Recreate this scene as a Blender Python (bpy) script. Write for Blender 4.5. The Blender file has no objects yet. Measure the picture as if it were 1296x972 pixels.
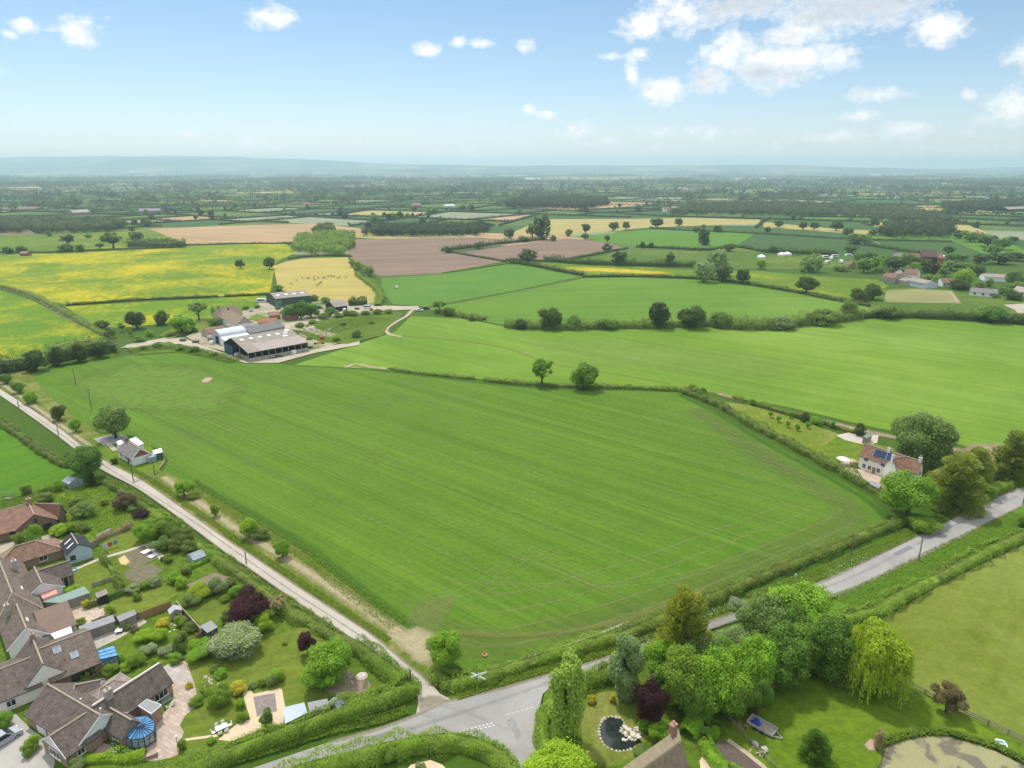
import bpy, math, random
import numpy as np
from mathutils import Vector, Matrix
from mathutils.geometry import tessellate_polygon

random.seed(7)
SC = bpy.context.scene
COL = SC.collection
R = math.radians
H, F, YH = 80.0, 880.0, 214.0
PITCH = math.atan((486 - YH) / F)
CP, SP = math.cos(PITCH), math.sin(PITCH)


def P(x, y, h=0.0):
    """survey point: where the sight line through a picture position meets the level h"""
    dx = (x - 648) / F
    dy = (486 - y) / F
    t = (H - h) / (SP - dy * CP)
    return Vector((dx * t, (CP + dy * SP) * t, h))


def P2(x, y, h=0.0):
    q = P(x, y, h)
    return Vector((q.x, q.y))


def proj(v):
    x, y, z = v[0], v[1], v[2] - H
    d = y * CP - z * SP
    return 648 + F * x / d, 486 - F * (y * SP + z * CP) / d, d


def height_for(g, ytop):
    k = (486 - ytop) / F
    # (y*SP+z*CP) = k*(y*CP - z*SP)
    z = g.y * (k * CP - SP) / (CP + k * SP)
    return z + H


# ------------------------------------------------------------------ tagging
OFF = {}


def tag(o, label=None, cat=None, group=None, kind=None):
    if label: o['label'] = label
    if cat: o['category'] = cat
    if group: o['group'] = group
    if kind: o['kind'] = kind
    return o


def thing(name, loc, label, cat, group=None):
    o = bpy.data.objects.new(name, None)
    COL.objects.link(o)
    o.location = loc
    o.empty_display_size = 0.5
    OFF[o.name] = Vector(loc)
    return tag(o, label, cat, group)


def link(name, me, parent=None):
    o = bpy.data.objects.new(name, me)
    COL.objects.link(o)
    if parent is not None:
        o.parent = parent
    return o


class MB:
    """collects faces in world space; build() links them as one mesh object"""
    def __init__(s):
        s.v = []; s.f = []; s.m = []; s.uv = []; s.fade = []

    def face(s, pts, mi=0, uv=None):
        b = len(s.v)
        s.v += [tuple(p) for p in pts]
        s.f.append(list(range(b, b + len(pts))))
        s.m.append(mi)
        s.uv.append(uv)

    def poly(s, pts, z, mi=0):
        pts = [Vector((p[0], p[1], z)) for p in pts]
        b = len(s.v)
        s.v += [tuple(p) for p in pts]
        for t in tessellate_polygon([pts]):
            a, c, d = (pts[i] for i in t)
            up = (c - a).cross(d - a).z
            s.f.append([b + i for i in (t if up > 0 else t[::-1])])
            s.m.append(mi); s.uv.append(None)

    def prism(s, pts, z0, z1, mi=0, cap=True):
        a = sum(pts[i][0] * pts[(i + 1) % len(pts)][1] - pts[(i + 1) % len(pts)][0] * pts[i][1] for i in range(len(pts)))
        if a < 0: pts = list(pts)[::-1]
        n = len(pts)
        for i in range(n):
            p, q = pts[i], pts[(i + 1) % n]
            s.face([(p[0], p[1], z0), (q[0], q[1], z0), (q[0], q[1], z1), (p[0], p[1], z1)], mi)
        if cap:
            s.poly(pts, z1, mi)

    def box(s, c, u, sx, sy, z0, z1, mi=0):
        """oriented box: centre c (xy), axis u, full sizes sx along u and sy across"""
        u = Vector(u[:2]).normalized(); n = Vector((-u.y, u.x)); c = Vector(c[:2])
        p = [c + u * a * sx / 2 + n * b * sy / 2 for a, b in ((-1, -1), (1, -1), (1, 1), (-1, 1))]
        s.prism(p, z0, z1, mi)
        s.face([(q.x, q.y, z0) for q in p[::-1]], mi)

    def bar(s, a, b, w, t=None, mi=0):
        a = Vector(a); b = Vector(b); t = t or w
        d = (b - a).normalized()
        r = d.cross(Vector((0, 0, 1)))
        if r.length < 1e-3: r = Vector((1, 0, 0))
        r.normalize(); q = r.cross(d)
        cs = [r * w / 2 * i + q * t / 2 * j for i, j in ((-1, -1), (1, -1), (1, 1), (-1, 1))]
        for i in range(4):
            c, e = cs[i], cs[(i + 1) % 4]
            s.face([a + c, a + e, b + e, b + c], mi)
        s.face([a + c for c in cs[::-1]], mi); s.face([b + c for c in cs], mi)

    def tube(s, pts, rad, n=7, mi=0, cap=True):
        pts = [Vector(p) for p in pts]
        b = len(s.v)
        for i, p in enumerate(pts):
            d = (pts[min(i + 1, len(pts) - 1)] - pts[max(i - 1, 0)]).normalized()
            r = d.cross(Vector((0.13, 0.99, 0.02)))
            if r.length < .1: r = d.cross(Vector((1, 0, 0)))
            r.normalize(); q = d.cross(r)
            rr = rad[i] if isinstance(rad, (list, tuple)) else rad
            for k in range(n):
                a = 2 * math.pi * k / n
                s.v.append(tuple(p + (r * math.cos(a) + q * math.sin(a)) * rr))
        for i in range(len(pts) - 1):
            for k in range(n):
                s.f.append([b + i * n + k, b + i * n + (k + 1) % n, b + (i + 1) * n + (k + 1) % n, b + (i + 1) * n + k])
                s.m.append(mi); s.uv.append(None)
        if cap:
            e = b + (len(pts) - 1) * n
            s.f.append([e + k for k in range(n)]); s.m.append(mi); s.uv.append(None)
            s.f.append([b + k for k in range(n)][::-1]); s.m.append(mi); s.uv.append(None)

    def lathe(s, c, prof, n=10, mi=0, sx=1, sy=1, rot=0):
        """prof: list of (radius, z)"""
        b = len(s.v)
        for r, z in prof:
            for k in range(n):
                a = 2 * math.pi * k / n
                x, y = r * math.cos(a) * sx, r * math.sin(a) * sy
                s.v.append((c[0] + x * math.cos(rot) - y * math.sin(rot), c[1] + x * math.sin(rot) + y * math.cos(rot), c[2] + z))
        for i in range(len(prof) - 1):
            for k in range(n):
                s.f.append([b + i * n + k, b + i * n + (k + 1) % n, b + (i + 1) * n + (k + 1) % n, b + (i + 1) * n + k])
                s.m.append(mi); s.uv.append(None)
        e = b + (len(prof) - 1) * n
        s.f.append([e + k for k in range(n)]); s.m.append(mi); s.uv.append(None)

    def rock(s, c, r, rng, mi=0, flat=.7):
        seg = [(-.5, .75), (0, 1.0), (.45, .72), (.62, .3)]
        b = len(s.v); n = 6
        for z, q in seg:
            for k in range(n):
                a = 2 * math.pi * k / n
                w = r * q * (1 + rng.uniform(-.25, .25))
                s.v.append((c[0] + w * math.cos(a), c[1] + w * math.sin(a), c[2] + r * flat * (z + rng.uniform(-.08, .08))))
        for i in range(3):
            for k in range(n):
                s.f.append([b + i * n + k, b + i * n + (k + 1) % n, b + (i + 1) * n + (k + 1) % n, b + (i + 1) * n + k])
                s.m.append(mi); s.uv.append(None)
        s.f.append([b + 3 * n + k for k in range(n)]); s.m.append(mi); s.uv.append(None)

    def build(s, name, mats, parent=None, root=None, smooth=False):
        if not isinstance(mats, (list, tuple)): mats = [mats]
        off = Vector((0, 0, 0))
        if parent is not None:
            r = parent
            while r.parent is not None: r = r.parent
            off = OFF.get(r.name, Vector((0, 0, 0)))
        elif root is not None:
            off = Vector(root)
        me = bpy.data.meshes.new(name)
        me.from_pydata([(x - off.x, y - off.y, z - off.z) for x, y, z in s.v], [], s.f)
        for m in mats: me.materials.append(m)
        for i, p in enumerate(me.polygons): p.material_index = s.m[i]
        if any(s.uv):
            ul = me.uv_layers.new(name='UVMap')
            for i, p in enumerate(me.polygons):
                if s.uv[i]:
                    for k, li in enumerate(p.loop_indices): ul.data[li].uv = s.uv[i][k]
        if s.fade:
            at = me.attributes.new('fade', 'FLOAT', 'POINT')
            at.data.foreach_set('value', s.fade)
        if smooth:
            me.polygons.foreach_set('use_smooth', [True] * len(me.polygons))
        me.update()
        o = link(name, me, parent)
        if parent is None and root is not None:
            o.location = off
            OFF[o.name] = off.copy()
        elif parent is None:
            OFF[o.name] = Vector((0, 0, 0))
        return o


# ------------------------------------------------------------------ materials
def new_mat(name):
    m = bpy.data.materials.new(name)
    m.use_nodes = True
    nt = m.node_tree
    b = nt.nodes['Principled BSDF']
    b.inputs['Specular IOR Level'].default_value = .25
    return m, nt, b


def N(nt, t, **kw):
    n = nt.nodes.new(t)
    for k, v in kw.items(): setattr(n, k, v)
    return n


def c4(c): return (c[0], c[1], c[2], 1)


def pos(nt, rot=0, scale=(1, 1, 1), obj=False):
    if obj:
        g = N(nt, 'ShaderNodeTexCoord').outputs['Object']
    else:
        g = N(nt, 'ShaderNodeNewGeometry').outputs['Position']
    m = N(nt, 'ShaderNodeMapping')
    m.inputs['Rotation'].default_value = (0, 0, rot)
    m.inputs['Scale'].default_value = scale
    if rot:
        # rotate first, then scale
        m2 = N(nt, 'ShaderNodeMapping'); m2.inputs['Rotation'].default_value = (0, 0, rot)
        nt.links.new(g, m2.inputs['Vector'])
        m.inputs['Rotation'].default_value = (0, 0, 0)
        nt.links.new(m2.outputs[0], m.inputs['Vector'])
    else:
        nt.links.new(g, m.inputs['Vector'])
    return m.outputs[0]


def noise(nt, vec, scale, detail=3, rough=.55, dist=0):
    n = N(nt, 'ShaderNodeTexNoise')
    n.inputs['Scale'].default_value = scale
    n.inputs['Detail'].default_value = detail
    n.inputs['Roughness'].default_value = rough
    n.inputs['Distortion'].default_value = dist
    if vec is not None: nt.links.new(vec, n.inputs['Vector'])
    return n.outputs['Fac']


def ramp(nt, fac, a, b, lo=0.0, hi=1.0):
    m = N(nt, 'ShaderNodeMapRange')
    m.inputs['From Min'].default_value = a; m.inputs['From Max'].default_value = b
    m.inputs['To Min'].default_value = lo; m.inputs['To Max'].default_value = hi
    nt.links.new(fac, m.inputs['Value'])
    return m.outputs[0]


def mixc(nt, fac, a, b, mode='MIX'):
    m = N(nt, 'ShaderNodeMix', data_type='RGBA', blend_type=mode)
    if isinstance(fac, float): m.inputs[0].default_value = fac
    else: nt.links.new(fac, m.inputs[0])
    for i, c in ((6, a), (7, b)):
        if isinstance(c, (tuple, list)): m.inputs[i].default_value = c4(c)
        else: nt.links.new(c, m.inputs[i])
    return m.outputs[2]


def math_(nt, op, a, b=None):
    m = N(nt, 'ShaderNodeMath', operation=op)
    for i, c in enumerate((a, b)):
        if c is None: continue
        if isinstance(c, (int, float)): m.inputs[i].default_value = c
        else: nt.links.new(c, m.inputs[i])
    return m.outputs[0]


def bump(nt, b, h, strength=.3, dist=.1):
    n = N(nt, 'ShaderNodeBump')
    n.inputs['Strength'].default_value = strength; n.inputs['Distance'].default_value = dist
    nt.links.new(h, n.inputs['Height']); nt.links.new(n.outputs[0], b.inputs['Normal'])


def scl(c, k): return tuple(min(1, x * k) for x in c[:3])


MATS = {}


def plain(name, col, rough=.7, var=.18, sc=2.0, spec=.25, metal=0, bmp=0, obj=True):
    if name in MATS: return MATS[name]
    m, nt, b = new_mat(name)
    v = pos(nt, obj=obj)
    n = noise(nt, v, sc, 5, .6)
    n2 = noise(nt, v, sc * 9, 2)
    f = math_(nt, 'ADD', math_(nt, 'MULTIPLY', n, .7), math_(nt, 'MULTIPLY', n2, .3))
    c = mixc(nt, ramp(nt, f, .3, .7), scl(col, 1 - var), scl(col, 1 + var))
    nt.links.new(c, b.inputs['Base Color'])
    b.inputs['Roughness'].default_value = rough
    b.inputs['Specular IOR Level'].default_value = spec
    b.inputs['Metallic'].default_value = metal
    if bmp: bump(nt, b, f, bmp, .05)
    MATS[name] = m
    return m


GK = (.73, .78, .38)


def field(name, c1, c2, streak=None, amt=.35, wl=1.6, length=90., patch=45., speck=None, fine=.5, patch2=None, rows=None):
    """meadow or crop: streaks along the drilling direction, soft growth patches, fine blade noise, optional flowers"""
    if name in MATS: return MATS[name]
    c1 = tuple(x * k for x, k in zip(c1, GK)) if c1[1] > c1[0] * 1.2 else c1
    c2 = tuple(x * k for x, k in zip(c2, GK)) if c2[1] > c2[0] * 1.2 else c2
    m, nt, b = new_mat(name)
    p = pos(nt)
    big = noise(nt, p, 1 / patch, 4, .6, .4)
    mid = noise(nt, p, 1 / (patch * .16), 4, .65)
    col = mixc(nt, ramp(nt, math_(nt, 'ADD', math_(nt, 'MULTIPLY', big, .65), math_(nt, 'MULTIPLY', mid, .35)), .34, .66), c1, c2)
    if patch2:
        q = noise(nt, p, 1 / patch2[1], 5, .62, .6)
        col = mixc(nt, ramp(nt, q, patch2[2], patch2[2] + .16, 0, patch2[3]), col, patch2[0])
    if streak is not None:
        v = pos(nt, -streak, (1 / length, 1 / wl, 1))
        s = noise(nt, v, 1.0, 4, .7)
        v2 = pos(nt, -streak, (1 / (length * 2.2), 1 / (wl * 5), 1))
        s2 = noise(nt, v2, 1.0, 3, .6)
        k = ramp(nt, math_(nt, 'ADD', math_(nt, 'MULTIPLY', s, .58), math_(nt, 'MULTIPLY', s2, .42)), .38, .62, 1 - amt, 1 + amt)
        cx = N(nt, 'ShaderNodeCombineColor')
        for i, e in enumerate((1.25, 1.0, 1.1)):
            nt.links.new(math_(nt, 'POWER', k, e), cx.inputs[i])
        col = mixc(nt, 1.0, col, cx.outputs[0], 'MULTIPLY')
    if speck:
        sc_, amt_, cl_, sharp = speck[1], speck[2], speck[0], speck[3]
        a = noise(nt, p, 1 / sc_, 5, .7, .5)
        bb = noise(nt, p, 1 / (sc_ * .07), 3, .7)
        f = math_(nt, 'ADD', math_(nt, 'MULTIPLY', a, .62), math_(nt, 'MULTIPLY', bb, .38))
        col = mixc(nt, ramp(nt, f, sharp, sharp + .16, 0, amt_), col, cl_)
    fn = noise(nt, p, .8, 6, .78)
    fk = ramp(nt, fn, .36, .64, 1 - fine * .5, 1 + fine * .5)
    cc = N(nt, 'ShaderNodeCombineColor')
    for i in range(3): nt.links.new(fk, cc.inputs[i])
    col = mixc(nt, 1.0, col, cc.outputs[0], 'MULTIPLY')
    nt.links.new(col, b.inputs['Base Color'])
    b.inputs['Roughness'].default_value = .9
    b.inputs['Specular IOR Level'].default_value = .1
    bump(nt, b, fn, .5, .25)
    MATS[name] = m
    return m


def worn(name, col, lo=.42, sc=.6, streak=None, dens=1.0, amax=1.0):
    """bare, worn or sun-tinted surface with a ragged edge: the 'fade' attribute thins it out into whatever grows underneath"""
    if name in MATS: return MATS[name]
    m, nt, b = new_mat(name)
    p = pos(nt) if streak is None else pos(nt, -streak, (.12, 1, 1))
    n = noise(nt, p, sc, 5, .7)
    n2 = noise(nt, pos(nt), sc * 6, 3, .6)
    at = N(nt, 'ShaderNodeAttribute', attribute_name='fade')
    f = math_(nt, 'ADD', math_(nt, 'MULTIPLY', at.outputs['Fac'], .62 * dens), math_(nt, 'MULTIPLY', n, .5))
    a = ramp(nt, f, lo + .05, lo + .50, 0, amax)
    col2 = mixc(nt, ramp(nt, n2, .3, .7), scl(col, .78), scl(col, 1.18))
    nt.links.new(col2, b.inputs['Base Color'])
    nt.links.new(a, b.inputs['Alpha'])
    b.inputs['Roughness'].default_value = .9
    MATS[name] = m
    return m


def leaf_mat(name, col, trans=.42, var=.42, hue=None, sc=.35, two=None, patchy=None, raw=False):
    if name in MATS: return MATS[name]
    kb = 1.15 if raw else 4.9 / (1 + 8 * col[1])
    if raw and col[1] < .08: kb = 1.0
    col = (col[0] * kb, col[1] * kb * (1 if raw else 1.06), col[2] * kb * (1 if raw else .75))
    m, nt, b = new_mat(name)
    g = N(nt, 'ShaderNodeNewGeometry')
    oi = N(nt, 'ShaderNodeObjectInfo')
    isl = g.outputs['Random Per Island']
    n = noise(nt, pos(nt), sc, 3)
    f = math_(nt, 'ADD', math_(nt, 'MULTIPLY', isl, .55), math_(nt, 'ADD', math_(nt, 'MULTIPLY', n, .5), math_(nt, 'MULTIPLY', oi.outputs['Random'], .25)))
    hue = hue or (1.45, 1.18, .8)
    dk = tuple(c * (1 - var) for c in col)
    lt = tuple(min(1, c * (1 + var) * h) for c, h in zip(col, hue))
    c = mixc(nt, ramp(nt, f, .25, 1.0), dk, lt)
    if patchy:
        pn_ = noise(nt, pos(nt), .13, 3, .6)
        c = mixc(nt, ramp(nt, pn_, .5, .66, 0, .38), c, patchy)
    if two: c = mixc(nt, ramp(nt, isl, two[1], two[1] + .02), c, two[0])
    nt.links.new(c, b.inputs['Base Color'])
    b.inputs['Roughness'].default_value = .6
    b.inputs['Specular IOR Level'].default_value = .18
    tr = N(nt, 'ShaderNodeBsdfTranslucent')
    nt.links.new(mixc(nt, .5, c, scl(lt, 1.2)), tr.inputs['Color'])
    mx = N(nt, 'ShaderNodeMixShader'); mx.inputs[0].default_value = trans
    nt.links.new(b.outputs[0], mx.inputs[1]); nt.links.new(tr.outputs[0], mx.inputs[2])
    nt.links.new(mx.outputs[0], nt.nodes['Material Output'].inputs['Surface'])
    MATS[name] = m
    return m


def tiles(name, col, row=.34, wid=.3, var=.3, moss=.15):
    if name in MATS: return MATS[name]
    m, nt, b = new_mat(name)
    uv = N(nt, 'ShaderNodeTexCoord').outputs['UV']
    br = N(nt, 'ShaderNodeTexBrick')
    nt.links.new(uv, br.inputs['Vector'])
    br.inputs['Scale'].default_value = 1
    br.inputs['Brick Width'].default_value = wid; br.inputs['Row Height'].default_value = row
    br.inputs['Mortar Size'].default_value = .035; br.inputs['Mortar Smooth'].default_value = .3
    br.inputs['Color1'].default_value = c4(scl(col, 1 - var)); br.inputs['Color2'].default_value = c4(scl(col, 1 + var))
    br.inputs['Mortar'].default_value = c4(scl(col, .42))
    n = noise(nt, uv, .9, 5, .7)
    n2 = noise(nt, uv, 2.2, 4, .75)
    c = mixc(nt, ramp(nt, n, .38, .66, 0, .75), br.outputs['Color'], scl(col, 1.5))
    c = mixc(nt, ramp(nt, n2, .60, .70, 0, moss * 4), c, (.33, .32, .27))
    nt.links.new(c, b.inputs['Base Color'])
    b.inputs['Roughness'].default_value = .85
    w = N(nt, 'ShaderNodeTexWave', wave_type='BANDS', bands_direction='Y', wave_profile='SAW')
    w.inputs['Scale'].default_value = 1 / row / 2 / math.pi * math.pi * 2 * .159
    nt.links.new(uv, w.inputs['Vector'])
    bump(nt, b, br.outputs['Fac'], -.6, .05)
    MATS[name] = m
    return m


def boards(name, col, vert=True, w=.15, var=.2):
    if name in MATS: return MATS[name]
    m, nt, b = new_mat(name)
    p = pos(nt, obj=True)
    sx = N(nt, 'ShaderNodeSeparateXYZ'); nt.links.new(p, sx.inputs[0])
    a = math_(nt, 'ADD', sx.outputs[0], math_(nt, 'MULTIPLY', sx.outputs[1], .731)) if vert else sx.outputs[2]
    fl = math_(nt, 'FLOOR', math_(nt, 'DIVIDE', a, w))
    wn = N(nt, 'ShaderNodeTexWhiteNoise', noise_dimensions='1D'); nt.links.new(fl, wn.inputs['W'])
    fr = math_(nt, 'FRACT', math_(nt, 'DIVIDE', a, w))
    gap = ramp(nt, fr, 0, .16)
    c = mixc(nt, wn.outputs['Value'], scl(col, 1 - var), scl(col, 1 + var))
    c = mixc(nt, gap, scl(col, .35), c)
    n = noise(nt, p, 3, 4, .7)
    c = mixc(nt, ramp(nt, n, .4, .8, 0, .35), c, scl(col, 1.5))
    nt.links.new(c, b.inputs['Base Color']); b.inputs['Roughness'].default_value = .8
    MATS[name] = m
    return m


def paving(name, col, s=.6, var=.18):
    if name in MATS: return MATS[name]
    m, nt, b = new_mat(name)
    p = pos(nt, .5)
    br = N(nt, 'ShaderNodeTexBrick'); nt.links.new(p, br.inputs['Vector'])
    br.inputs['Scale'].default_value = 1; br.inputs['Brick Width'].default_value = s; br.inputs['Row Height'].default_value = s * .8
    br.inputs['Mortar Size'].default_value = .03
    br.inputs['Color1'].default_value = c4(scl(col, 1 - var)); br.inputs['Color2'].default_value = c4(scl(col, 1 + var)); br.inputs['Mortar'].default_value = c4(scl(col, .62))
    n = noise(nt, pos(nt), .7, 5, .7)
    c = mixc(nt, ramp(nt, n, .3, .75, 0, .55), br.outputs['Color'], scl(col, .72))
    nt.links.new(c, b.inputs['Base Color']); b.inputs['Roughness'].default_value = .85
    MATS[name] = m
    return m


def asphalt(name, col, light):
    m, nt, b = new_mat(name)
    p = pos(nt)
    a = noise(nt, p, .09, 5, .6, .5); f = noise(nt, p, 1.2, 5, .75); g = noise(nt, p, 22, 2, .6)
    k = math_(nt, 'ADD', math_(nt, 'MULTIPLY', a, .55), math_(nt, 'ADD', math_(nt, 'MULTIPLY', f, .3), math_(nt, 'MULTIPLY', g, .15)))
    c = mixc(nt, ramp(nt, k, .36, .64), col, light)
    pt = noise(nt, pos(nt, .43, (.12, .7, 1)), .8, 3, .6)
    c = mixc(nt, ramp(nt, pt, .6, .72, 0, .45), c, scl(col, .7))
    nt.links.new(c, b.inputs['Base Color']); b.inputs['Roughness'].default_value = .88
    bump(nt, b, g, .3, .02)
    MATS[name] = m
    return m


def glass(name, col, rough=.08):
    if name in MATS: return MATS[name]
    m, nt, b = new_mat(name)
    n = noise(nt, pos(nt, obj=True), 1.5, 3)
    nt.links.new(mixc(nt, ramp(nt, n, .3, .7), scl(col, .7), scl(col, 1.3)), b.inputs['Base Color'])
    b.inputs['Roughness'].default_value = rough
    b.inputs['Specular IOR Level'].default_value = .6
    MATS[name] = m
    return m
# ------------------------------------------------------------------ foliage
def unit(a):
    return a / np.maximum(np.linalg.norm(a, axis=1, keepdims=True), 1e-6)


def leaves(pts, nrm, size, rng, elong=1.35, tilt=.75, up=.45):
    """one small bent-free leaf spray (four corners) per point, facing roughly outwards"""
    n = len(pts)
    nn = unit(nrm + rng.normal(0, tilt, (n, 3)) * .6 + np.array([0, 0, up]))
    a = unit(np.cross(nn, rng.normal(0, 1, (n, 3))))
    b = np.cross(nn, a)
    s = (size * rng.uniform(.6, 1.35, n))[:, None]
    j = lambda: rng.uniform(.75, 1.2, (n, 1))
    v = np.stack([pts + a * s * .5 * elong * j(), pts + b * s * .42 * j() + a * s * rng.uniform(-.2, .2, (n, 1)),
                  pts - a * s * .5 * elong * j(), pts - b * s * .42 * j() + a * s * rng.uniform(-.2, .2, (n, 1))], 1)
    return v.reshape(-1, 3)


def quads_mesh(name, v, mats, extra=None):
    """v: (4n,3) quads, material 0; extra: an MB whose faces take the material indices they carry"""
    nq = len(v) // 4
    ev = np.array(extra.v, dtype=np.float32).reshape(-1, 3) if extra else np.zeros((0, 3), np.float32)
    me = bpy.data.meshes.new(name)
    allv = np.concatenate([v.astype(np.float32), ev]) if len(ev) else v.astype(np.float32)
    me.vertices.add(len(allv)); me.vertices.foreach_set('co', allv.ravel())
    loops = [np.arange(nq * 4)]; starts = [np.arange(nq) * 4]; tot = nq * 4; mi = [np.zeros(nq, np.int32)]
    if extra:
        for f, m in zip(extra.f, extra.m):
            loops.append(np.array(f) + nq * 4); starts.append(np.array([tot])); tot += len(f); mi.append(np.array([m], np.int32))
    loops = np.concatenate(loops).astype(np.int32); starts = np.concatenate(starts).astype(np.int32); mi = np.concatenate(mi)
    me.loops.add(len(loops)); me.loops.foreach_set('vertex_index', loops)
    me.polygons.add(len(starts)); me.polygons.foreach_set('loop_start', starts)
    me.polygons.foreach_set('material_index', mi)
    for m in mats: me.materials.append(m)
    me.update(calc_edges=True); me.validate()
    return me


def lobe_points(cent, rad, n, rng, squash=1.0, keep=.72, upb=.15):
    """points on the outside of a heap of lobes"""
    k = len(cent)
    w = rad ** 2; w = w / w.sum()
    out = []; nr = []
    got = 0
    for _ in range(12):
        idx = rng.choice(k, n * 2, p=w)
        d = unit(rng.normal(0, 1, (n * 2, 3)) + np.array([0, 0, upb]))
        rr = rad[idx] * rng.uniform(.78, 1.08, n * 2)
        off = d * rr[:, None]; off[:, 2] *= squash
        p = cent[idx] + off
        dv = p[:, None, :] - cent[None]
        dv[:, :, 2] /= squash
        dist = np.linalg.norm(dv, axis=2) / rad[None]
        dist[np.arange(n * 2), idx] = 9
        ok = dist.min(1) > keep
        out.append(p[ok]); nr.append(d[ok]); got += ok.sum()
        if got >= n: break
    return np.concatenate(out)[:n], np.concatenate(nr)[:n]


def crown_geo(kind, n, size, rng):
    """leaf quads for a tree 10 m tall"""
    if kind in ('round', 'open', 'shrub', 'dome'):
        k = {'round': 32, 'open': 28, 'shrub': 22, 'dome': 46}[kind]
        zc, hz, hr, rl = {'round': (5.5, 3.7, 3.8, (.7, 1.75)), 'open': (6.0, 3.4, 4.0, (.55, 1.25)), 'shrub': (4.4, 4.0, 3.9, (.9, 2.1)), 'dome': (5.0, 4.2, 4.1, (.7, 1.6))}[kind]
        d = unit(rng.normal(0, 1, (k, 3)))
        r = rng.uniform(.42, 1.1, k) ** .75
        c = d * r[:, None] * np.array([hr, hr, hz]) * .84 + np.array([0, 0, zc])
        rad = rng.uniform(*rl, k)
        c = np.concatenate([c, [[0, 0, zc]]]); rad = np.concatenate([rad, [hr * (.4 if kind in ('round', 'open') else .6)]])
        p, nr = lobe_points(c, rad, n, rng)
        stray = rng.random(len(p)) < .3
        p[stray] += nr[stray] * rng.uniform(-.5, .55, (stray.sum(), 1)) + rng.normal(0, .15, (stray.sum(), 3))
        if kind in ('shrub', 'dome'):
            low = p[:, 2] < .1; p[low, 2] = rng.uniform(.05, .8, low.sum())
        v = leaves(p, nr, size, rng)
    elif kind in ('tall', 'wispy'):
        k = 34 if kind == 'tall' else 44
        z = rng.uniform(1.2, 9.3, k)
        prof = 1.75 * np.sin(np.clip((z - .3) / 9.9, 0, 1) * math.pi) ** .6
        a = rng.uniform(0, 6.28, k)
        c = np.stack([np.cos(a) * prof * .7, np.sin(a) * prof * .7, z], 1)
        rad = rng.uniform(.6, 1.15, k) * (1 if kind == 'tall' else .72)
        p, nr = lobe_points(c, rad, n, rng, 1.35 if kind == 'tall' else 1.8, .72 if kind == 'tall' else .4)
        v = leaves(p, nr, size, rng)
    elif kind == 'willow':
        k = 26
        d = unit(rng.normal(0, 1, (k, 3)) + np.array([0, 0, .35])); d[:, 2] = np.abs(d[:, 2])
        c = d * np.array([3.3, 3.3, 3.2]) * rng.uniform(.6, 1, (k, 1)) + np.array([0, 0, 5.4])
        rad = rng.uniform(1.0, 1.6, k)
        n1 = n // 3
        p, nr = lobe_points(c, rad, n1, rng)
        v1 = leaves(p, nr, size, rng)
        # hanging strands
        ns = max(60, n // 20)
        a = rng.uniform(0, 6.28, ns); rr = rng.uniform(1.6, 4.6, ns) * (1 + .08 * np.sin(a * 5))
        top = 8.6 - (rr / 4.5) ** 2 * 3.2 + rng.normal(0, .35, ns)
        ln = rng.uniform(1.6, 4.6, ns); m = (n - n1)
        idx = rng.integers(0, ns, m); t = rng.uniform(0, 1, m)
        z = np.maximum(top[idx] - t * ln[idx], .25)
        rad2 = rr[idx] * (1 + .1 * t)
        p = np.stack([np.cos(a[idx]) * rad2, np.sin(a[idx]) * rad2, z], 1) + rng.normal(0, .1, (m, 3))
        nr = np.stack([np.cos(a[idx]), np.sin(a[idx]), np.full(m, .5)], 1)
        nn = unit(nr + rng.normal(0, .45, (m, 3)))
        dn = np.array([[0, 0, -1.0]]) + rng.normal(0, .25, (m, 3))
        s = np.cross(unit(dn), nn); s = unit(s); s_ = size * rng.uniform(.6, 1.3, (m, 1))
        dn = unit(dn)
        v2 = np.stack([p + dn * s_ * .9, p + s * s_ * .3, p - dn * s_ * .9, p - s * s_ * .3], 1).reshape(-1, 3)
        v = np.concatenate([v1, v2])
    elif kind in ('conifer', 'cone'):
        k = 150 if kind == 'conifer' else 46
        z = rng.uniform(.5, 9.6, k) if kind == 'cone' else rng.uniform(.25, 9.4, k)
        if kind == 'conifer':
            prof = 3.9 * np.clip((10.4 - z) / 8.2, 0, 1) ** .62 * np.clip(z / 1.6, .82, 1)
        else:
            prof = 3.2 * np.clip((10 - z) / 9.5, 0, 1) ** .9
        a = np.arange(k) * 2.399 + rng.normal(0, .3, k)
        rr = prof * rng.uniform(.25, 1.02, k)
        c = np.stack([np.cos(a) * rr, np.sin(a) * rr, z], 1)
        rad = rng.uniform(.75, 1.3, k) * (.55 + .45 * prof / prof.max())
        p, nr = lobe_points(c, rad, n, rng, .55, .6)
        # fronds point out and up
        outw = unit(np.stack([p[:, 0], p[:, 1], np.full(len(p), 1.6)], 1))
        nn = unit(nr * .7 + rng.normal(0, .45, p.shape) + np.array([0, 0, .8]))
        s = unit(np.cross(outw, nn)); s_ = size * rng.uniform(.6, 1.4, (len(p), 1))
        v = np.stack([p + outw * s_ * .8, p + s * s_ * .33, p - outw * s_ * .6, p - s * s_ * .33], 1).reshape(-1, 3)
    elif kind == 'bare':
        k = 60
        d = unit(rng.normal(0, 1, (k, 3)))
        c = d * np.array([3.9, 3.9, 2.5]) * rng.uniform(.6, 1, (k, 1)) + np.array([0, 0, 6.9])
        rad = rng.uniform(.4, .8, k)
        p, nr = lobe_points(c, rad, n, rng, 1, .5)
        v = leaves(p, nr, size, rng)
    return v


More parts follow.
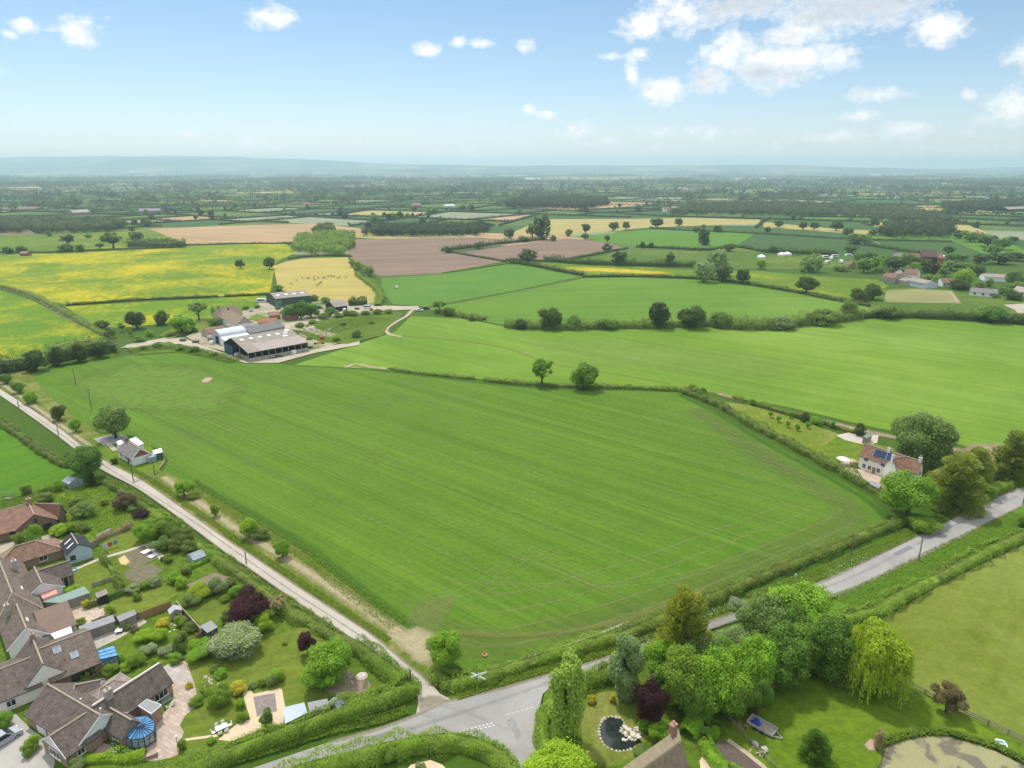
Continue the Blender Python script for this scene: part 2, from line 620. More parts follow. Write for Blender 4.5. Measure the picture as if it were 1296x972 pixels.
def trunk_geo(kind, rng, n=7):
    b = MB()
    if kind in ('shrub', 'dome'):
        for i in range(4):
            a = i * 1.6 + rng.uniform(0, .5)
            b.tube([(0.1 * math.cos(a), .1 * math.sin(a), 0), (.9 * math.cos(a), .9 * math.sin(a), 2.2), (1.7 * math.cos(a), 1.7 * math.sin(a), 4.6)], [.16, .11, .04], 5, 1)
        return b
    top = {'round': 6.5, 'open': 7.4, 'tall': 8.8, 'wispy': 9.2, 'willow': 6.6, 'conifer': 9.2, 'cone': 9.2, 'bare': 7}[kind]
    lean = rng.uniform(-.3, .3, 2)
    r0 = {'tall': .3, 'cone': .25, 'wispy': .25}.get(kind, .36)
    pts = [(0, 0, -.1), (lean[0] * .3, lean[1] * .3, top * .3), (lean[0], lean[1], top * .62), (lean[0] * 1.3, lean[1] * 1.3, top)]
    b.tube(pts, [r0 * 1.25, r0 * .9, r0 * .6, .06], n, 1)
    for i in range(7 if kind != 'cone' else 3):
        a = i * 2.4 + rng.uniform(-.4, .4); z0 = top * rng.uniform(.28, .62)
        L = rng.uniform(1.6, 3.1) * (.5 if kind in ('tall', 'wispy') else 1)
        b.tube([(lean[0] * .5, lean[1] * .5, z0), (math.cos(a) * L * .5, math.sin(a) * L * .5, z0 + L * .5), (math.cos(a) * L, math.sin(a) * L, z0 + L * .85)], [r0 * .42, r0 * .26, .04], 5, 1)
    return b


LODS = {'near': (15000, .25), 'mid': (5200, .40), 'far': (480, 1.2)}
KF = {'round': 1, 'open': .8, 'shrub': .8, 'dome': 1.25, 'tall': .7, 'willow': 2.0, 'conifer': 1.5, 'cone': .9, 'bare': .62, 'wispy': .42}
PROTO = {}
BARK = plain('bark', (.09, .07, .05), .9, .3, 6)
LEAF = {
    'oak': leaf_mat('leaf_oak', (.050, .098, .020)),
    'oakdark': leaf_mat('leaf_oak_dark', (.066, .115, .030), raw=True),
    'field': leaf_mat('leaf_field_maple', (.040, .078, .020)),
    'lime': leaf_mat('leaf_bright', (.115, .19, .024)),
    'bright': leaf_mat('leaf_fresh', (.075, .145, .022)),
    'grey': leaf_mat('leaf_grey_green', (.066, .098, .040), hue=(1.3, 1.15, .95)),
    'silver': leaf_mat('leaf_silver', (.088, .118, .062), hue=(1.2, 1.15, 1.1)),
    'copper': leaf_mat('leaf_copper', (.060, .026, .030), hue=(1.3, 1.0, 1.0), raw=True),
    'gold': leaf_mat('leaf_gold', (.29, .37, .035), hue=(1.08, 1.1, .8), raw=True, trans=.5),
    'willow': leaf_mat('leaf_willow', (.27, .38, .08), hue=(1.15, 1.12, .9), trans=.5, raw=True),
    'cypress': leaf_mat('leaf_cypress', (.20, .29, .075), raw=True, two=((.35, .37, .08), .62)),
    'goldcyp': leaf_mat('leaf_gold_cypress', (.20, .27, .055), raw=True, two=((.46, .48, .05), .5)),
    'rust': leaf_mat('leaf_rust', (.22, .155, .085), hue=(1.1, 1.05, .9), raw=True, two=((.16, .20, .07), .6)),
    'olive': leaf_mat('leaf_olive', (.060, .084, .028), hue=(1.25, 1.15, .9)),
    'hedge': leaf_mat('leaf_hedge', (.060, .102, .022), sc=.5, patchy=(.20, .20, .07)),
    'hedgedk': leaf_mat('leaf_hedge_dark', (.044, .068, .022), sc=.2, patchy=(.17, .14, .06)),
    'hawthorn': leaf_mat('leaf_hawthorn', (.064, .088, .032), hue=(1.25, 1.15, .95), two=((.36, .37, .27), .78)),
    'white': leaf_mat('blossom_white', (.075, .115, .035), two=((.50, .51, .43), .58)),
    'parsley': leaf_mat('parsley_white', (.07, .12, .03), two=((.6, .61, .54), .5)),
    'dry': leaf_mat('leaf_dry', (.30, .26, .15), hue=(1.15, 1.1, 1), raw=True),
    'yellow': leaf_mat('flower_yellow', (.38, .34, .025), hue=(1.1, 1.1, 1), trans=.2, raw=True),
    'grass': leaf_mat('grass_blades', (.042, .070, .013), var=.3),
    'farwood': leaf_mat('leaf_far', (.046, .078, .034), sc=.01, raw=True),
    'farwood2': leaf_mat('leaf_far_light', (.062, .098, .042), sc=.01, raw=True),
}


def proto(kind, lod, var):
    k = (kind, lod, var)
    if k not in PROTO:
        rng = np.random.default_rng(abs(hash(kind)) % 1 + sum(map(ord, kind)) * 7 + var * 101 + len(lod))
        n, s = LODS[lod]; n = int(n * KF[kind])
        v = crown_geo(kind, n, s, rng)
        t = trunk_geo(kind, rng, 8 if lod == 'near' else 5)
        if lod == 'near':
            cm = quads_mesh(kind + '_crown', v, [LEAF['oak']])
            for i in range(len(t.m)): t.m[i] = 0
            o = MB(); o.v, o.f, o.m, o.uv = t.v, t.f, t.m, t.uv
            tm = bpy.data.meshes.new(kind + '_trunk'); tm.from_pydata(o.v, [], o.f); tm.materials.append(BARK); tm.update()
            PROTO[k] = (cm, tm)
        else:
            PROTO[k] = (quads_mesh(kind + '_tree', v, [LEAF['oak'], BARK], t), None)
    return PROTO[k]


TREES = []


def plant(name, g, h, w, kind, leaf, label, cat='tree', lod=None, var=None, group=None, rot=None, mats=None):
    """a tree or shrub at ground point g: total height h, crown width w"""
    g = Vector((g[0], g[1], 0))
    d = math.hypot(g.y, H)
    lod = lod or ('near' if d < 215 else 'mid' if d < 520 else 'far')
    var = random.randrange(3) if var is None else var
    cm, tm = proto(kind, lod, var)
    base_w = {'round': 9.2, 'open': 9.0, 'shrub': 9.2, 'dome': 9.6, 'tall': 4.6, 'wispy': 4.6, 'willow': 9.6, 'conifer': 8.6, 'cone': 6.6, 'bare': 8.6}[kind]
    s = (w / base_w, w / base_w, h / 10.0)
    rot = random.uniform(0, 6.28) if rot is None else rot
    mat = LEAF[leaf]
    if tm is not None:
        root = thing(name, g, label, cat, group)
        root.rotation_euler.z = rot
        for nm, me, mt in (('trunk' if kind not in ('shrub', 'dome') else 'stem', tm, BARK), ('crown' if kind not in ('shrub', 'dome') else 'foliage', cm, mat)):
            c = link(nm, me, root); c.scale = s
            c.material_slots[0].link = 'OBJECT'; c.material_slots[0].material = mt
        TREES.append(root)
        return root
    o = link(name, cm)
    o.location = g; o.scale = s; o.rotation_euler.z = rot
    o.material_slots[0].link = 'OBJECT'; o.material_slots[0].material = mat
    tag(o, label, cat, group)
    TREES.append(o)
    return o


def ptree(name, xb, yb, ytop, wpx, kind, leaf, label, cat='tree', k=1.0, **kw):
    g = P(xb, yb)
    d = proj(g)[2]
    w = wpx * d / F
    h = height_for(g, ytop)
    # a round crown seen from above: its far shoulder forms the upper outline
    el = math.atan2(H, g.y)
    h = max(.6, h - .5 * w * (1 / math.cos(el) - 1) * k * (.5 if kind in ('cone', 'tall', 'conifer', 'wispy') else 1))
    return plant(name, g, max(h, w * .42), w, kind, leaf, label, cat, **kw)


def smooth_path(pts, step):
    """resample a polyline (Catmull-Rom) to about one point per step"""
    pts = [Vector(p[:2]) for p in pts]
    if len(pts) == 2:
        n = max(1, int((pts[1] - pts[0]).length / step))
        return [pts[0].lerp(pts[1], i / n) for i in range(n + 1)]
    out = []
    for i in range(len(pts) - 1):
        p0 = pts[max(i - 1, 0)]; p1 = pts[i]; p2 = pts[i + 1]; p3 = pts[min(i + 2, len(pts) - 1)]
        n = max(1, int((p2 - p1).length / step))
        for k in range(n):
            t = k / n
            out.append(.5 * ((2 * p1) + (p2 - p0) * t + (2 * p0 - 5 * p1 + 4 * p2 - p3) * t * t + (3 * p1 - p0 - 3 * p2 + p3) * t ** 3))
    out.append(pts[-1])
    return out


def hedge_quads(path, width, height, leaf, rng, density=1.6, rag=.22, square=.6, core=True):
    """quads for a hedge along a path of Vectors; cross-section between a box and a dome"""
    a = np.array([(p.x, p.y) for p in path])
    seg = np.diff(a, axis=0); L = np.linalg.norm(seg, axis=1); cum = np.concatenate([[0], np.cumsum(L)])
    tot = cum[-1]
    per = 2 * height + width
    n = max(6, int(tot * per / leaf ** 2 * density))
    s = rng.uniform(0, tot, n)
    i = np.clip(np.searchsorted(cum, s) - 1, 0, len(L) - 1)
    t = (s - cum[i]) / np.maximum(L[i], 1e-6)
    c = a[i] + seg[i] * t[:, None]
    d = seg[i] / np.maximum(L[i], 1e-6)[:, None]
    nrm = np.stack([-d[:, 1], d[:, 0]], 1)
    ang = rng.uniform(0, math.pi, n)
    ca, sa = np.cos(ang), np.sin(ang)
    e = square
    y = np.sign(ca) * np.abs(ca) ** e * width / 2
    z = np.abs(sa) ** e * height
    ph = rng.uniform(0, 6.28, 4)
    hk = np.clip(rng.normal(1, .13, int(tot / 2.6) + 3), .7, 1.35); hv = np.interp(s, np.arange(len(hk)) * 2.6, hk)
    lump = hv + rag * (.5 * np.sin(s / 1.9 + ph[0] + y) + .5 * np.sin(s / .83 + ph[1] - y * 2) + .5 * np.sin(s / 5.3 + ph[2])) + rng.normal(0, rag * .25, n)
    y *= lump; z = np.maximum(z * lump, .05)
    p = np.stack([c[:, 0] + nrm[:, 0] * y, c[:, 1] + nrm[:, 1] * y, z], 1)
    nr = np.stack([nrm[:, 0] * ca, nrm[:, 1] * ca, sa], 1)
    v = leaves(p, nr, leaf, rng)
    return v


def hedge(name, pts, width, height, mat, label, leafsz=None, group=None, kind=None, cat='hedge', rag=.3, square=.6, density=1.6, seed=None, lumps=0):
    """pts are world points; a hedge is one thing: dense leaf sprays over a dark woody core"""
    rng = np.random.default_rng(seed if seed is not None else random.randrange(10 ** 6))
    path = smooth_path(pts, 1.2 if width < 6 else 3)
    mid = path[len(path) // 2]
    d = math.hypot(min(p.y for p in path), H)
    leafsz = max(.17, (leafsz or max(.2, d * .0026)) * .82)
    v = hedge_quads(path, width, height, leafsz, rng, density, rag, square)
    # woody core
    b = MB()
    prev = None
    for i, p in enumerate(path):
        t = (path[min(i + 1, len(path) - 1)] - path[max(i - 1, 0)]).normalized()
        n = Vector((-t.y, t.x))
        k = .78
        ring = [(p + n * width * .5 * k, 0), (p + n * width * .42 * k, height * .7 * k), (p, height * k), (p - n * width * .42 * k, height * .7 * k), (p - n * width * .5 * k, 0)]
        ring = [(q.x, q.y, z) for q, z in ring]
        if prev:
            for j in range(4): b.face([prev[j], ring[j], ring[j + 1], prev[j + 1]], 1)
        prev = ring
    off = np.array([mid.x, mid.y, 0])
    b.v = [(x - off[0], y - off[1], z) for x, y, z in b.v]
    me = quads_mesh(name, v - off, [LEAF[mat], LEAF[mat]], b)
    o = link(name, me); o.location = (mid.x, mid.y, 0)
    OFF[o.name] = Vector((mid.x, mid.y, 0))
    return tag(o, label, cat, group, kind)


def phedge(name, px, width, height, mat, label, **kw):
    return hedge(name, [P2(*q) for q in px], width, height, mat, label, **kw)


# ------------------------------------------------------------------ ground sheets
LAYER = [0.03]
BOXES = []


def next_z(pts):
    """each ground sheet lies 4 mm above whatever it overlaps"""
    x0, x1 = min(p[0] for p in pts), max(p[0] for p in pts); y0, y1 = min(p[1] for p in pts), max(p[1] for p in pts)
    z = .03
    for a, b_, c, d, zz in BOXES:
        if a < x1 and b_ > x0 and c < y1 and d > y0: z = max(z, zz)
    z += .004
    BOXES.append((x0, x1, y0, y1, z))
    LAYER[0] = max(LAYER[0], z)
    return z



def sheet(name, pts, mat, kind='structure', z=None, label=None, cat=None):
    b = MB()
    if z is None: z = next_z(pts)
    b.poly(pts, z)
    o = b.build(name, mat)
    return tag(o, label, cat, None, kind)


def psheet(name, px, mat, smooth=0, **kw):
    pts = [P2(*q) for q in px]
    if smooth:
        c = pts + pts[:1]
        pts = smooth_path([pts[-1]] + c + [pts[1 % len(pts)]], smooth)
        # trim the two overlap spans
        i0 = min(range(len(pts) // 2), key=lambda i: (pts[i] - c[0]).length)
        i1 = max(range(len(pts) // 2, len(pts)), key=lambda i: -(pts[i] - c[0]).length)
        pts = pts[i0:i1]
    return sheet(name, pts, mat, **kw)


def ribbon(name, pts, width, mat, kind='structure', step=2.5, edge=.85, z=None, wob=0):
    """soft-edged strip: fade 0 at the rims, 1 along the middle"""
    path = smooth_path(pts, step)
    if z is None:
        hw = (max(width) if isinstance(width, (list, tuple)) else width) / 2
        z = next_z([p + Vector(q) for p in path for q in ((hw, hw), (-hw, -hw))])
    b = MB()
    n = len(path)
    for i, p in enumerate(path):
        t = (path[min(i + 1, n - 1)] - path[max(i - 1, 0)]).normalized()
        q = Vector((-t.y, t.x))
        w = width if not isinstance(width, (list, tuple)) else width[0] + (width[1] - width[0]) * i / (n - 1)
        w *= 1 + wob * math.sin(i * 1.7) * .5
        end = 0 if i in (0, n - 1) else 1
        for k, f in ((-.5, 0), (-.5 + edge * .5, 1), (.5 - edge * .5, 1), (.5, 0)):
            b.v.append((p.x + q.x * w * k, p.y + q.y * w * k, z)); b.fade.append(f * end)
    for i in range(n - 1):
        for k in range(3):
            b.f.append([i * 4 + k + 1, i * 4 + k, (i + 1) * 4 + k, (i + 1) * 4 + k + 1]); b.m.append(0); b.uv.append(None)
    o = b.build(name, mat)
    return tag(o, None, None, None, kind)


def pribbon(name, px, width, mat, **kw):
    return ribbon(name, [P2(*q) for q in px], width, mat, **kw)


def blob(name, px, mat, kind='structure', n=5):
    """soft patch: fade 1 at the middle, 0 along its outline"""
    pts = [P2(*q) for q in px]
    c = sum(pts, Vector((0, 0))) / len(pts)
    zb = next_z(pts)
    b = MB()
    rings = [1, .75, .45]
    for r, f in zip(rings, (0, .75, 1)):
        for p in pts:
            q = c + (p - c) * r
            b.v.append((q.x, q.y, zb)); b.fade.append(f)
    b.v.append((c.x, c.y, zb)); b.fade.append(1)
    m = len(pts)
    for r in range(2):
        for i in range(m):
            b.f.append([r * m + i, r * m + (i + 1) % m, (r + 1) * m + (i + 1) % m, (r + 1) * m + i]); b.m.append(0); b.uv.append(None)
    for i in range(m):
        b.f.append([2 * m + i, 2 * m + (i + 1) % m, 3 * m]); b.m.append(0); b.uv.append(None)
    return tag(b.build(name, mat), None, None, None, kind)


def inpoly(x, y, poly):
    c = False; j = len(poly) - 1
    for i in range(len(poly)):
        xi, yi = poly[i]; xj, yj = poly[j]
        if (yi > y) != (yj > y) and x < (xj - xi) * (y - yi) / (yj - yi) + xi: c = not c
        j = i
    return c
# ------------------------------------------------------------------ camera, sky, sun, air
cam = bpy.data.cameras.new('Camera'); co = bpy.data.objects.new('Camera', cam); COL.objects.link(co)
cam.sensor_width = 36; cam.lens = F * 36 / 1296
cam.clip_start = .5; cam.clip_end = 90000
co.location = (0, 0, H); co.rotation_euler = (math.pi / 2 - PITCH, 0, 0)
SC.camera = co
SUN_AZ, SUN_EL = R(-30), R(62)
sl = bpy.data.lights.new('Sun', 'SUN'); so = bpy.data.objects.new('Sun', sl); COL.objects.link(so)
sl.energy = 2.0; sl.angle = R(3.5); sl.color = (1, .955, .88)
sdir = Vector((math.cos(SUN_EL) * math.sin(SUN_AZ), math.cos(SUN_EL) * math.cos(SUN_AZ), math.sin(SUN_EL)))
so.rotation_euler = sdir.to_track_quat('Z', 'Y').to_euler(); so.location = (0, 0, 300)
SC.view_settings.view_transform = 'Standard'; SC.view_settings.look = 'None'
SC.view_settings.exposure = .71; SC.view_settings.gamma = 1
SC.view_settings.use_curve_mapping = False
SC.cycles.use_denoising = True; SC.cycles.denoising_prefilter = 'NONE'
SC.cycles.max_bounces = 7; SC.cycles.diffuse_bounces = 4; SC.cycles.glossy_bounces = 2
SC.cycles.transmission_bounces = 3; SC.cycles.transparent_max_bounces = 12; SC.cycles.volume_bounces = 1
SC.cycles.caustics_reflective = False; SC.cycles.caustics_refractive = False

w = bpy.data.worlds.new('World'); SC.world = w; w.use_nodes = True
nt = w.node_tree
bg = nt.nodes['Background']; out = nt.nodes['World Output']
sky = N(nt, 'ShaderNodeTexSky', sky_type='NISHITA'); sky.sun_disc = False
sky.sun_elevation = SUN_EL; sky.sun_rotation = SUN_AZ % (2 * math.pi)
sky.altitude = 100; sky.air_density = 1.0; sky.dust_density = .15; sky.ozone_density = 1.2
SKY_S = .105
tc = N(nt, 'ShaderNodeTexCoord').outputs['Generated']
sx = N(nt, 'ShaderNodeSeparateXYZ'); nt.links.new(tc, sx.inputs[0])
az = math_(nt, 'ARCTAN2', sx.outputs[0], sx.outputs[1])
el = math_(nt, 'ARCSINE', sx.outputs[2])
cb = N(nt, 'ShaderNodeCombineXYZ'); nt.links.new(az, cb.inputs[0]); nt.links.new(el, cb.inputs[1])
ang = cb.outputs[0]


def sky_dir(x, y):
    dx = (x - 648) / F; dy = (486 - y) / F
    v = Vector((dx, CP + dy * SP, -SP + dy * CP)).normalized()
    return math.atan2(v.x, v.y), math.asin(v.z)


CLOUDS = [(100, 38, 30, 19, 1), (29, 33, 15, 8, .85), (12, 44, 9, 6, .6), (346, 23, 34, 14, .95), (310, 178, 13, 9, .9), (340, 186, 24, 8, .9),
          (238, 169, 14, 6, .65), (541, 64, 21, 11, .95), (580, 52, 17, 7, .8), (610, 55, 22, 8, .8), (662, 60, 16, 10, .6), (669, 138, 11, 8, .9), (692, 145, 14, 8, .95),
          (730, 165, 26, 15, 1), (768, 178, 22, 7, .85), (742, 183, 13, 5, .65), (828, 187, 18, 7, .7), (450, 180, 13, 5, .6), (815, 32, 36, 26, 1), (800, 92, 12, 24, .85),
          (838, 112, 36, 20, 1), (772, 71, 17, 6, .7), (812, 68, 14, 12, .7), (862, 14, 42, 30, 1), (896, 98, 40, 20, .95), (985, 78, 100, 28, 1.1), (925, 66, 40, 26, 1), (1005, 46, 60, 20, .8),
          (1090, 6, 120, 32, 1.1), (935, 2, 70, 26, 1), (1185, 34, 34, 22, 1), (1112, 120, 34, 11, .95), (1095, 145, 24, 8, .65), (1153, 163, 36, 13, 1), (1225, 120, 10, 10, .8),
          (1280, 133, 30, 27, 1), (1248, 152, 17, 8, .6), (980, 187, 18, 9, .6), (966, 112, 17, 10, .5), (600, 199, 170, 13, .5), (905, 168, 90, 8, .4), (1070, 172, 110, 8, .42), (1240, 195, 90, 10, .35),
          (1345, 60, 60, 30, 1), (-80, 80, 60, 24, 1), (1450, 140, 70, 30, 1), (-200, 150, 60, 16, .9), (500, -60, 90, 30, 1), (150, -90, 80, 30, 1), (1100, -80, 160, 50, 1.1), (800, -90, 120, 40, 1)]
GREY = [(1095, 4, 110, 27, 1.5), (935, 0, 74, 25, 1.4), (890, 97, 36, 14, 1.0), (975, 92, 88, 14, .85), (1000, 50, 50, 14, .3), (850, 24, 22, 18, .25), (1110, -70, 150, 50, .9), (1160, 172, 26, 6, .3), (800, -80, 90, 30, .8)]


def blobs(lst):
    cur = None
    for x, y, rx, ry, s in lst:
        a, e = sky_dir(x, y)
        k = 1 / F
        mp = N(nt, 'ShaderNodeVectorMath', operation='SUBTRACT'); nt.links.new(ang, mp.inputs[0]); mp.inputs[1].default_value = (a, e, 0)
        m2 = N(nt, 'ShaderNodeVectorMath', operation='MULTIPLY'); nt.links.new(mp.outputs[0], m2.inputs[0]); m2.inputs[1].default_value = (1 / (rx * k * .80), 1 / (ry * k * .80), 0)
        ln = N(nt, 'ShaderNodeVectorMath', operation='LENGTH'); nt.links.new(m2.outputs[0], ln.inputs[0])
        f = math_(nt, 'MULTIPLY', math_(nt, 'SUBTRACT', 1.2, ln.outputs['Value']), s)
        cur = f if cur is None else math_(nt, 'MAXIMUM', cur, f)
    return cur


stretch = N(nt, 'ShaderNodeVectorMath', operation='MULTIPLY'); nt.links.new(tc, stretch.inputs[0]); stretch.inputs[1].default_value = (1, 1, 1.5)
nz = noise(nt, stretch.outputs[0], 26, 7, .62, .25)
nz2 = noise(nt, stretch.outputs[0], 90, 4, .6)
cl = blobs(CLOUDS)
cl = math_(nt, 'ADD', cl, math_(nt, 'MULTIPLY', math_(nt, 'SUBTRACT', nz, .5), 2.4))
cl = math_(nt, 'ADD', cl, math_(nt, 'MULTIPLY', math_(nt, 'SUBTRACT', nz2, .5), .9))
ov = noise(nt, stretch.outputs[0], 3.2, 6, .6, .3)
high = math_(nt, 'MULTIPLY', ramp(nt, ov, .38, .52), ramp(nt, el, R(14), R(24)))  # unseen overhead clouds, added for soft fill light
mask = ramp(nt, cl, .08, .86)
mask = math_(nt, 'MAXIMUM', mask, high)
gr = ramp(nt, math_(nt, 'ADD', blobs(GREY), math_(nt, 'MULTIPLY', math_(nt, 'SUBTRACT', nz, .5), 2.2)), .1, 1.1)
ccol = mixc(nt, gr, (.68, .68, .675), (.43, .465, .51))
soft = ramp(nt, nz2, .3, .7, .9, 1.06)
cc = N(nt, 'ShaderNodeCombineColor')
for i in range(3): nt.links.new(soft, cc.inputs[i])
ccol = mixc(nt, 1.0, ccol, cc.outputs[0], 'MULTIPLY')
sks = N(nt, 'ShaderNodeVectorMath', operation='SCALE'); nt.links.new(sky.outputs[0], sks.inputs[0]); sks.inputs['Scale'].default_value = SKY_S
hs = N(nt, 'ShaderNodeHueSaturation'); hs.inputs['Saturation'].default_value = 1.12; hs.inputs['Value'].default_value = .70
nt.links.new(sks.outputs[0], hs.inputs['Color'])
tint = mixc(nt, 1.0, hs.outputs[0], mixc(nt, ramp(nt, el, 0, R(9)), (1.0, .985, 1.17), (1.0, 1.01, 1.03)), 'MULTIPLY')
hib = ramp(nt, high, 0, 1, 1.0, 1.45)  # added overhead clouds made brighter than the visible ones, for more fill
hcc = N(nt, 'ShaderNodeVectorMath', operation='SCALE'); nt.links.new(ccol, hcc.inputs[0]); nt.links.new(hib, hcc.inputs['Scale'])
final = mixc(nt, mask, tint, hcc.outputs[0])
nt.links.new(final, bg.inputs['Color']); bg.inputs['Strength'].default_value = 1.0

# the air between: one even pale volume
hz = MB()
HX, HY0, HY1, HZ0, HZ1 = 26000, -600, 21000, -1.2, 322
hp = [(-HX, HY0), (HX, HY0), (HX, HY1), (-HX, HY1)]
hz.prism(hp, HZ0, HZ1); hz.face([(x, y, HZ0) for x, y in hp[::-1]])
hm = bpy.data.materials.new('air'); hm.use_nodes = True; t = hm.node_tree
t.nodes.remove(t.nodes['Principled BSDF'])
pv = t.nodes.new('ShaderNodeVolumePrincipled'); pv.inputs['Color'].default_value = (.66, .865, 1, 1); pv.inputs['Density'].default_value = 1.2e-4; pv.inputs['Anisotropy'].default_value = .4
t.links.new(pv.outputs[0], t.nodes['Material Output'].inputs['Volume'])
tag(hz.build('haze', hm), 'thin pale haze lying over the whole vale', None, None, 'stuff')

# ------------------------------------------------------------------ ground, hills
G1, G2 = (.060, .135, .022), (.085, .165, .030)
m_ground = field('m_ground', (.062, .12, .024), (.085, .15, .030), None, patch=260., fine=.3)
tag(sheet('ground', [(-40000, -900), (40000, -900), (40000, 42000), (-40000, 42000)], m_ground, z=0.0), None, None, None, 'structure')

A_MAIN = (P2(1000, 618) - P2(640, 520)); A_MAIN = math.atan2(A_MAIN.y, A_MAIN.x)
A_FAR = (P2(1250, 545) - P2(700, 440)); A_FAR = math.atan2(A_FAR.y, A_FAR.x)
m_main = field('m_main', (.100, .195, .030), (.135, .235, .040), A_MAIN, .17, .8, 160., 70., fine=.3, patch2=((.088, .140, .024), 60., .55, .5))
m_far = field('m_far', (.140, .255, .048), (.20, .31, .060), A_FAR, .14, 1.2, 150., 95., fine=.22, patch2=((.185, .29, .046), 110., .50, .8))
m_up = field('m_up', (.120, .235, .050), (.165, .28, .060), 0.1, .12, 1.5, 160., 90., fine=.2, patch2=((.15, .24, .040), 130., .55, .7))
m_up2 = field('m_up2', (.100, .220, .060), (.150, .270, .066), None, patch=40., fine=.4, speck=((.33, .29, .02), 60., .5, .60))
YEL = (.56, .43, .008)
m_butter = field('m_butter', (.130, .225, .022), (.20, .28, .026), .3, .12, 5, 80., 60., speck=(YEL, 70., .8, .45), fine=.35, patch2=((.052, .12, .018), 75., .60, .7))
m_butter2 = field('m_butter2', (.120, .235, .020), (.17, .27, .025), None, patch=40., speck=(YEL, 45., .7, .49), fine=.35)
m_butter3 = field('m_butter3', (.115, .235, .022), (.15, .26, .026), .2, .1, 5, 60., 40., speck=(YEL, 38., .7, .50), fine=.35)
m_dull = field('m_dull', (.085, .155, .035), (.115, .185, .042), .1, .1, 5, 80., 80., fine=.2, speck=((.34, .30, .05), 80., .35, .5))
m_brown = field('m_brown', (.33, .225, .118), (.40, .28, .15), -.5, .22, 2.5, 160., 80., fine=.15)
m_plough = field('m_plough', (.185, .128, .092), (.228, .160, .116), .35, .2, 2.5, 160., 60., fine=.15)
m_tan = field('m_tan', (.34, .275, .078), (.41, .335, .10), .2, .10, 4, 80., 50., fine=.2)
m_straw = field('m_straw', (.30, .26, .085), (.38, .32, .12), .1, .08, 5, 100., 60., fine=.15)
m_dkgreen = field('m_dkgreen', (.058, .115, .060), (.075, .140, .064), .05, .08, 5, 200., 90., fine=.15)
m_mid = field('m_mid', (.105, .165, .06), (.13, .19, .066), .05, .08, 5, 200., 90., fine=.15)
m_fresh = field('m_fresh', (.105, .225, .040), (.135, .255, .046), .15, .10, 4, 160., 80., fine=.18)
m_rough = field('m_rough', (.098, .160, .030), (.145, .21, .036), None, patch=9., fine=.7, speck=((.22, .22, .06), 8., .5, .58))
m_lawn = field('m_lawn', (.155, .205, .050), (.195, .235, .068), .35, .14, 1.3, 14., 12., fine=.35, patch2=((.17, .155, .045), 9., .56, .55))
m_lawn2 = field('m_lawn2', (.130, .205, .030), (.175, .25, .036), .2, .12, 3, 20., 14., fine=.45, patch2=((.13, .145, .025), 10., .60, .6))
m_paddock = field('m_paddock', (.165, .205, .042), (.20, .235, .05), .8, .10, 4, 60., 30., fine=.25, patch2=((.17, .18, .04), 25., .58, .5))
m_wild = field('m_wild', (.115, .205, .026), (.18, .265, .032), None, patch=7., fine=.7, speck=((.32, .34, .02), 9., .7, .60))
m_leftf = field('m_leftf', (.085, .205, .022), (.115, .235, .026), 1.1, .14, 2, 60., 30., fine=.3, patch2=((.12, .19, .02), 20., .6, .5))
w_dry = worn('w_dry', (.40, .345, .20), .36, .35, amax=.8)
w_dry2 = worn('w_dry2', (.21, .20, .06), .46, .35, amax=.5)
w_tint = worn('w_tint', (.135, .15, .045), .34, .12, amax=.24)
w_soil = worn('w_soil', (.30, .225, .14), .40, .4)
w_track = worn('w_track', (.42, .35, .235), .34, .5)
w_tram = worn('w_tram', (.25, .275, .10), .40, .25, amax=.27)
w_lush = worn('w_lush', (.048, .135, .008), .40, .3, amax=.65)
w_sunny = worn('w_sunny', (.125, .225, .020), .30, .05, amax=.75)  # yellow-green tint that paints sunlight onto the crop
w_pale = worn('w_pale', (.34, .34, .33), .5, .5)
w_bare = worn('w_bare', (.40, .30, .20), .32, .7)
m_conc = asphalt('m_conc', (.36, .325, .275), (.47, .425, .36))
m_asph = asphalt('m_asph', (.25, .24, .225), (.345, .332, .312))
m_yard = asphalt('m_yard', (.33, .285, .215), (.46, .40, .31))
m_line = plain('m_line', (.56, .56, .55), .7, .12, 5)

# --- mosaic of far fields, split again and again
rs = random.Random(21)
cells = []; segs = []


def split(poly, depth=0):
    cy = sum(p.y for p in poly) / len(poly)
    area = .5 * abs(sum(poly[i].cross(poly[(i + 1) % len(poly)]) for i in range(len(poly))))
    if area < (82 + .05 * cy) ** 2 * rs.uniform(.7, 1.7) or depth > 16:
        cells.append(poly); return
    k = max(range(len(poly)), key=lambda i: (poly[(i + 1) % len(poly)] - poly[i]).length)
    a, b = poly[k], poly[(k + 1) % len(poly)]
    m = a.lerp(b, rs.uniform(.36, .64))
    d = (b - a).normalized(); d = Vector((-d.y, d.x))
    th = rs.gauss(0, .16); d = Vector((d.x * math.cos(th) - d.y * math.sin(th), d.x * math.sin(th) + d.y * math.cos(th)))
    A, B, cut = [], [], []
    for i in range(len(poly)):
        p, q = poly[i], poly[(i + 1) % len(poly)]
        sp, sq = d.cross(p - m), d.cross(q - m)
        (A if sp >= 0 else B).append(p)
        if (sp >= 0) != (sq >= 0):
            x = p.lerp(q, sp / (sp - sq)); A.append(x); B.append(x); cut.append(x)
    if len(A) < 3 or len(B) < 3 or len(cut) != 2: cells.append(poly); return
    segs.append((cut[0], cut[1]))
    split(A, depth + 1); split(B, depth + 1)


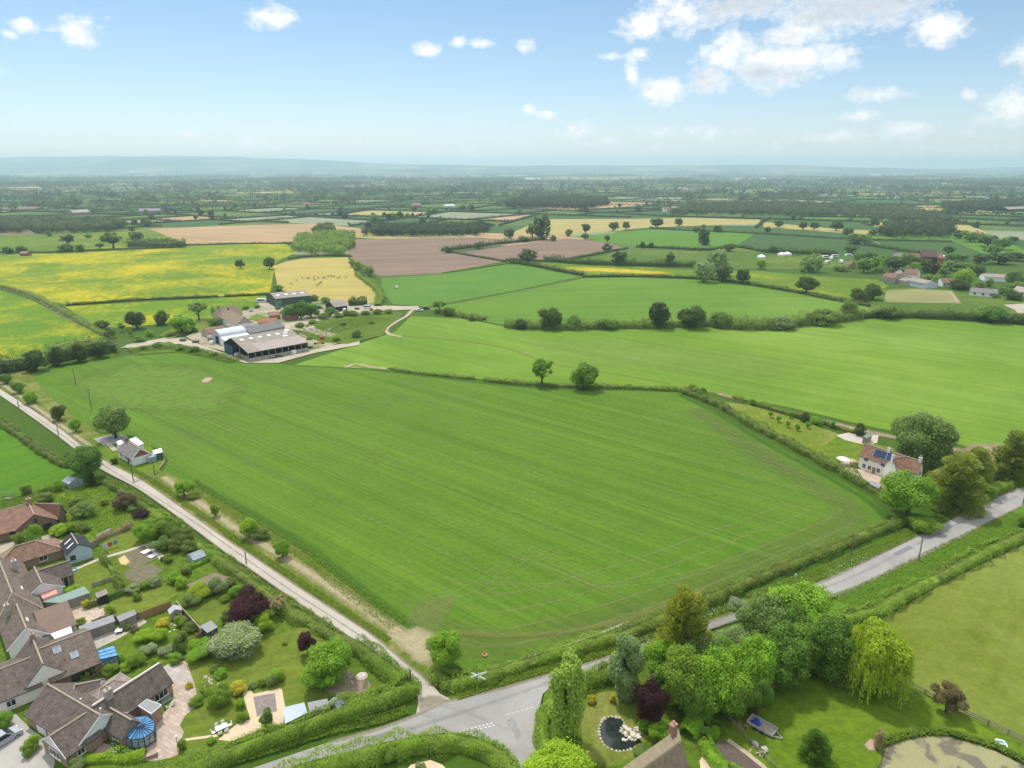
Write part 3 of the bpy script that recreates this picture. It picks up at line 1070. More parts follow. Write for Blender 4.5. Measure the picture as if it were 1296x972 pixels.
Y0, Y1 = 690, 11500
split([Vector((-.82 * Y0 - 200, Y0)), Vector((.82 * Y0 + 200, Y0)), Vector((.82 * Y1, Y1)), Vector((-.82 * Y1, Y1))])
m_pale = field('m_pale', (.20, .235, .14), (.24, .26, .16), .1, .1, 5, 200., 90., fine=.15)
fm = [m_mid, m_dkgreen, m_pale, m_dull, m_fresh, m_dkgreen, m_straw, m_brown, m_plough, m_up]
fw = [22, 20, 14, 12, 7, 14, 6, 4, 3, 5]
mb = MB()
wood_cells = []
for c in cells:
    cy = sum(p.y for p in c) / len(c); cx = sum(p.x for p in c) / len(c)
    if rs.random() < (.05 if cy < 2500 else .11): wood_cells.append(c)
    mb.poly(c, .02, rs.choices(range(10), fw)[0])
tag(mb.build('farmland', fm), None, None, None, 'structure')

# --- hills along the skyline
SKY1 = [(-900, 208), (-300, 204), (0, 202), (60, 201), (140, 199.5), (200, 201), (250, 199.5), (330, 201), (420, 204), (470, 207), (560, 209), (650, 210.5), (750, 209.5), (840, 210), (960, 209), (1010, 211), (1100, 213), (1200, 214), (1290, 211), (1500, 209), (2200, 207)]
SKY2 = [(-900, 222), (200, 219), (330, 217), (380, 214.5), (420, 214), (520, 213.5), (600, 215), (700, 217), (800, 216), (1000, 217), (1150, 217.5), (1250, 216.5), (1500, 216), (2200, 216)]


def hill(name, prof, yc, dep, nx, ny, seed, z0):
    rng = np.random.default_rng(seed)
    px = np.linspace(-700, 2000, nx)
    top = np.interp(px, [a for a, b in prof], [b for a, b in prof])
    ph = rng.uniform(0, 6.28, 8)
    b = MB()
    for j in range(ny):
        v = j / (ny - 1)
        y = yc - dep * .72 + dep * 1.3 * v
        bump_ = math.sin(min(v / .56, 1.6) * math.pi / 2) ** 1.3 if v < .56 else max(0, math.cos((v - .56) / .44 * math.pi / 2))
        for i in range(nx):
            X = (px[i] - 648) / F * yc * 1.0
            hmax = H + (YH - top[i]) / F * yc * 1.045
            z = max(0, hmax) * bump_ * (1 + .05 * math.sin(i * .9 + ph[0] + j) + .04 * math.sin(i * 2.3 + ph[1] - j * 1.7) * (1 if v < .55 else .3)) if v < .5 or v > .6 else max(0, hmax) * bump_ * (1 + .012 * math.sin(i * 1.3 + ph[2]) + .012 * math.sin(i * .47 + ph[3]))
            b.v.append((X, y + dep * .06 * math.sin(i * .31 + ph[4]), z + z0))
    for j in range(ny - 1):
        for i in range(nx - 1):
            b.f.append([j * nx + i, j * nx + i + 1, (j + 1) * nx + i + 1, (j + 1) * nx + i]); b.m.append(0); b.uv.append(None)
    return tag(b.build(name, m_hill, smooth=True), None, None, None, 'structure')


m_hill, nth, bh = new_mat('m_hill')
vo = N(nth, 'ShaderNodeTexVoronoi'); vo.inputs['Scale'].default_value = 1 / 420; nth.links.new(pos(nth, .3, (1, .6, 1)), vo.inputs['Vector'])
hcol = mixc(nth, ramp(nth, noise(nth, pos(nth), 1 / 900, 5, .65), .42, .60), (.10, .155, .055), (.026, .05, .02))
sc_ = N(nth, 'ShaderNodeSeparateColor'); nth.links.new(vo.outputs['Color'], sc_.inputs[0])
hcol = mixc(nth, ramp(nth, sc_.outputs[0], .72, .74, 0, .75), hcol, (.27, .24, .12))
hcol = mixc(nth, ramp(nth, sc_.outputs[1], .7, .72, 0, .8), hcol, (.03, .055, .02))
nth.links.new(hcol, bh.inputs['Base Color']); bh.inputs['Roughness'].default_value = .95
hill('hills', SKY1, 13600, 5200, 150, 16, 3, -2)
hill('foothills', SKY2, 10400, 2200, 120, 12, 5, -2)
# low rise with the red fields in the middle distance
hill('rise', [(-900, 240), (500, 232), (600, 227), (660, 221.5), (700, 220), (780, 221.5), (900, 222), (985, 221), (1040, 226), (1100, 230), (2200, 240)], 7000, 2300, 110, 12, 8, -2)
# ------------------------------------------------------------------ fields (survey points)
psheet('field', [(-900, 300), (0, 297), (60, 297), (150, 294), (190, 289), (240, 310), (150, 316), (70, 322), (0, 322), (-900, 330)], field('m_e1b', (.105, .185, .028), (.15, .225, .034), .2, .1, 5, 60., 50., speck=(YEL, 60., .45, .5), fine=.3))
psheet('field', [(-900, 360), (-900, 326), (0, 323), (70, 321), (150, 316), (240, 311), (360, 308), (378, 318), (350, 331), (346, 347), (342, 370), (276, 375), (85, 386), (60, 381), (0, 361)], m_butter)
psheet('field', [(82, 388), (276, 377), (334, 374), (352, 374), (372, 384), (330, 395), (245, 406), (150, 415), (120, 412)], m_butter2)
psheet('field', [(-700, 340), (0, 367), (40, 380), (94, 408), (140, 428), (145, 450), (100, 458), (30, 470), (-60, 482), (-800, 500)], m_butter3)
psheet('field', [(188, 289.5), (330, 284.5), (400, 283), (465, 290), (458, 296), (424, 297), (380, 303), (362, 308), (240, 310)], m_brown)
psheet('field', [(346, 337), (362, 331), (385, 327), (440, 325.5), (449, 345), (470, 356), (482, 368), (481, 386), (412, 382), (352, 366)], m_tan)
psheet('field', [(447, 303), (530, 301), (608, 300.5), (655, 306), (690, 304), (600, 314), (563, 319), (640, 330.5), (560, 346), (482, 350), (452, 336), (440, 322)], m_plough)
psheet('field', [(580, 320), (690, 304.5), (720, 302), (770, 307), (792, 315), (745, 324), (690, 332), (640, 329.5)], m_plough)
psheet('field', [(482, 352), (560, 347), (640, 335), (680, 335), (737, 350), (640, 370), (540, 388), (497, 385), (484, 370)], m_up2)
psheet('field', [(540, 391), (640, 372), (740, 352), (800, 351), (900, 355), (1000, 370), (1090, 382), (1110, 398), (1060, 403), (985, 410), (905, 412), (800, 412), (740, 414), (650, 414), (590, 402)], m_up)
psheet('field', [(660, 333), (720, 332), (800, 337), (880, 342), (960, 343), (1040, 350), (1110, 354), (1125, 362), (1090, 380), (1000, 368), (900, 354), (800, 350), (738, 350)], field('m_c2', (.125, .21, .030), (.165, .25, .034), .1, .1, 4, 80., 60., speck=(YEL, 50., .6, .53), fine=.3))
blob('field_flowers', [(715, 343), (760, 345), (820, 347), (860, 349), (870, 345), (800, 340), (740, 337), (700, 337)], worn('w_butter', (.55, .42, .02), .46, .12))
psheet('field', [(1085, 382), (1120, 366), (1170, 364), (1230, 372), (1290, 378), (1420, 384), (1420, 398), (1200, 396), (1112, 398)], m_dull)
psheet('field', [(1118, 382), (1122, 368), (1160, 366), (1205, 368), (1217, 384), (1150, 383)], field('m_fallow', (.21, .21, .085), (.25, .24, .105), .2, .1, 3, 40, 30., fine=.25))
psheet('field', [(724, 299.5), (823, 290.6), (956, 295), (931, 312), (895, 316), (805, 312.5)], m_fresh)
psheet('field', [(650, 296), (653, 292), (690, 277.5), (800, 277), (870, 275.5), (962, 278), (962, 283), (822, 288), (742, 295), (692, 299)], m_straw)
psheet('field', [(956, 295), (1070, 302), (1101, 304), (1131, 316), (1078, 322), (966, 318), (931, 312)], m_dkgreen)
psheet('field', [(1101, 303), (1205, 305), (1246, 322), (1195, 326), (1131, 315)], m_dkgreen)
psheet('field', [(1070, 301), (1101, 300), (1208, 302), (1207, 304.5), (1101, 302.7)], m_fresh)
psheet('field', [(966, 281), (1060, 290), (1115, 292), (1110, 297), (1070, 295), (966, 287.5)], m_straw)
psheet('field', [(720, 330), (805, 317), (900, 320), (1000, 324), (1110, 325), (1120, 336), (1000, 341), (880, 340), (800, 336)], m_dull)
psheet('field', [(975, 262), (1115, 261), (1112, 268), (1070, 272), (975, 274)], m_dkgreen)
psheet('field', [(1210, 276), (1300, 270), (1420, 276), (1420, 284), (1300, 284)], m_dkgreen)
# the far bright field, then the big drilled field in front
psheet('field', [(372, 462), (440, 440), (500, 420), (520, 400), (590, 404), (650, 416), (740, 416), (900, 414), (1000, 411), (1060, 405), (1140, 402), (1260, 410), (1296, 412), (2300, 470), (2300, 900), (1500, 620), (1296, 585), (1210, 562), (1100, 540), (1000, 516), (900, 497), (858, 494), (700, 488), (560, 476), (470, 467)], m_far)
MAIN = [(530, 803), (505, 790), (470, 765), (430, 733), (385, 698), (340, 670), (310, 653), (270, 632), (235, 610), (205, 599), (213, 583), (200, 568), (165, 553), (140, 550), (110, 541), (60, 505), (30, 480), (40, 471), (100, 461), (170, 449), (225, 444), (300, 455), (372, 463), (440, 467), (500, 471), (560, 478), (640, 487), (720, 492), (800, 493), (858, 496), (900, 517), (960, 552), (1040, 596), (1100, 629), (1138, 664), (1100, 680), (1040, 702), (940, 746), (860, 779), (800, 800), (720, 832), (650, 852), (600, 858), (560, 830)]
psheet('field', MAIN, m_main)
psheet('field', [(-700, 500), (0, 528), (40, 556), (75, 580), (118, 606), (90, 612), (40, 622), (0, 630), (-800, 720)], m_leftf)
psheet('field', [(1296, 1010), (1135, 862), (1128, 850), (1108, 790), (1200, 735), (1296, 690), (1500, 610), (2200, 760), (1700, 1010)], m_paddock)
# headlands and lush edge of the drilled field, wheelings
pribbon('field_edge', [(1128, 664), (1090, 683), (1040, 703), (940, 746), (860, 779), (790, 804), (700, 834), (620, 850)], 7, w_lush)
pribbon('field_edge', [(858, 499), (905, 522), (962, 557), (1040, 600), (1098, 634), (1128, 662)], 4.5, w_lush)
pribbon('field_edge', [(528, 800), (505, 785), (470, 758), (430, 726), (385, 692), (340, 665), (305, 645), (270, 627), (240, 609)], 5, w_lush)
pribbon('field_edge', [(470, 468), (560, 479), (640, 488), (720, 493), (800, 494), (856, 496)], 4, w_lush)
pribbon('field_tint', [(880, 516), (940, 560), (1010, 604), (1060, 634), (1078, 655), (1050, 674), (970, 710), (870, 750), (770, 785), (680, 808), (600, 815), (540, 800)], 15, w_tint)
blob('field_sun_tint', [(60, 485), (150, 455), (260, 460), (330, 490), (300, 530), (200, 530), (110, 515)], w_sunny)  # sunlight through a cloud gap, painted into the field colour
blob('field_sun_tint', [(620, 430), (760, 425), (900, 440), (1060, 462), (1000, 485), (850, 478), (700, 460)], worn('w_sunny2', (.22, .34, .055), .34, .04, amax=.32))  # second painted sun patch, on the far bright field
for off in (0, 4.5, 9.5, 15):
    pts = smooth_path([P2(*q) for q in [(870, 512), (930, 552), (1010, 598), (1068, 634), (1086, 655), (1060, 672), (980, 706), (880, 748), (780, 783), (690, 808), (610, 818), (545, 800)]], 4)
    q = []
    for i, p in enumerate(pts):
        t = (pts[min(i + 1, len(pts) - 1)] - pts[max(i - 1, 0)]).normalized()
        q.append(p + Vector((t.y, -t.x)) * off)
    for sh in (-.9, .9): ribbon('wheel_track', [p + Vector((sh, sh * .4)) for p in q], .8, w_tram, step=6)
for px in ([(520, 790), (545, 770), (600, 742), (640, 715), (690, 690)], [(530, 796), (560, 772), (612, 748), (660, 718), (720, 690)], [(532, 798), (528, 780), (520, 765), (528, 758), (545, 756), (590, 748)], [(640, 700), (760, 745), (790, 760)], [(560, 735), (760, 742), (900, 722), (1000, 690)], [(250, 505), (330, 520), (420, 548), (520, 590)]):
    for sh in (-.9, .9): ribbon('wheel_track', [P2(*q) + Vector((sh, -sh * .5)) for q in px], .8, w_tram)
for k in range(22):
    # paired tramlines along the drilling direction
    for sh in (-.9, .9):
        g0 = P2(640, 560) + Vector((-math.sin(A_MAIN), math.cos(A_MAIN))) * ((k - 8) * 11.5 + sh)
        dv = Vector((math.cos(A_MAIN), math.sin(A_MAIN)))
        run = []
        for s_ in range(-200, 210, 8):
            p = g0 + dv * s_
            x, y, _ = proj((p.x, p.y, 0))
            if inpoly(x, y, MAIN) and y < 778 and not (y > 690 and x > 850): run.append(p)
            elif len(run) > 3: break
            else: run = []
        if len(run) > 3: ribbon('tramline', [run[0], run[len(run) // 3], run[2 * len(run) // 3], run[-1]], .75, w_tram, step=8)
blob('worn_gateway', [(505, 792), (520, 765), (545, 752), (585, 752), (570, 780), (556, 805), (530, 815)], worn('w_gate', (.22, .215, .085), .40, .3, amax=.30))
blob('bare_patch', [(253, 483), (260, 478), (268, 477), (271, 480), (264, 485), (256, 486)], w_bare)
for px in ([(318, 692), (323, 690), (328, 694), (324, 697)], [(348, 735), (362, 740), (360, 744), (347, 739)], [(312, 702), (318, 700), (324, 706), (316, 706)]):
    blob('bare_patch', px, worn('w_bare2', (.34, .29, .16), .44, .7))
# far field: worn track along its edge, bare headland
pribbon('track', [(905, 498), (960, 513), (1010, 526), (1060, 538), (1110, 550), (1165, 560), (1215, 572), (1290, 584)], [5, 9], w_soil)
pribbon('track', [(490, 424), (520, 426), (580, 431), (640, 441), (700, 461), (770, 472), (850, 486)], 4, w_dry2)
pribbon('track', [(436, 467), (450, 461), (470, 465), (500, 468)], 5, w_dry)
blob('bare_patch', [(1200, 575), (1225, 560), (1270, 560), (1296, 575), (1290, 590), (1230, 590)], w_soil)
pribbon('track', [(530, 391), (522, 393), (515, 400), (501, 408), (489, 417), (494, 424), (512, 427)], 4.2, w_track)
pribbon('track', [(497, 386), (560, 384), (600, 381), (680, 366), (738, 352)], 4, w_dry2)
# verge of the lane: rough grass, mown hay-coloured strip
psheet('verge', [(0, 470), (35, 470), (62, 503), (112, 540), (140, 562), (160, 590), (205, 597), (235, 610), (272, 632), (310, 654), (340, 671), (385, 700), (430, 735), (470, 766), (505, 791), (530, 803), (560, 832), (575, 880), (520, 850), (440, 792), (372, 748), (300, 700), (228, 650), (170, 612), (120, 578), (50, 523), (0, 493), (-80, 440)], field('m_verge', (.125, .175, .036), (.165, .205, .048), None, patch=9., fine=.6, speck=((.30, .255, .105), 9., .75, .47)))
pribbon('verge_hay', [(205, 603), (240, 628), (290, 664), (340, 694), (390, 725), (440, 758), (480, 785), (520, 815), (535, 840)], [3.5, 5], w_dry)
pribbon('verge_hay', [(0, 485), (40, 512), (90, 548), (125, 572)], 3, w_dry)
blob('verge_hay', [(500, 800), (530, 790), (556, 800), (560, 825), (548, 852), (530, 846), (505, 825), (480, 800)], w_dry)
pribbon('verge_hay', [(560, 800), (640, 806), (720, 800), (800, 783), (900, 745)], 3, w_dry2)
pribbon('verge_hay', [(640, 842), (700, 824), (770, 799), (800, 786)], 1.3, worn('w_straw', (.42, .38, .26), .44, .8))
# estate: garden ground
psheet('garden_ground', [(-300, 690), (0, 632), (40, 622), (90, 612), (120, 607), (160, 625), (230, 672), (300, 722), (380, 770), (460, 826), (515, 872), (520, 885), (420, 925), (300, 958), (200, 990), (-400, 1010)], m_rough)
psheet('lawn', [(0, 640), (60, 625), (110, 612), (150, 640), (185, 660), (165, 690), (120, 690), (88, 690), (88, 650), (50, 636), (0, 650)], m_wild)
psheet('lawn', [(128, 678), (160, 660), (205, 688), (210, 708), (170, 705), (140, 706)], m_lawn)
psheet('lawn', [(86, 727), (128, 708), (146, 730), (110, 748), (92, 745)], m_lawn)
psheet('lawn', [(132, 772), (148, 756), (200, 738), (226, 744), (228, 752), (180, 778), (150, 782), (140, 784)], m_lawn)
psheet('lawn', [(148, 828), (170, 806), (205, 790), (226, 796), (216, 812), (190, 828), (160, 840)], m_lawn2)
psheet('lawn', [(238, 765), (262, 760), (300, 742), (300, 752), (270, 770), (250, 775)], m_lawn)
psheet('lawn', [(240, 780), (296, 752), (310, 770), (280, 785), (255, 796)], m_lawn)
psheet('lawn', [(222, 846), (262, 838), (300, 830), (340, 808), (392, 792), (430, 835), (450, 870), (415, 885), (388, 890), (360, 896), (320, 880), (300, 905), (290, 945), (220, 960), (215, 900)], m_lawn)
psheet('patio', [(206, 846), (234, 838), (240, 850), (247, 870), (249, 895), (234, 908), (228, 920), (233, 928), (228, 942), (226, 956), (202, 964), (163, 964), (118, 956), (130, 942), (170, 950), (200, 915), (220, 880)], paving('m_patio', (.47, .37, .30), .8), smooth=1.2)
psheet('patio', [(207, 846), (222, 842), (238, 851), (244, 862), (238, 870), (222, 866)], paving('m_slab', (.47, .42, .38), 1.0))
psheet('path', [(307, 871), (314, 869), (321, 880), (353, 873), (357, 874), (361, 896), (359, 917), (330, 926), (292, 940), (276, 938), (303, 916), (317, 912), (309, 886)], plain('m_gravel', (.58, .46, .31), .9, .16, 2))
psheet('paving', [(320.7, 884), (348, 878.6), (351, 902), (325.5, 909)], paving('m_sett', (.27, .235, .215), .35, .25))
psheet('path', [(232, 937), (275, 931), (276, 934), (232, 940)], plain('m_gravel', (.5, .4, .28)))
psheet('path', [(222, 832), (262, 820), (264, 825), (222, 838)], plain('m_path2', (.42, .36, .27), .9, .2, 2))
psheet('bare_soil', [(405, 862), (440, 850), (470, 868), (462, 880), (432, 884), (415, 878)], plain('m_dirt', (.23, .18, .12), .95, .3, 1))
psheet('bare_soil', [(235, 742), (272, 726), (294, 733), (282, 745), (246, 748)], plain('m_soil', (.20, .155, .115), .95, .25, 1.5))
psheet('vegetable_bed', [(150, 706), (184, 692), (203, 706), (168, 722)], plain('m_soil2', (.155, .135, .085), .95, .3, 1.2))
psheet('vegetable_bed', [(156, 725), (192, 714), (206, 724), (176, 740), (160, 734)], plain('m_soil2', (.155, .125, .085)))
pribbon('path', [(186, 690), (200, 702), (210, 712)], 1.2, plain('m_slab2', (.46, .41, .34), .9, .15, 2))
pribbon('path', [(86, 726), (128, 708), (160, 699), (186, 690)], 1.0, plain('m_slab2', (.46, .41, .34)))
blob('straw_patch', [(148, 708), (158, 702), (166, 712), (160, 718), (152, 716)], worn('w_straw2', (.55, .42, .2), .3, 1.2))
psheet('patio', [(84, 771), (128, 757), (138, 772), (138, 782), (100, 796)], paving('m_patio2', (.53, .43, .33), .7))
psheet('patio', [(100, 806), (148, 796), (182, 784), (186, 789), (150, 810), (116, 826)], paving('m_patio3', (.46, .42, .36), .6))
psheet('driveway', [(-200, 1010), (-200, 900), (20, 905), (40, 925), (62, 940), (70, 965), (60, 1010)], asphalt('m_drive', (.33, .31, .285), (.42, .40, .36)))
psheet('driveway', [(-100, 700), (0, 690), (60, 678), (90, 690), (60, 705), (0, 720)], MATS.get('m_yard') or m_yard)
# bungalow plot by the lane
psheet('lawn', [(108, 553), (150, 549), (186, 560), (207, 585), (200, 600), (170, 606), (135, 585)], m_lawn2)
psheet('driveway', [(118, 556), (142, 551), (160, 552), (158, 560), (132, 565)], asphalt('m_drive2', (.26, .26, .26), (.34, .335, .33)))
pribbon('path', [(130, 556), (138, 563), (146, 571)], 1.3, m_conc)
pribbon('path', [(206, 577), (208, 584), (199, 596)], 1.0, w_soil)
# right garden round the white cottage
psheet('lawn', [(905, 508), (950, 514), (1000, 528), (1055, 548), (1095, 560), (1180, 580), (1190, 620), (1150, 640), (1100, 610), (1040, 582), (960, 540)], field('m_orch', (.15, .215, .034), (.205, .25, .044), None, patch=14., fine=.4, speck=((.30, .27, .10), 16., .6, .5)))
psheet('lawn', [(1040, 568), (1060, 552), (1092, 562), (1085, 588), (1060, 590)], m_lawn2)
psheet('patio', [(1056, 590), (1078, 581), (1092, 588), (1118, 600), (1112, 614), (1096, 610), (1070, 598)], paving('m_patio4', (.52, .40, .30), .8))
psheet('patio', [(1058, 552), (1075, 548), (1112, 552), (1110, 562), (1090, 563), (1070, 558)], plain('m_slab2', (.46, .41, .34)))
# bottom right gardens
psheet('garden_ground', [(690, 868), (730, 860), (800, 840), (900, 802), (1000, 770), (1060, 760), (1115, 830), (1135, 862), (1296, 945), (1296, 1010), (690, 1010), (682, 930)], m_rough)
psheet('lawn', [(745, 880), (775, 876), (800, 882), (815, 905), (820, 935), (800, 960), (770, 972), (740, 960), (735, 920)], field('m_lawn3', (.155, .20, .038), (.21, .225, .058), None, patch=6., fine=.4, speck=((.34, .28, .10), 6., .55, .52)))
psheet('lawn', [(925, 905), (950, 880), (985, 866), (1060, 858), (1135, 864), (1230, 914), (1296, 952), (1296, 1010), (985, 1010), (950, 955), (925, 925)], m_lawn2)
POND = [(1120, 951), (1129, 940), (1150, 935.5), (1183, 929), (1197, 933), (1209, 939), (1220, 938.6), (1251, 949), (1278, 962), (1300, 975), (1330, 1010), (1110, 1010), (1116, 970)]
psheet('pond_bank', [(x + (3 if x > 1200 else -2), y - 3) for x, y in POND], plain('m_bank', (.075, .075, .03), .95, .4, 2), smooth=1.5)
mw, ntw, bw = new_mat('m_scum')
pn = noise(ntw, pos(ntw), .22, 5, .6, .8); fn_ = noise(ntw, pos(ntw), 2.5, 4, .7)
wc = mixc(ntw, ramp(ntw, fn_, .3, .7), (.25, .245, .115), (.31, .30, .15))
wm = ramp(ntw, pn, .50, .58)
wc = mixc(ntw, wm, wc, (.135, .12, .085))
ntw.links.new(wc, bw.inputs['Base Color']); ntw.links.new(ramp(ntw, wm, 0, 1, .7, .12), bw.inputs['Roughness'])
psheet('pond_water', POND, mw, smooth=1.5)
SMALL_POND = [(762, 913), (770, 909), (784, 910), (790, 917), (786, 927), (800, 938), (806, 944), (798, 950), (780, 952), (765, 944), (758, 928)]

psheet('pond_water', SMALL_POND, glass('m_darkwater', (.022, .030, .028), .12), smooth=1)
psheet('vegetable_bed', [(904, 943), (921, 938), (962, 969), (975, 1000), (940, 1000), (927, 975)], plain('m_soil3', (.115, .090, .075), .95, .25, 1.5))
pribbon('path', [(921, 938), (945, 955), (966, 972), (990, 1000)], .7, plain('m_slab3', (.40, .34, .24), .9, .2, 2))
blob('bare_patch', [(1092, 944), (1100, 935), (1112, 940), (1110, 953), (1098, 953)], w_bare)
blob('bare_patch', [(960, 868), (985, 860), (1010, 862), (1000, 870), (970, 874)], w_soil)
psheet('path', [(505, 985), (520, 968), (545, 962), (560, 968), (580, 990)], plain('m_gravel', (.5, .4, .28)))
psheet('path', [(885, 965), (893, 952), (905, 965), (915, 1000), (890, 1000)], plain('m_gravel', (.5, .4, .28)))
# ------------------------------------------------------------------ roads
U = [(1700, 420), (1420, 555), (1296, 617), (1239, 640), (1055, 731), (929, 778), (766, 834), (695, 855), (635, 873), (568, 889), (529, 906), (480, 924), (405, 945), (326, 972), (200, 1018)]
L_ = [(1700, 445), (1420, 577), (1296, 640), (1179, 700), (1100, 737), (1062, 754), (929, 787), (767, 847), (731, 858), (700, 868), (687, 880), (682, 900), (681, 925), (684, 950), (700, 1018), (660, 1018), (650, 968), (634, 950), (612, 938), (580, 934), (540, 937), (494, 946), (458, 955), (379, 978), (260, 1018)]
psheet('verge', [(1700, 405), (1296, 606), (1239, 628), (1100, 695), (1000, 738), (800, 818), (640, 866), (560, 885), (575, 895), (800, 832), (929, 785), (1055, 735), (1150, 690), (1060, 770), (1120, 760), (1296, 665), (1700, 470)], m_rough)
psheet('verge', [(1062, 754), (1179, 701), (1296, 642), (1420, 578), (1700, 447), (1700, 475), (1296, 668), (1200, 712), (1110, 765), (1050, 778)], m_fresh)
psheet('road', U + L_[::-1], m_asph)
lane_l = [(-200, 380), (-20, 489), (0, 501), (25, 518), (51, 536.5), (75, 554), (98, 572), (128, 595), (175, 620), (226, 656), (290, 704), (310, 717), (367, 757), (414, 789), (455, 817), (480, 834), (508, 858), (526, 876), (530, 890), (526, 908)]
lane_r = [(-200, 373), (-20, 482), (0, 493), (27, 510), (53, 527), (79, 545), (100, 562), (133, 584), (180, 609), (232, 645), (296, 690), (317, 703), (374, 742), (422, 773), (464, 800), (480, 812), (519, 845), (545, 866), (557, 880), (574, 889)]
psheet('lane', lane_l + lane_r[::-1], m_conc)
psheet('track', [(1226, 632), (1244, 630), (1252, 634), (1240, 641)], m_yard)
pribbon('road_wear', [(640, 906), (646, 915), (655, 930), (662, 945)], 2.2, w_pale)
pribbon('road_wear', [(1290, 628), (1180, 680), (1070, 735), (930, 782), (760, 842), (640, 885), (500, 930), (400, 955)], 2.2, worn('w_tyre', (.13, .13, .128), .5, .4, dens=.8, amax=.3))
pribbon('road_wear', [(20, 511), (75, 549), (130, 589), (228, 650), (305, 704), (370, 750), (418, 781), (470, 817), (520, 862)], .9, worn('w_dust', (.30, .28, .20), .5, .5, dens=.8))
ZL = LAYER[0] + .004
b = MB()
for (x0, y0, x1, y1, n, w_, dy) in ((586, 926.5, 625, 916.5, 8, .22, 0), (588, 929.5, 628, 919.2, 8, .22, 0), (641, 907, 678, 896, 6, .14, 0)):
    for i in range(n):
        a = P2(x0 + (x1 - x0) * i / n, y0 + (y1 - y0) * i / n); e = P2(x0 + (x1 - x0) * (i + .55) / n, y0 + (y1 - y0) * (i + .55) / n)
        t = (e - a).normalized(); q = Vector((-t.y, t.x)) * w_ / 2
        b.face([(*(a - q), ZL), (*(e - q), ZL), (*(e + q), ZL), (*(a + q), ZL)])
tag(b.build('road_markings', m_line), None, None, None, 'structure')
w_mud = worn('w_mud', (.27, .235, .17), .42, .8, amax=.7)
for pp, ww in ((U[2:13], 1.3), (L_[2:9], 1.3), (L_[13:24], 1.2), (lane_l[3:19], .7), (lane_r[3:19], .9)): pribbon('road_edge', pp, ww, w_mud)
blob('road_edge', [(528, 905), (548, 896), (572, 888), (560, 880), (540, 880), (524, 890)], w_mud)
for px in ([(700, 868), (724, 860), (730, 863), (706, 871)], [(470, 934), (496, 926), (500, 930), (474, 938)], [(1130, 702), (1150, 692), (1156, 695), (1136, 705)]): psheet('road_patch', px, asphalt('m_patch', (.16, .16, .158), (.21, .21, .205)))
# farmyard
psheet('yard_dirt', [(235, 427), (262, 413), (300, 397), (330, 384), (345, 380), (420, 379), (476, 384), (474, 396), (440, 399), (398, 408), (412, 424), (438, 431), (400, 446), (345, 453), (300, 449), (262, 440)], field('m_dirt_yard', (.31, .265, .18), (.40, .345, .25), None, patch=14., fine=.5, patch2=((.105, .18, .035), 16., .46, .9)))
psheet('yard', [(200, 430), (232, 428), (262, 440), (306, 455), (345, 455), (420, 438), (455, 432), (455, 437), (400, 447), (352, 460), (310, 460), (262, 446), (228, 436), (160, 441), (160, 437)], m_yard)
psheet('yard', [(152, 441), (165, 436), (210, 428), (212, 432), (176, 439)], m_yard)
psheet('yard', [(326, 383), (345, 382), (358, 388), (356, 395), (345, 391), (328, 387)], m_yard)
psheet('yard', [(355, 410), (400, 404), (412, 405), (370, 413), (362, 420), (356, 418)], m_yard)
psheet('yard', [(408, 396), (440, 388), (470, 387), (512, 388), (530, 388), (530, 392), (505, 393), (440, 395), (418, 398)], m_yard)
psheet('yard', [(390, 415), (402, 412), (432, 422), (425, 428), (405, 426)], m_yard)
psheet('rough_ground', [(366, 418), (400, 408), (440, 398), (500, 394), (512, 398), (490, 415), (485, 425), (440, 436), (405, 434), (385, 424)], m_rough)
psheet('rough_ground', [(160, 442), (215, 433), (230, 440), (265, 448), (310, 461), (300, 458), (225, 446), (170, 450)], m_rough)
psheet('lawn', [(200, 425), (238, 408), (255, 404), (275, 405), (270, 415), (240, 421), (215, 430)], m_lawn)
psheet('lawn', [(312, 405), (325, 398), (340, 402), (330, 408)], m_lawn)
blob('rubble_ground', [(378, 418), (392, 412), (408, 418), (430, 424), (420, 428), (400, 426)], w_track)
pribbon('track', [(225, 356), (250, 364), (290, 374), (330, 388)], 3, w_dry2)
pribbon('track', [(60, 442), (100, 432), (150, 436)], 3, w_soil)
pribbon('track', [(1200, 368), (1206, 374), (1212, 383)], 2.5, w_bare)
psheet('yard', [(1270, 386), (1300, 384), (1300, 396), (1290, 398), (1284, 392)], m_yard)
pribbon('rough_ground', [(0, 362), (40, 375), (80, 396), (120, 418)], 6, w_dry2)
# ------------------------------------------------------------------ hedges
H_ = phedge
H_('hedge', [(205, 999), (240, 982), (300, 957), (360, 935), (420, 913), (470, 896), (508, 882), (527, 873)], 3.3, 2.3, 'hedge', 'tall broad clipped hedge along the lower lane edge below the bungalow gardens', leafsz=.24, square=.5)
H_('hedge', [(518, 876), (498, 856), (472, 837), (447, 819)], 3.4, 1.8, 'hedge', 'bushy hedge curving round the lane corner behind the wooden pole', leafsz=.24)
H_('hedge', [(340, 1000), (385, 982), (440, 968), (490, 955), (540, 945), (580, 944), (615, 954), (640, 972), (655, 1000)], 3.4, 2.2, 'hedge', 'thick hedge curving round the near corner of the road junction', leafsz=.23)
H_('hedge', [(447, 819), (410, 800), (372, 778), (338, 755), (306, 730), (282, 713)], 3.2, 1.4, 'hedgedk', 'overgrown garden hedge beside the lane below the copper beech', leafsz=.27)
H_('hedge', [(282, 713), (256, 697), (231, 679), (211, 663), (190, 648)], 3.2, 1.3, 'hedge', 'low wide hedge beside the lane behind the vegetable gardens', leafsz=.28)
H_('hedge', [(190, 648), (172, 635), (153, 623), (132, 611)], 2.6, 1.4, 'hedgedk', 'shaggy hedge along the lane opposite the white bungalow', leafsz=.3)
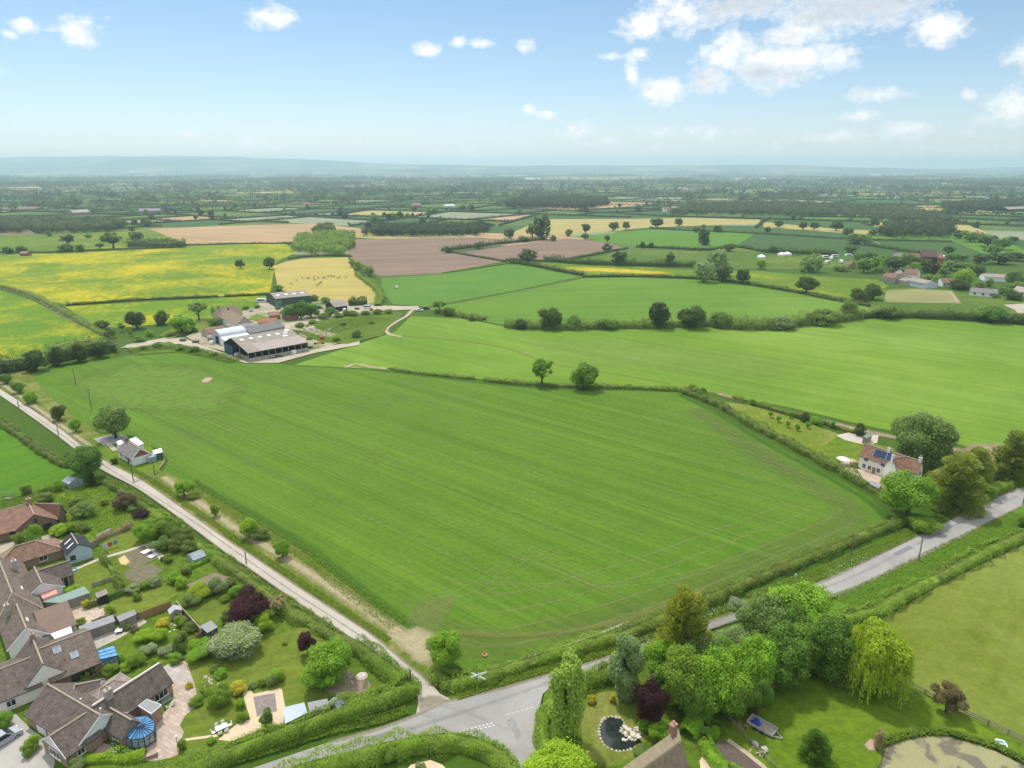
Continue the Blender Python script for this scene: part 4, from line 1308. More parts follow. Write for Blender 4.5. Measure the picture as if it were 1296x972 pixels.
H_('hedge', [(86, 592), (60, 577), (35, 560), (0, 535), (-80, 480)], 2.6, 1.5, 'hedgedk', 'long narrow hedge between the lane and the bright grass field', leafsz=.45)
H_('hedge', [(552, 856), (572, 869), (610, 861), (655, 847), (700, 833), (765, 814)], 3.0, 1.7, 'hedge', 'roadside hedge behind the white finger post at the field corner', leafsz=.25)
H_('hedge', [(765, 814), (800, 803), (850, 783), (900, 760), (950, 738)], 3.2, 1.7, 'hedgedk', 'roadside hedge along the big field behind the golden conifer', leafsz=.28)
H_('hedge', [(950, 738), (1000, 718), (1050, 698), (1100, 678), (1145, 660)], 3.0, 1.6, 'hedgedk', 'roadside hedge along the big field by the bare roadside poles', leafsz=.3)
H_('hedge', [(1068, 786), (1110, 775), (1150, 752), (1200, 727), (1250, 700), (1290, 682), (1380, 640)], 3.4, 1.5, 'hedge', 'flat clipped hedge between the road verge and the olive paddock', leafsz=.3, square=.45)
H_('hedge', [(1232, 642), (1250, 628), (1290, 610), (1400, 560)], 3.2, 2.0, 'hedge', 'hedge on the far side of the road beyond the gravel gateway', leafsz=.36)
H_('hedge', [(1135, 640), (1098, 618), (1060, 596), (1020, 575), (985, 556), (955, 541), (920, 520), (895, 508), (862, 496)], 3.2, 2.0, 'hedgedk', 'long dark hedge running from the white cottage up to the field corner', leafsz=.38)
H_('hedge', [(858, 495), (800, 492), (760, 491), (720, 490), (680, 488), (640, 485), (612, 482)], 2.4, 1.4, 'hedgedk', 'low thin hedge under the two oaks in the open fields', leafsz=.5)
H_('hedge', [(600, 480), (570, 477), (540, 474), (515, 471), (492, 467)], 2.2, 1.0, 'hedgedk', 'low gappy hedge dividing the fields left of the two oaks', leafsz=.5)
H_('hedge', [(928, 504), (945, 509), (960, 514), (975, 518)], 2.2, 1.6, 'hedge', 'short hedge behind the orchard nearest the field corner', leafsz=.42)
H_('hedge', [(972, 518), (1000, 526), (1030, 533), (1070, 546), (1095, 552)], 2.0, 1.4, 'hedgedk', 'broken hedge behind the orchard and the garden sheds', leafsz=.42)
H_('hedge', [(640, 414), (670, 416), (720, 417), (780, 415), (830, 415), (890, 412)], 6, 3.6, 'hedgedk', 'tall bushy hedge across the middle fields with the oaks rising out of it', leafsz=.62, rag=.4)
H_('hedge', [(890, 412), (930, 416), (975, 416), (1010, 412), (1050, 408), (1085, 403)], 8, 4.6, 'hedgedk', 'broad billowing hedgerow between the two bright green fields', leafsz=.62, rag=.4)
H_('hedge', [(1085, 403), (1105, 402), (1140, 402), (1180, 403), (1215, 404), (1260, 407), (1296, 410), (1500, 430)], 6, 3.6, 'oakdark', 'dark field hedge at the right edge of the far bright field', leafsz=.62, rag=.4)
H_('hedge', [(552, 395), (580, 400), (605, 405), (612, 404)], 5, 2.0, 'hedgedk', 'scrubby hedge by the parked cars at the track end', leafsz=.6, rag=.4)
H_('hedge', [(737, 351), (800, 350.5), (860, 352), (910, 355), (960, 362), (1000, 369), (1050, 379), (1100, 388)], 3.5, 2.0, 'oakdark', 'dark hedge running past the pale willow to the lone round oak', leafsz=.8)
H_('hedge', [(648, 333), (675, 337), (705, 343), (737, 349)], 5, 2.8, 'oakdark', 'hedge along the left edge of the thin buttercup strip', leafsz=.8, rag=.35)
H_('hedge', [(690, 330), (730, 334), (780, 336), (830, 337), (880, 338)], 6, 4.6, 'oakdark', 'tall bushy hedge behind the thin buttercup strip', leafsz=.8, rag=.45)
H_('hedge', [(640, 329), (700, 331), (745, 324), (793, 315)], 3, 2.0, 'oakdark', 'hedge along the near side of the right ploughed field', leafsz=.9)
H_('hedge', [(563, 318), (590, 323), (620, 328), (648, 333)], 3, 1.5, 'oakdark', 'thin hedge between the two ploughed fields, left end', leafsz=.9)
H_('hedge', [(560, 318), (600, 313), (640, 308), (690, 303.5)], 6, 3.6, 'oakdark', 'hedge with bushes between the two ploughed fields', leafsz=.9, rag=.5)
H_('hedge', [(560, 346), (600, 340), (645, 333.5)], 1.5, .9, 'hedge', 'low grassy bank along the near edge of the ploughed field', leafsz=.8)
H_('hedge', [(84, 387), (130, 383.5), (180, 380), (230, 378), (276, 376)], 2.6, 1.5, 'oakdark', 'straight dark hedge dividing the two buttercup meadows', leafsz=.6)
H_('hedge', [(284, 376), (310, 374.5), (338, 373.5)], 2.6, 1.5, 'oakdark', 'short dark hedge behind the green farm barn', leafsz=.6)
H_('hedge', [(0, 363), (30, 371), (60, 384), (90, 401), (115, 416), (140, 428)], 2.6, 1.6, 'olive', 'straggly brownish hedge running down between the buttercup meadows', leafsz=.55, rag=.5)
H_('hedge', [(-120, 492), (-40, 480), (0, 472), (20, 469), (36, 466)], 8, 6, 'oakdark', 'dark tall hedgerow at the far left edge behind the lane', leafsz=.6, rag=.5, square=1.0)
H_('hedge', [(60, 458), (80, 455), (110, 450), (145, 444)], 9, 6, 'oakdark', 'dense dark thicket below the buttercup meadow', leafsz=.6, rag=.5, square=1.0)
H_('hedge', [(478, 388), (482, 376), (476, 366), (462, 355), (452, 347)], 5, 2.4, 'hedge', 'bushy hedge down the right side of the hay-coloured pasture', leafsz=.65, rag=.5)
H_('hedge', [(172, 311), (200, 313), (235, 312)], 26, 7.5, 'oakdark', 'big dark hedgerow block below the brown stubble field', leafsz=1.2, rag=.25)
H_('hedge', [(365, 328), (390, 325), (420, 324), (445, 325)], 3, 1.6, 'oakdark', 'thin hedge above the hay-coloured pasture', leafsz=.9)
H_('hedge', [(0, 320), (60, 320), (110, 318), (160, 316), (215, 314)], 3, 1.8, 'oakdark', 'field hedge at the top of the buttercup meadow', leafsz=1)
H_('hedge', [(236, 311), (300, 309), (360, 308.5), (380, 308)], 2.5, 1.6, 'oakdark', 'hedge along the near edge of the brown stubble field', leafsz=1)
H_('hedge', [(805, 313), (850, 315), (895, 317), (931, 313), (966, 319)], 4, 2.5, 'oakdark', 'hedge below the fresh green field with the twin trees', leafsz=1)
H_('hedge', [(966, 319.5), (1010, 321), (1060, 323)], 8, 4.5, 'oakdark', 'hedge behind the white tents in the distance', leafsz=1, rag=.4)
H_('hedge', [(822, 289), (870, 292), (920, 294), (960, 296), (1010, 299), (1070, 303)], 3, 2, 'oakdark', 'hedge along the far edge of the dark green fields', leafsz=1)
H_('hedge', [(1098, 304), (1150, 305), (1205, 306.5)], 3, 2, 'oakdark', 'straight dark hedge across the distant green slope', leafsz=1)
H_('hedge', [(1100, 311), (1130, 316), (1160, 321), (1190, 327)], 5, 3, 'oakdark', 'hedge behind the red-roofed far farm', leafsz=1, rag=.4)
H_('hedge', [(690, 668), (700, 660), (712, 652)], 1, 1, 'hedge', '') if False else None
# hedges and fences inside the estate gardens
H_('hedge', [(195, 738), (160, 752), (130, 764), (110, 772)], 1.0, 1.5, 'hedgedk', 'trimmed dividing hedge behind the two variegated shrubs', leafsz=.24)
H_('hedge', [(100, 860), (112, 855), (125, 848), (140, 842), (155, 833)], 2.2, 1.6, 'bright', 'bright green hedge between the two lowest bungalows', leafsz=.22, rag=.4)
H_('hedge', [(240, 722), (256, 715), (270, 706)], 1.2, 1.5, 'bright', 'clipped bright hedge beside the small glass greenhouse', leafsz=.24)
H_('hedge', [(100, 965), (130, 963), (160, 962), (185, 958)], 2.2, 1.4, 'lime', 'yellow-green hedge at the foot of the lowest bungalow patio', leafsz=.22, rag=.4)
H_('hedge', [(128, 706), (140, 720), (148, 735), (155, 748)], 1.2, 1.3, 'hedgedk', 'low scrambling hedge beside the vegetable plots', leafsz=.24, rag=.5)
H_('hedge', [(112, 695), (130, 684), (150, 676), (170, 668)], 1.4, 1.7, 'dry', 'brownish hedge behind the pale blue workshop', leafsz=.26, rag=.4)
# right garden of the thatched cottage
H_('hedge', [(690, 960), (686, 935), (688, 910), (700, 892)], 2.6, 1.7, 'hedge', 'rounded hedge on the right corner of the road junction', leafsz=.22)
H_('hedge', [(726, 872), (760, 862), (790, 850)], 3, 2.2, 'hedge', 'hedge behind the two small yellow shrubs', leafsz=.24, rag=.35)
H_('hedge', [(868, 935), (876, 925), (880, 915)], 3.0, 2.4, 'bright', 'smooth rounded hedge beside the cottage chimney', leafsz=.21, rag=.15)
H_('hedge', [(892, 945), (900, 960), (915, 975), (935, 1000)], 2.6, 1.6, 'bright', 'leafy hedge along the dark vegetable bed', leafsz=.21, rag=.3)
# ------------------------------------------------------------------ trees and shrubs one by one
T = ptree
T('oak_tree', 686, 488, 451, 35, 'open', 'oak', 'left of the two oaks standing in the low hedge between open fields')
T('oak_tree', 738, 493, 458, 38, 'round', 'oak', 'right of the two oaks standing in the low hedge between open fields')
for i, a in enumerate([
    (697, 416, 388, 38, 'round', 'oakdark', 'dark round oak leftmost in the tall middle hedge'),
    (726, 416, 397, 22, 'shrub', 'field', 'pale bush just right of the leftmost hedge oak'),
    (660, 416, 402, 22, 'shrub', 'oakdark', 'low dark bush at the left end of the middle hedge'),
    (833, 415, 382, 30, 'tall', 'oakdark', 'tall oak in the middle hedge with its straight dark trunk'),
    (873, 415, 386, 38, 'round', 'oakdark', 'wide spreading oak right of the tall hedge oak'),
    (768, 416, 401, 30, 'shrub', 'field', 'grey-green bush between the hedge oaks'),
    (912, 414, 392, 30, 'shrub', 'olive', 'olive bush right of the wide hedge oak'),
    (988, 416, 398, 42, 'shrub', 'hawthorn', 'blossoming hawthorn in the billowing hedgerow'),
    (1042, 411, 388, 46, 'shrub', 'olive', 'large pale bush in the billowing hedgerow'),
    (1072, 402, 378, 24, 'round', 'olive', 'olive tree rising at the top of the billowing hedgerow'),
    (1120, 403, 384, 36, 'shrub', 'olive', 'round bush at the right end of the billowing hedgerow'),
    (1252, 408, 383, 38, 'shrub', 'field', 'green bush in the dark field hedge beside the yard entrance'),
    (1290, 410, 394, 24, 'shrub', 'olive', 'olive bush in the dark field hedge at the right picture edge'),
    (1085, 381, 362, 28, 'shrub', 'oakdark', 'dark bush left of the pale fallow plot'),
    (1104, 379, 357, 26, 'shrub', 'oakdark', 'taller dark bush beside the pale fallow plot'),
    (1020, 371, 347, 31, 'round', 'oakdark', 'lone round oak at the end of the dark hedge'),
    (890, 357, 328, 30, 'shrub', 'silver', 'silvery willow bush left of the tall pale poplar'),
    (909, 349, 313, 30, 'round', 'silver', 'tall pale poplar above the silvery willow'),
    (914, 357, 333, 23, 'round', 'oakdark', 'dark round tree below the pale poplar'),
    (939, 359, 338, 20, 'round', 'oakdark', 'small dark tree right of the pale poplar'),
    (962, 340, 326, 14, 'shrub', 'bright', 'small bright bush left of the white tents'),
    (668, 334, 313, 27, 'shrub', 'oakdark', 'round dark tree below the right ploughed field'),
    (783, 336, 316, 23, 'round', 'oakdark', 'dark round tree in the hedge behind the buttercup strip'),
    (847, 337, 318, 15, 'open', 'oakdark', 'slim tree in the hedge behind the buttercup strip'),
    (769, 318, 307, 17, 'shrub', 'oakdark', 'bush at the tip of the right ploughed field'),
    (768, 308, 297, 10, 'open', 'oakdark', 'small tree above the tip of the ploughed field'),
    (741, 298, 282, 15, 'open', 'oakdark', 'two-tier tree by the straw field corner'),
    (720, 299, 289, 11, 'shrub', 'oakdark', 'round bush by the straw field corner'),
    (740, 303, 294, 11, 'shrub', 'oakdark', 'low bush below the straw field corner'),
    (776, 292, 280, 15, 'round', 'oakdark', 'dark tree on the near edge of the straw field'),
    (792, 291, 279, 11, 'round', 'oakdark', 'thin tree on the near edge of the straw field'),
    (832, 288, 275, 20, 'round', 'oakdark', 'big dark tree at the right end of the straw field'),
    (859, 286, 275, 12, 'round', 'oakdark', 'tree just right of the big straw-field tree'),
    (890, 310, 289, 14, 'tall', 'oakdark', 'dark twin tree standing in the fresh green field'),
    (893, 310, 299, 12, 'shrub', 'grey', 'pale bush at the foot of the dark twin tree'),
    (882, 294, 286, 11, 'shrub', 'oakdark', 'small bush left on the fresh field far hedge'),
    (908, 294, 284, 12, 'round', 'oakdark', 'small tree right on the fresh field far hedge'),
    (923, 318, 307, 17, 'shrub', 'oakdark', 'dark bush in the hedge corner of the fresh field'),
    (813, 314, 305, 8, 'round', 'oakdark', 'left of the two small trees below the fresh field'),
    (824, 314, 306, 8, 'round', 'oakdark', 'right of the two small trees below the fresh field'),
    (686, 303, 272, 22, 'tall', 'oakdark', 'tall dark tree clump at the corner of the ploughed field'),
    (674, 300, 281, 18, 'round', 'oakdark', 'round dark tree left of the tall corner clump'),
    (645, 302, 288, 16, 'round', 'oakdark', 'dark tree beyond the right ploughed field'),
    (662, 306, 297, 16, 'shrub', 'oakdark', 'low dark scrub beyond the ploughed field'),
    (700, 305, 296, 10, 'shrub', 'oakdark', 'small bush at the ploughed field corner'),
    (567, 320, 311, 12, 'shrub', 'oakdark', 'bush on the hedge end between ploughed fields'),
    (607, 315, 305, 14, 'shrub', 'oakdark', 'bush halfway along the hedge between ploughed fields'),
    (304, 340, 327, 13, 'round', 'oakdark', 'small lone tree in the buttercup meadow'),
    (341, 341, 324, 15, 'round', 'oakdark', 'tree on the buttercup meadow edge by the pasture'),
    (144, 315, 293, 28, 'open', 'oakdark', 'spreading dark tree above the buttercup meadow'),
    (86, 311, 296, 24, 'open', 'oakdark', 'spreading oak left above the buttercup meadow'),
    (83, 319, 307, 22, 'shrub', 'oakdark', 'square-cut dark bush below the spreading oak'),
    (102, 319, 307, 12, 'shrub', 'oakdark', 'small dark bush beside the square-cut bush'),
    (173, 308, 292, 20, 'round', 'oakdark', 'round tree beside the big hedgerow block'),
    (167, 294, 285, 10, 'round', 'oakdark', 'small tree on the skyline of the brown stubble field corner'),
    (127, 317, 307, 11, 'bare', 'oakdark', 'thin scrubby tree left of the spreading dark tree'),
    (62, 299, 291, 10, 'shrub', 'field', 'small round bush in the far green meadow, left'),
    (112, 301, 294, 11, 'shrub', 'field', 'small round bush in the far green meadow, right'),
    (28, 320, 309, 15, 'shrub', 'oakdark', 'bush beside the little brick field shed'),
    (10, 321, 310, 15, 'shrub', 'oakdark', 'bush left of the little brick field shed'),
    (447, 338, 325, 14, 'shrub', 'hedge', 'left bush of the row beside the pasture'),
    (455, 344, 329, 18, 'shrub', 'hedge', 'middle bush of the row beside the pasture'),
    (465, 350, 333, 20, 'shrub', 'hedgedk', 'largest bush of the row beside the pasture'),
    (174, 416, 392, 26, 'round', 'oakdark', 'dark rounded tree left by the farm garden'),
    (206, 411, 389, 22, 'shrub', 'oakdark', 'dark pointed tree by the farm garden'),
    (231, 421, 397, 37, 'round', 'bright', 'bright leafy tree beside the farm drive'),
    (252, 405, 381, 25, 'bare', 'grey', 'grey half-bare tree behind the thatched farmhouse'),
    (271, 403, 388, 6, 'tall', 'bright', 'slim green conifer beside the thatched farmhouse'),
    (272, 412, 401, 18, 'shrub', 'field', 'bush in front of the thatched farmhouse'),
    (130, 417, 404, 18, 'shrub', 'oakdark', 'dark bush where the farm lane meets the meadow'),
    (140, 428, 417, 16, 'shrub', 'oakdark', 'round bush near the top of the dark thicket'),
    (155, 420, 408, 10, 'open', 'olive', 'small thin tree on the farm lawn'),
    (166, 426, 417, 8, 'open', 'olive', 'tiny young tree on the farm lawn'),
    (190, 426, 416, 12, 'shrub', 'bright', 'light green bush beside the farm drive'),
    (176, 433, 424, 18, 'shrub', 'field', 'low hedge bush above the farm drive'),
    (366, 405, 384, 20, 'round', 'field', 'left tree of the clump before the green barn'),
    (381, 404, 380, 22, 'round', 'field', 'middle tree of the clump before the green barn'),
    (394, 402, 382, 20, 'round', 'oak', 'right tree of the clump before the green barn'),
    (418, 401, 387, 15, 'shrub', 'field', 'round bush by the open farm shed'),
    (438, 400, 390, 10, 'shrub', 'field', 'small bush right of the open farm shed'),
    (401, 399, 391, 9, 'shrub', 'olive', 'pale bush beside the parked farm cars'),
    (412, 384, 374, 14, 'shrub', 'hedge', 'bush behind the open farm shed'),
    (398, 381, 371, 14, 'shrub', 'hedge', 'bush right of the green barn'),
    (352, 368, 359, 16, 'shrub', 'hedge', 'bush behind the green barn'),
    (452, 427, 414, 17, 'shrub', 'olive', 'lone round blossoming bush on the rough ground'),
    (380, 414, 407, 14, 'shrub', 'field', 'scrub bush on the rubble bank behind the big barn'),
    (425, 432, 425, 12, 'shrub', 'hedge', 'low bush right of the big barn'),
    (347, 415, 408, 11, 'shrub', 'field', 'bush at the end of the corrugated grey barn'),
    (316, 447, 439, 9, 'shrub', 'oakdark', 'bush against the open end of the big barn'),
    (556, 396, 380, 18, 'bare', 'olive', 'thin-leaved tree by the parked cars'),
    (568, 399, 387, 18, 'shrub', 'olive', 'bush right of the thin-leaved tree'),
    (597, 406, 396, 10, 'shrub', 'olive', 'last bush of the scrub by the parked cars'),
]):
    T('tree' if a[4] not in ('shrub',) else 'bush', *a[:6], a[6], 'tree' if a[4] != 'shrub' else 'bush')
for i, (x, y, s_) in enumerate([(372, 424, 14), (396, 410, 12), (410, 404, 16), (428, 402, 14), (446, 400, 16), (462, 399, 13), (478, 398, 14), (492, 397, 12), (434, 412, 10), (470, 410, 9), (392, 430, 10), (228, 444, 14), (246, 446, 16), (270, 451, 12), (200, 440, 14), (182, 443, 12), (310, 392, 12), (326, 390, 10), (352, 392, 9), (246, 420, 12), (214, 426, 12)]):
    T('bush', x, y, y - s_ * .55, s_, 'shrub', ['field', 'hedge', 'olive'][i % 3], 'scrub bush on the untended ground round the farm buildings', 'bush', group='scrub round the farm')
# along the lane
for a in [(-8, 480, 466, 16, 'round', 'field', 'lane tree at the very left picture edge'), (9, 486, 472, 17, 'round', 'field', 'first small round tree along the upper lane'), (25, 498, 482, 19, 'round', 'oak', 'second small tree along the upper lane'),
          (40, 511, 491, 20, 'shrub', 'bright', 'third bushy young tree along the upper lane'), (75, 533, 511, 22, 'round', 'oakdark', 'dark round tree along the upper lane'), (96, 547, 528, 15, 'round', 'bright', 'pale young tree along the upper lane before the bungalow'),
          (234, 629, 606, 26, 'round', 'bright', 'leafy young tree on the lane verge below the bungalow'), (273, 654, 637, 14, 'round', 'lime', 'small round sapling on the lane verge'),
          (316, 681, 655, 27, 'round', 'lime', 'yellow-green sapling on the lane verge beside a dark bush'), (358, 706, 683, 24, 'round', 'bright', 'bright sapling on the verge nearest the field gateway')]:
    T('young_tree' if a[1] > 550 else 'tree', *a, 'tree')
T('bush', 330, 682, 667, 24, 'shrub', 'hedgedk', 'dark bush behind the yellow-green verge sapling', 'bush')
T('bush', 246, 632, 622, 16, 'shrub', 'hedge', 'low bush at the foot of the leafy verge tree', 'bush')
T('tree', 562, 848, 796, 52, 'round', 'bright', 'bright green tree standing alone on the corner of the big field')
T('birch_tree', 147, 555, 508, 46, 'round', 'grey', 'grey-green birch with a pale trunk beside the white bungalow')
T('tree', 112, 607, 562, 50, 'round', 'field', 'dense dark tree overhanging the lane opposite the bungalow')
T('tree', 98, 600, 568, 28, 'round', 'oakdark', 'darker tree behind the lane tree opposite the bungalow')
T('conifer', 118, 616, 592, 14, 'cone', 'oakdark', 'small dark conifer under the lane trees', 'conifer')
T('shrub', 145, 588, 578, 10, 'shrub', 'oakdark', 'dark clipped shrub in the bungalow front garden', 'shrub')
# estate garden shrubs
for a in [(158, 644, 620, 30, 'dome', 'rust', 'reddish-brown round tree beside the lane'), (178, 655, 644, 22, 'shrub', 'copper', 'low purple shrub by the lane'), (168, 648, 638, 12, 'shrub', 'grey', 'grey shrub under the reddish tree'),
          (106, 655, 634, 30, 'shrub', 'grey', 'grey-green apple tree in the wild lawn'), (98, 640, 628, 18, 'shrub', 'hedgedk', 'dark shrub behind the grey-green apple tree'), (133, 640, 631, 12, 'shrub', 'hedgedk', 'small dark bush in the wild lawn'), (57, 637, 622, 24, 'dome', 'olive', 'domed olive shrub behind the brown bungalow chimney'),
          (34, 626, 612, 16, 'shrub', 'hedgedk', 'dark bush by the garden swing frame'), (60, 625, 612, 18, 'shrub', 'hedge', 'bush on the far edge of the wild lawn'), (76, 622, 606, 14, 'shrub', 'bright', 'bright bush beside the grey glasshouse'),
          (45, 690, 659, 22, 'shrub', 'bright', 'bright green shrub against the brown bungalow wall'), (24, 690, 672, 16, 'shrub', 'olive', 'olive shrub at the brown bungalow door'), (75, 678, 662, 24, 'shrub', 'lime', 'yellow-green shrub beside the brown bungalow'),
          (92, 672, 658, 24, 'shrub', 'hedge', 'round shrub behind the pale blue workshop'), (106, 674, 660, 16, 'shrub', 'olive', 'tall shrub at the workshop corner'),
          (188, 685, 655, 34, 'dome', 'bright', 'tall bright shrub at the left of the big shrubbery'), (212, 680, 650, 40, 'dome', 'hedge', 'big leafy shrub in the middle of the shrubbery'), (232, 690, 664, 30, 'dome', 'hedgedk', 'dark shrub at the right of the shrubbery'),
          (205, 698, 678, 26, 'shrub', 'grey', 'grey shrub in front of the shrubbery'), (222, 698, 680, 22, 'shrub', 'hedgedk', 'dark rounded shrub in front of the shrubbery'), (240, 700, 682, 20, 'shrub', 'olive', 'olive shrub nearest the small glass greenhouse'),
          (237, 728, 714, 14, 'shrub', 'grey', 'silvery plant on the kitchen garden corner'), (214, 712, 700, 14, 'shrub', 'hedge', 'round bush by the water butt'), (220, 738, 722, 20, 'shrub', 'bright', 'bright shrub at the top of the tidy lawn'), (230, 744, 728, 18, 'shrub', 'lime', 'lime shrub at the top of the tidy lawn'),
          (170, 751, 738, 20, 'dome', 'white', 'cream variegated dome shrub left on the tidy lawn'), (197, 742, 728, 18, 'dome', 'white', 'cream variegated dome shrub right on the tidy lawn'), (184, 746, 734, 16, 'shrub', 'hedge', 'green shrub between the two cream domes'),
          (256, 755, 735, 34, 'shrub', 'gold', 'golden orange-tinged shrub behind the long fence'), (278, 750, 728, 30, 'shrub', 'hawthorn', 'cream-flowering shrub right of the golden one'), (293, 742, 730, 18, 'shrub', 'hedgedk', 'dark green shrub beside the lane hedge'), (298, 756, 738, 18, 'shrub', 'bright', 'bright shrub above the copper beech'),
          (245, 765, 748, 26, 'shrub', 'grey', 'grey bush behind the fence corner'), (290, 788, 770, 20, 'shrub', 'hedgedk', 'dark low shrub left of the copper beech'), (284, 762, 752, 14, 'shrub', 'hedge', 'small round shrub on the upper lawn'),
          (207, 796, 780, 20, 'shrub', 'yellow', 'yellow shrub in the walled rock garden'), (231, 792, 776, 18, 'shrub', 'hedge', 'green round shrub in the rock garden'), (242, 800, 786, 20, 'shrub', 'hedgedk', 'dark round shrub at the rock garden fence'), (232, 826, 800, 22, 'tall', 'olive', 'upright brownish shrub at the end of the fence'),
          (182, 812, 795, 26, 'shrub', 'lime', 'golden-green shrub left in the garden border'), (202, 812, 793, 26, 'shrub', 'lime', 'golden-green shrub right in the garden border'), (190, 828, 812, 24, 'shrub', 'white', 'white-edged shrub below the golden border'), (212, 830, 816, 22, 'shrub', 'white', 'pale variegated shrub by the gravel path'), (172, 842, 824, 24, 'shrub', 'hedge', 'deep green shrub next to the blue conservatory'), (222, 840, 824, 18, 'shrub', 'bright', 'bright shrub above the patio'), (160, 850, 838, 18, 'shrub', 'lime', 'lime shrub beside the lowest bungalow roof'),
          (140, 852, 836, 22, 'shrub', 'hedge', 'dark leafy shrub under the blue conservatory'), (175, 760, 748, 12, 'shrub', 'hedge', 'low shrub by the timber arbour'), (140, 776, 762, 14, 'shrub', 'lime', 'yellow-leaved shrub beside the garden arbour'), (110, 770, 757, 12, 'shrub', 'yellow', 'small yellow bush on the long green shed'), (92, 754, 740, 22, 'dome', 'lime', 'bright domed shrub by the patio doors'), (102, 791, 782, 16, 'shrub', 'hedge', 'low green bed on the pink patio'),
          (172, 800, 790, 12, 'shrub', 'rust', 'red-tinged flower clump beside the slab path'), (162, 798, 788, 12, 'shrub', 'grey', 'grey-leaved clump beside the slab path'),
          (278, 892, 860, 34, 'dome', 'hedge', 'large dark round shrub on the lower lawn'), (262, 880, 866, 16, 'shrub', 'hedgedk', 'small dark shrub by the rockery pool'), (280, 858, 845, 18, 'dome', 'bright', 'clipped bright ball shrub beside the rockery pool'), (272, 850, 840, 14, 'shrub', 'olive', 'olive shrub above the rockery pool'), (301, 878, 860, 22, 'shrub', 'yellow', 'yellow shrub beside the gravel path'), (248, 892, 878, 20, 'shrub', 'hedge', 'spreading shrub at the patio edge'), (240, 872, 862, 10, 'shrub', 'yellow', 'small yellow plant at the patio edge'),
          (304, 896, 882, 14, 'shrub', 'lime', 'lime shrub left of the paved square'), (308, 912, 898, 16, 'shrub', 'hedge', 'dark planting left of the paved square'), (331, 870, 858, 12, 'shrub', 'hedge', 'round shrub in the raised bed'), (345, 868, 850, 18, 'shrub', 'grey', 'grey shrub in the raised bed'), (353, 862, 842, 20, 'shrub', 'lime', 'light green shrub behind the raised bed'), (319, 872, 862, 14, 'shrub', 'grey', 'grey lavender clump in the raised bed'),
          (338, 919, 897, 18, 'tall', 'olive', 'olive upright tree beside the lower paved square'), (361, 817, 811, 8, 'shrub', 'hedgedk', 'tiny round bush alone on the lawn'),
          (48, 905, 888, 12, 'tall', 'oakdark', 'climbing plant against the lowest bungalow porch'), (44, 948, 925, 18, 'shrub', 'lime', 'lime shrub in the driveway bed'), (36, 958, 938, 16, 'shrub', 'hedge', 'dark shrub in the driveway bed'), (100, 975, 955, 24, 'shrub', 'hawthorn', 'white-flowering shrub below the lowest bungalow'), (8, 920, 898, 24, 'shrub', 'bright', 'bright shrub by the parked van'),
          (230, 950, 932, 12, 'shrub', 'hedge', 'small bush at the hedge foot by the patio lamp'), (268, 942, 932, 14, 'shrub', 'bright', 'small bright bush by the white garden table')]:
    nm = 'shrub'
    T(nm, *a, 'shrub')
for a in [(-4, 478, 452, 36), (45, 470, 441, 34), (75, 462, 438, 26), (100, 458, 434, 24), (128, 452, 430, 26)]: T('tree', *a, 'dome', 'oakdark', 'dark rounded tree in the shaggy belt behind the upper lane', 'tree', group='dark belt behind the upper lane')
T('copper_beech', 318, 786, 742, 54, 'round', 'copper', 'dark purple copper beech between the gardens and the lane')
T('copper_beech', 390, 830, 798, 26, 'round', 'copper', 'small purple tree behind the big rounded garden tree')
T('tree', 416, 862, 806, 72, 'dome', 'bright', 'big rounded tree on the lower lawn above the hedge')
T('copper_beech', 304, 800, 768, 34, 'dome', 'copper', 'lower purple shrub at the foot of the copper beech', 'shrub')
T('flowering_tree', 298, 826, 788, 70, 'dome', 'white', 'white-blossomed spreading tree beside the small grey shed')
T('shrub', 256, 830, 806, 40, 'shrub', 'bright', 'green shrub at the left of the white-blossomed tree', 'shrub')
T('shrub', 332, 800, 775, 26, 'shrub', 'lime', 'light green bush right of the copper beech', 'shrub')
T('shrub', 352, 778, 752, 26, 'bare', 'dry', 'dry twiggy bush above the lane hedge', 'shrub')
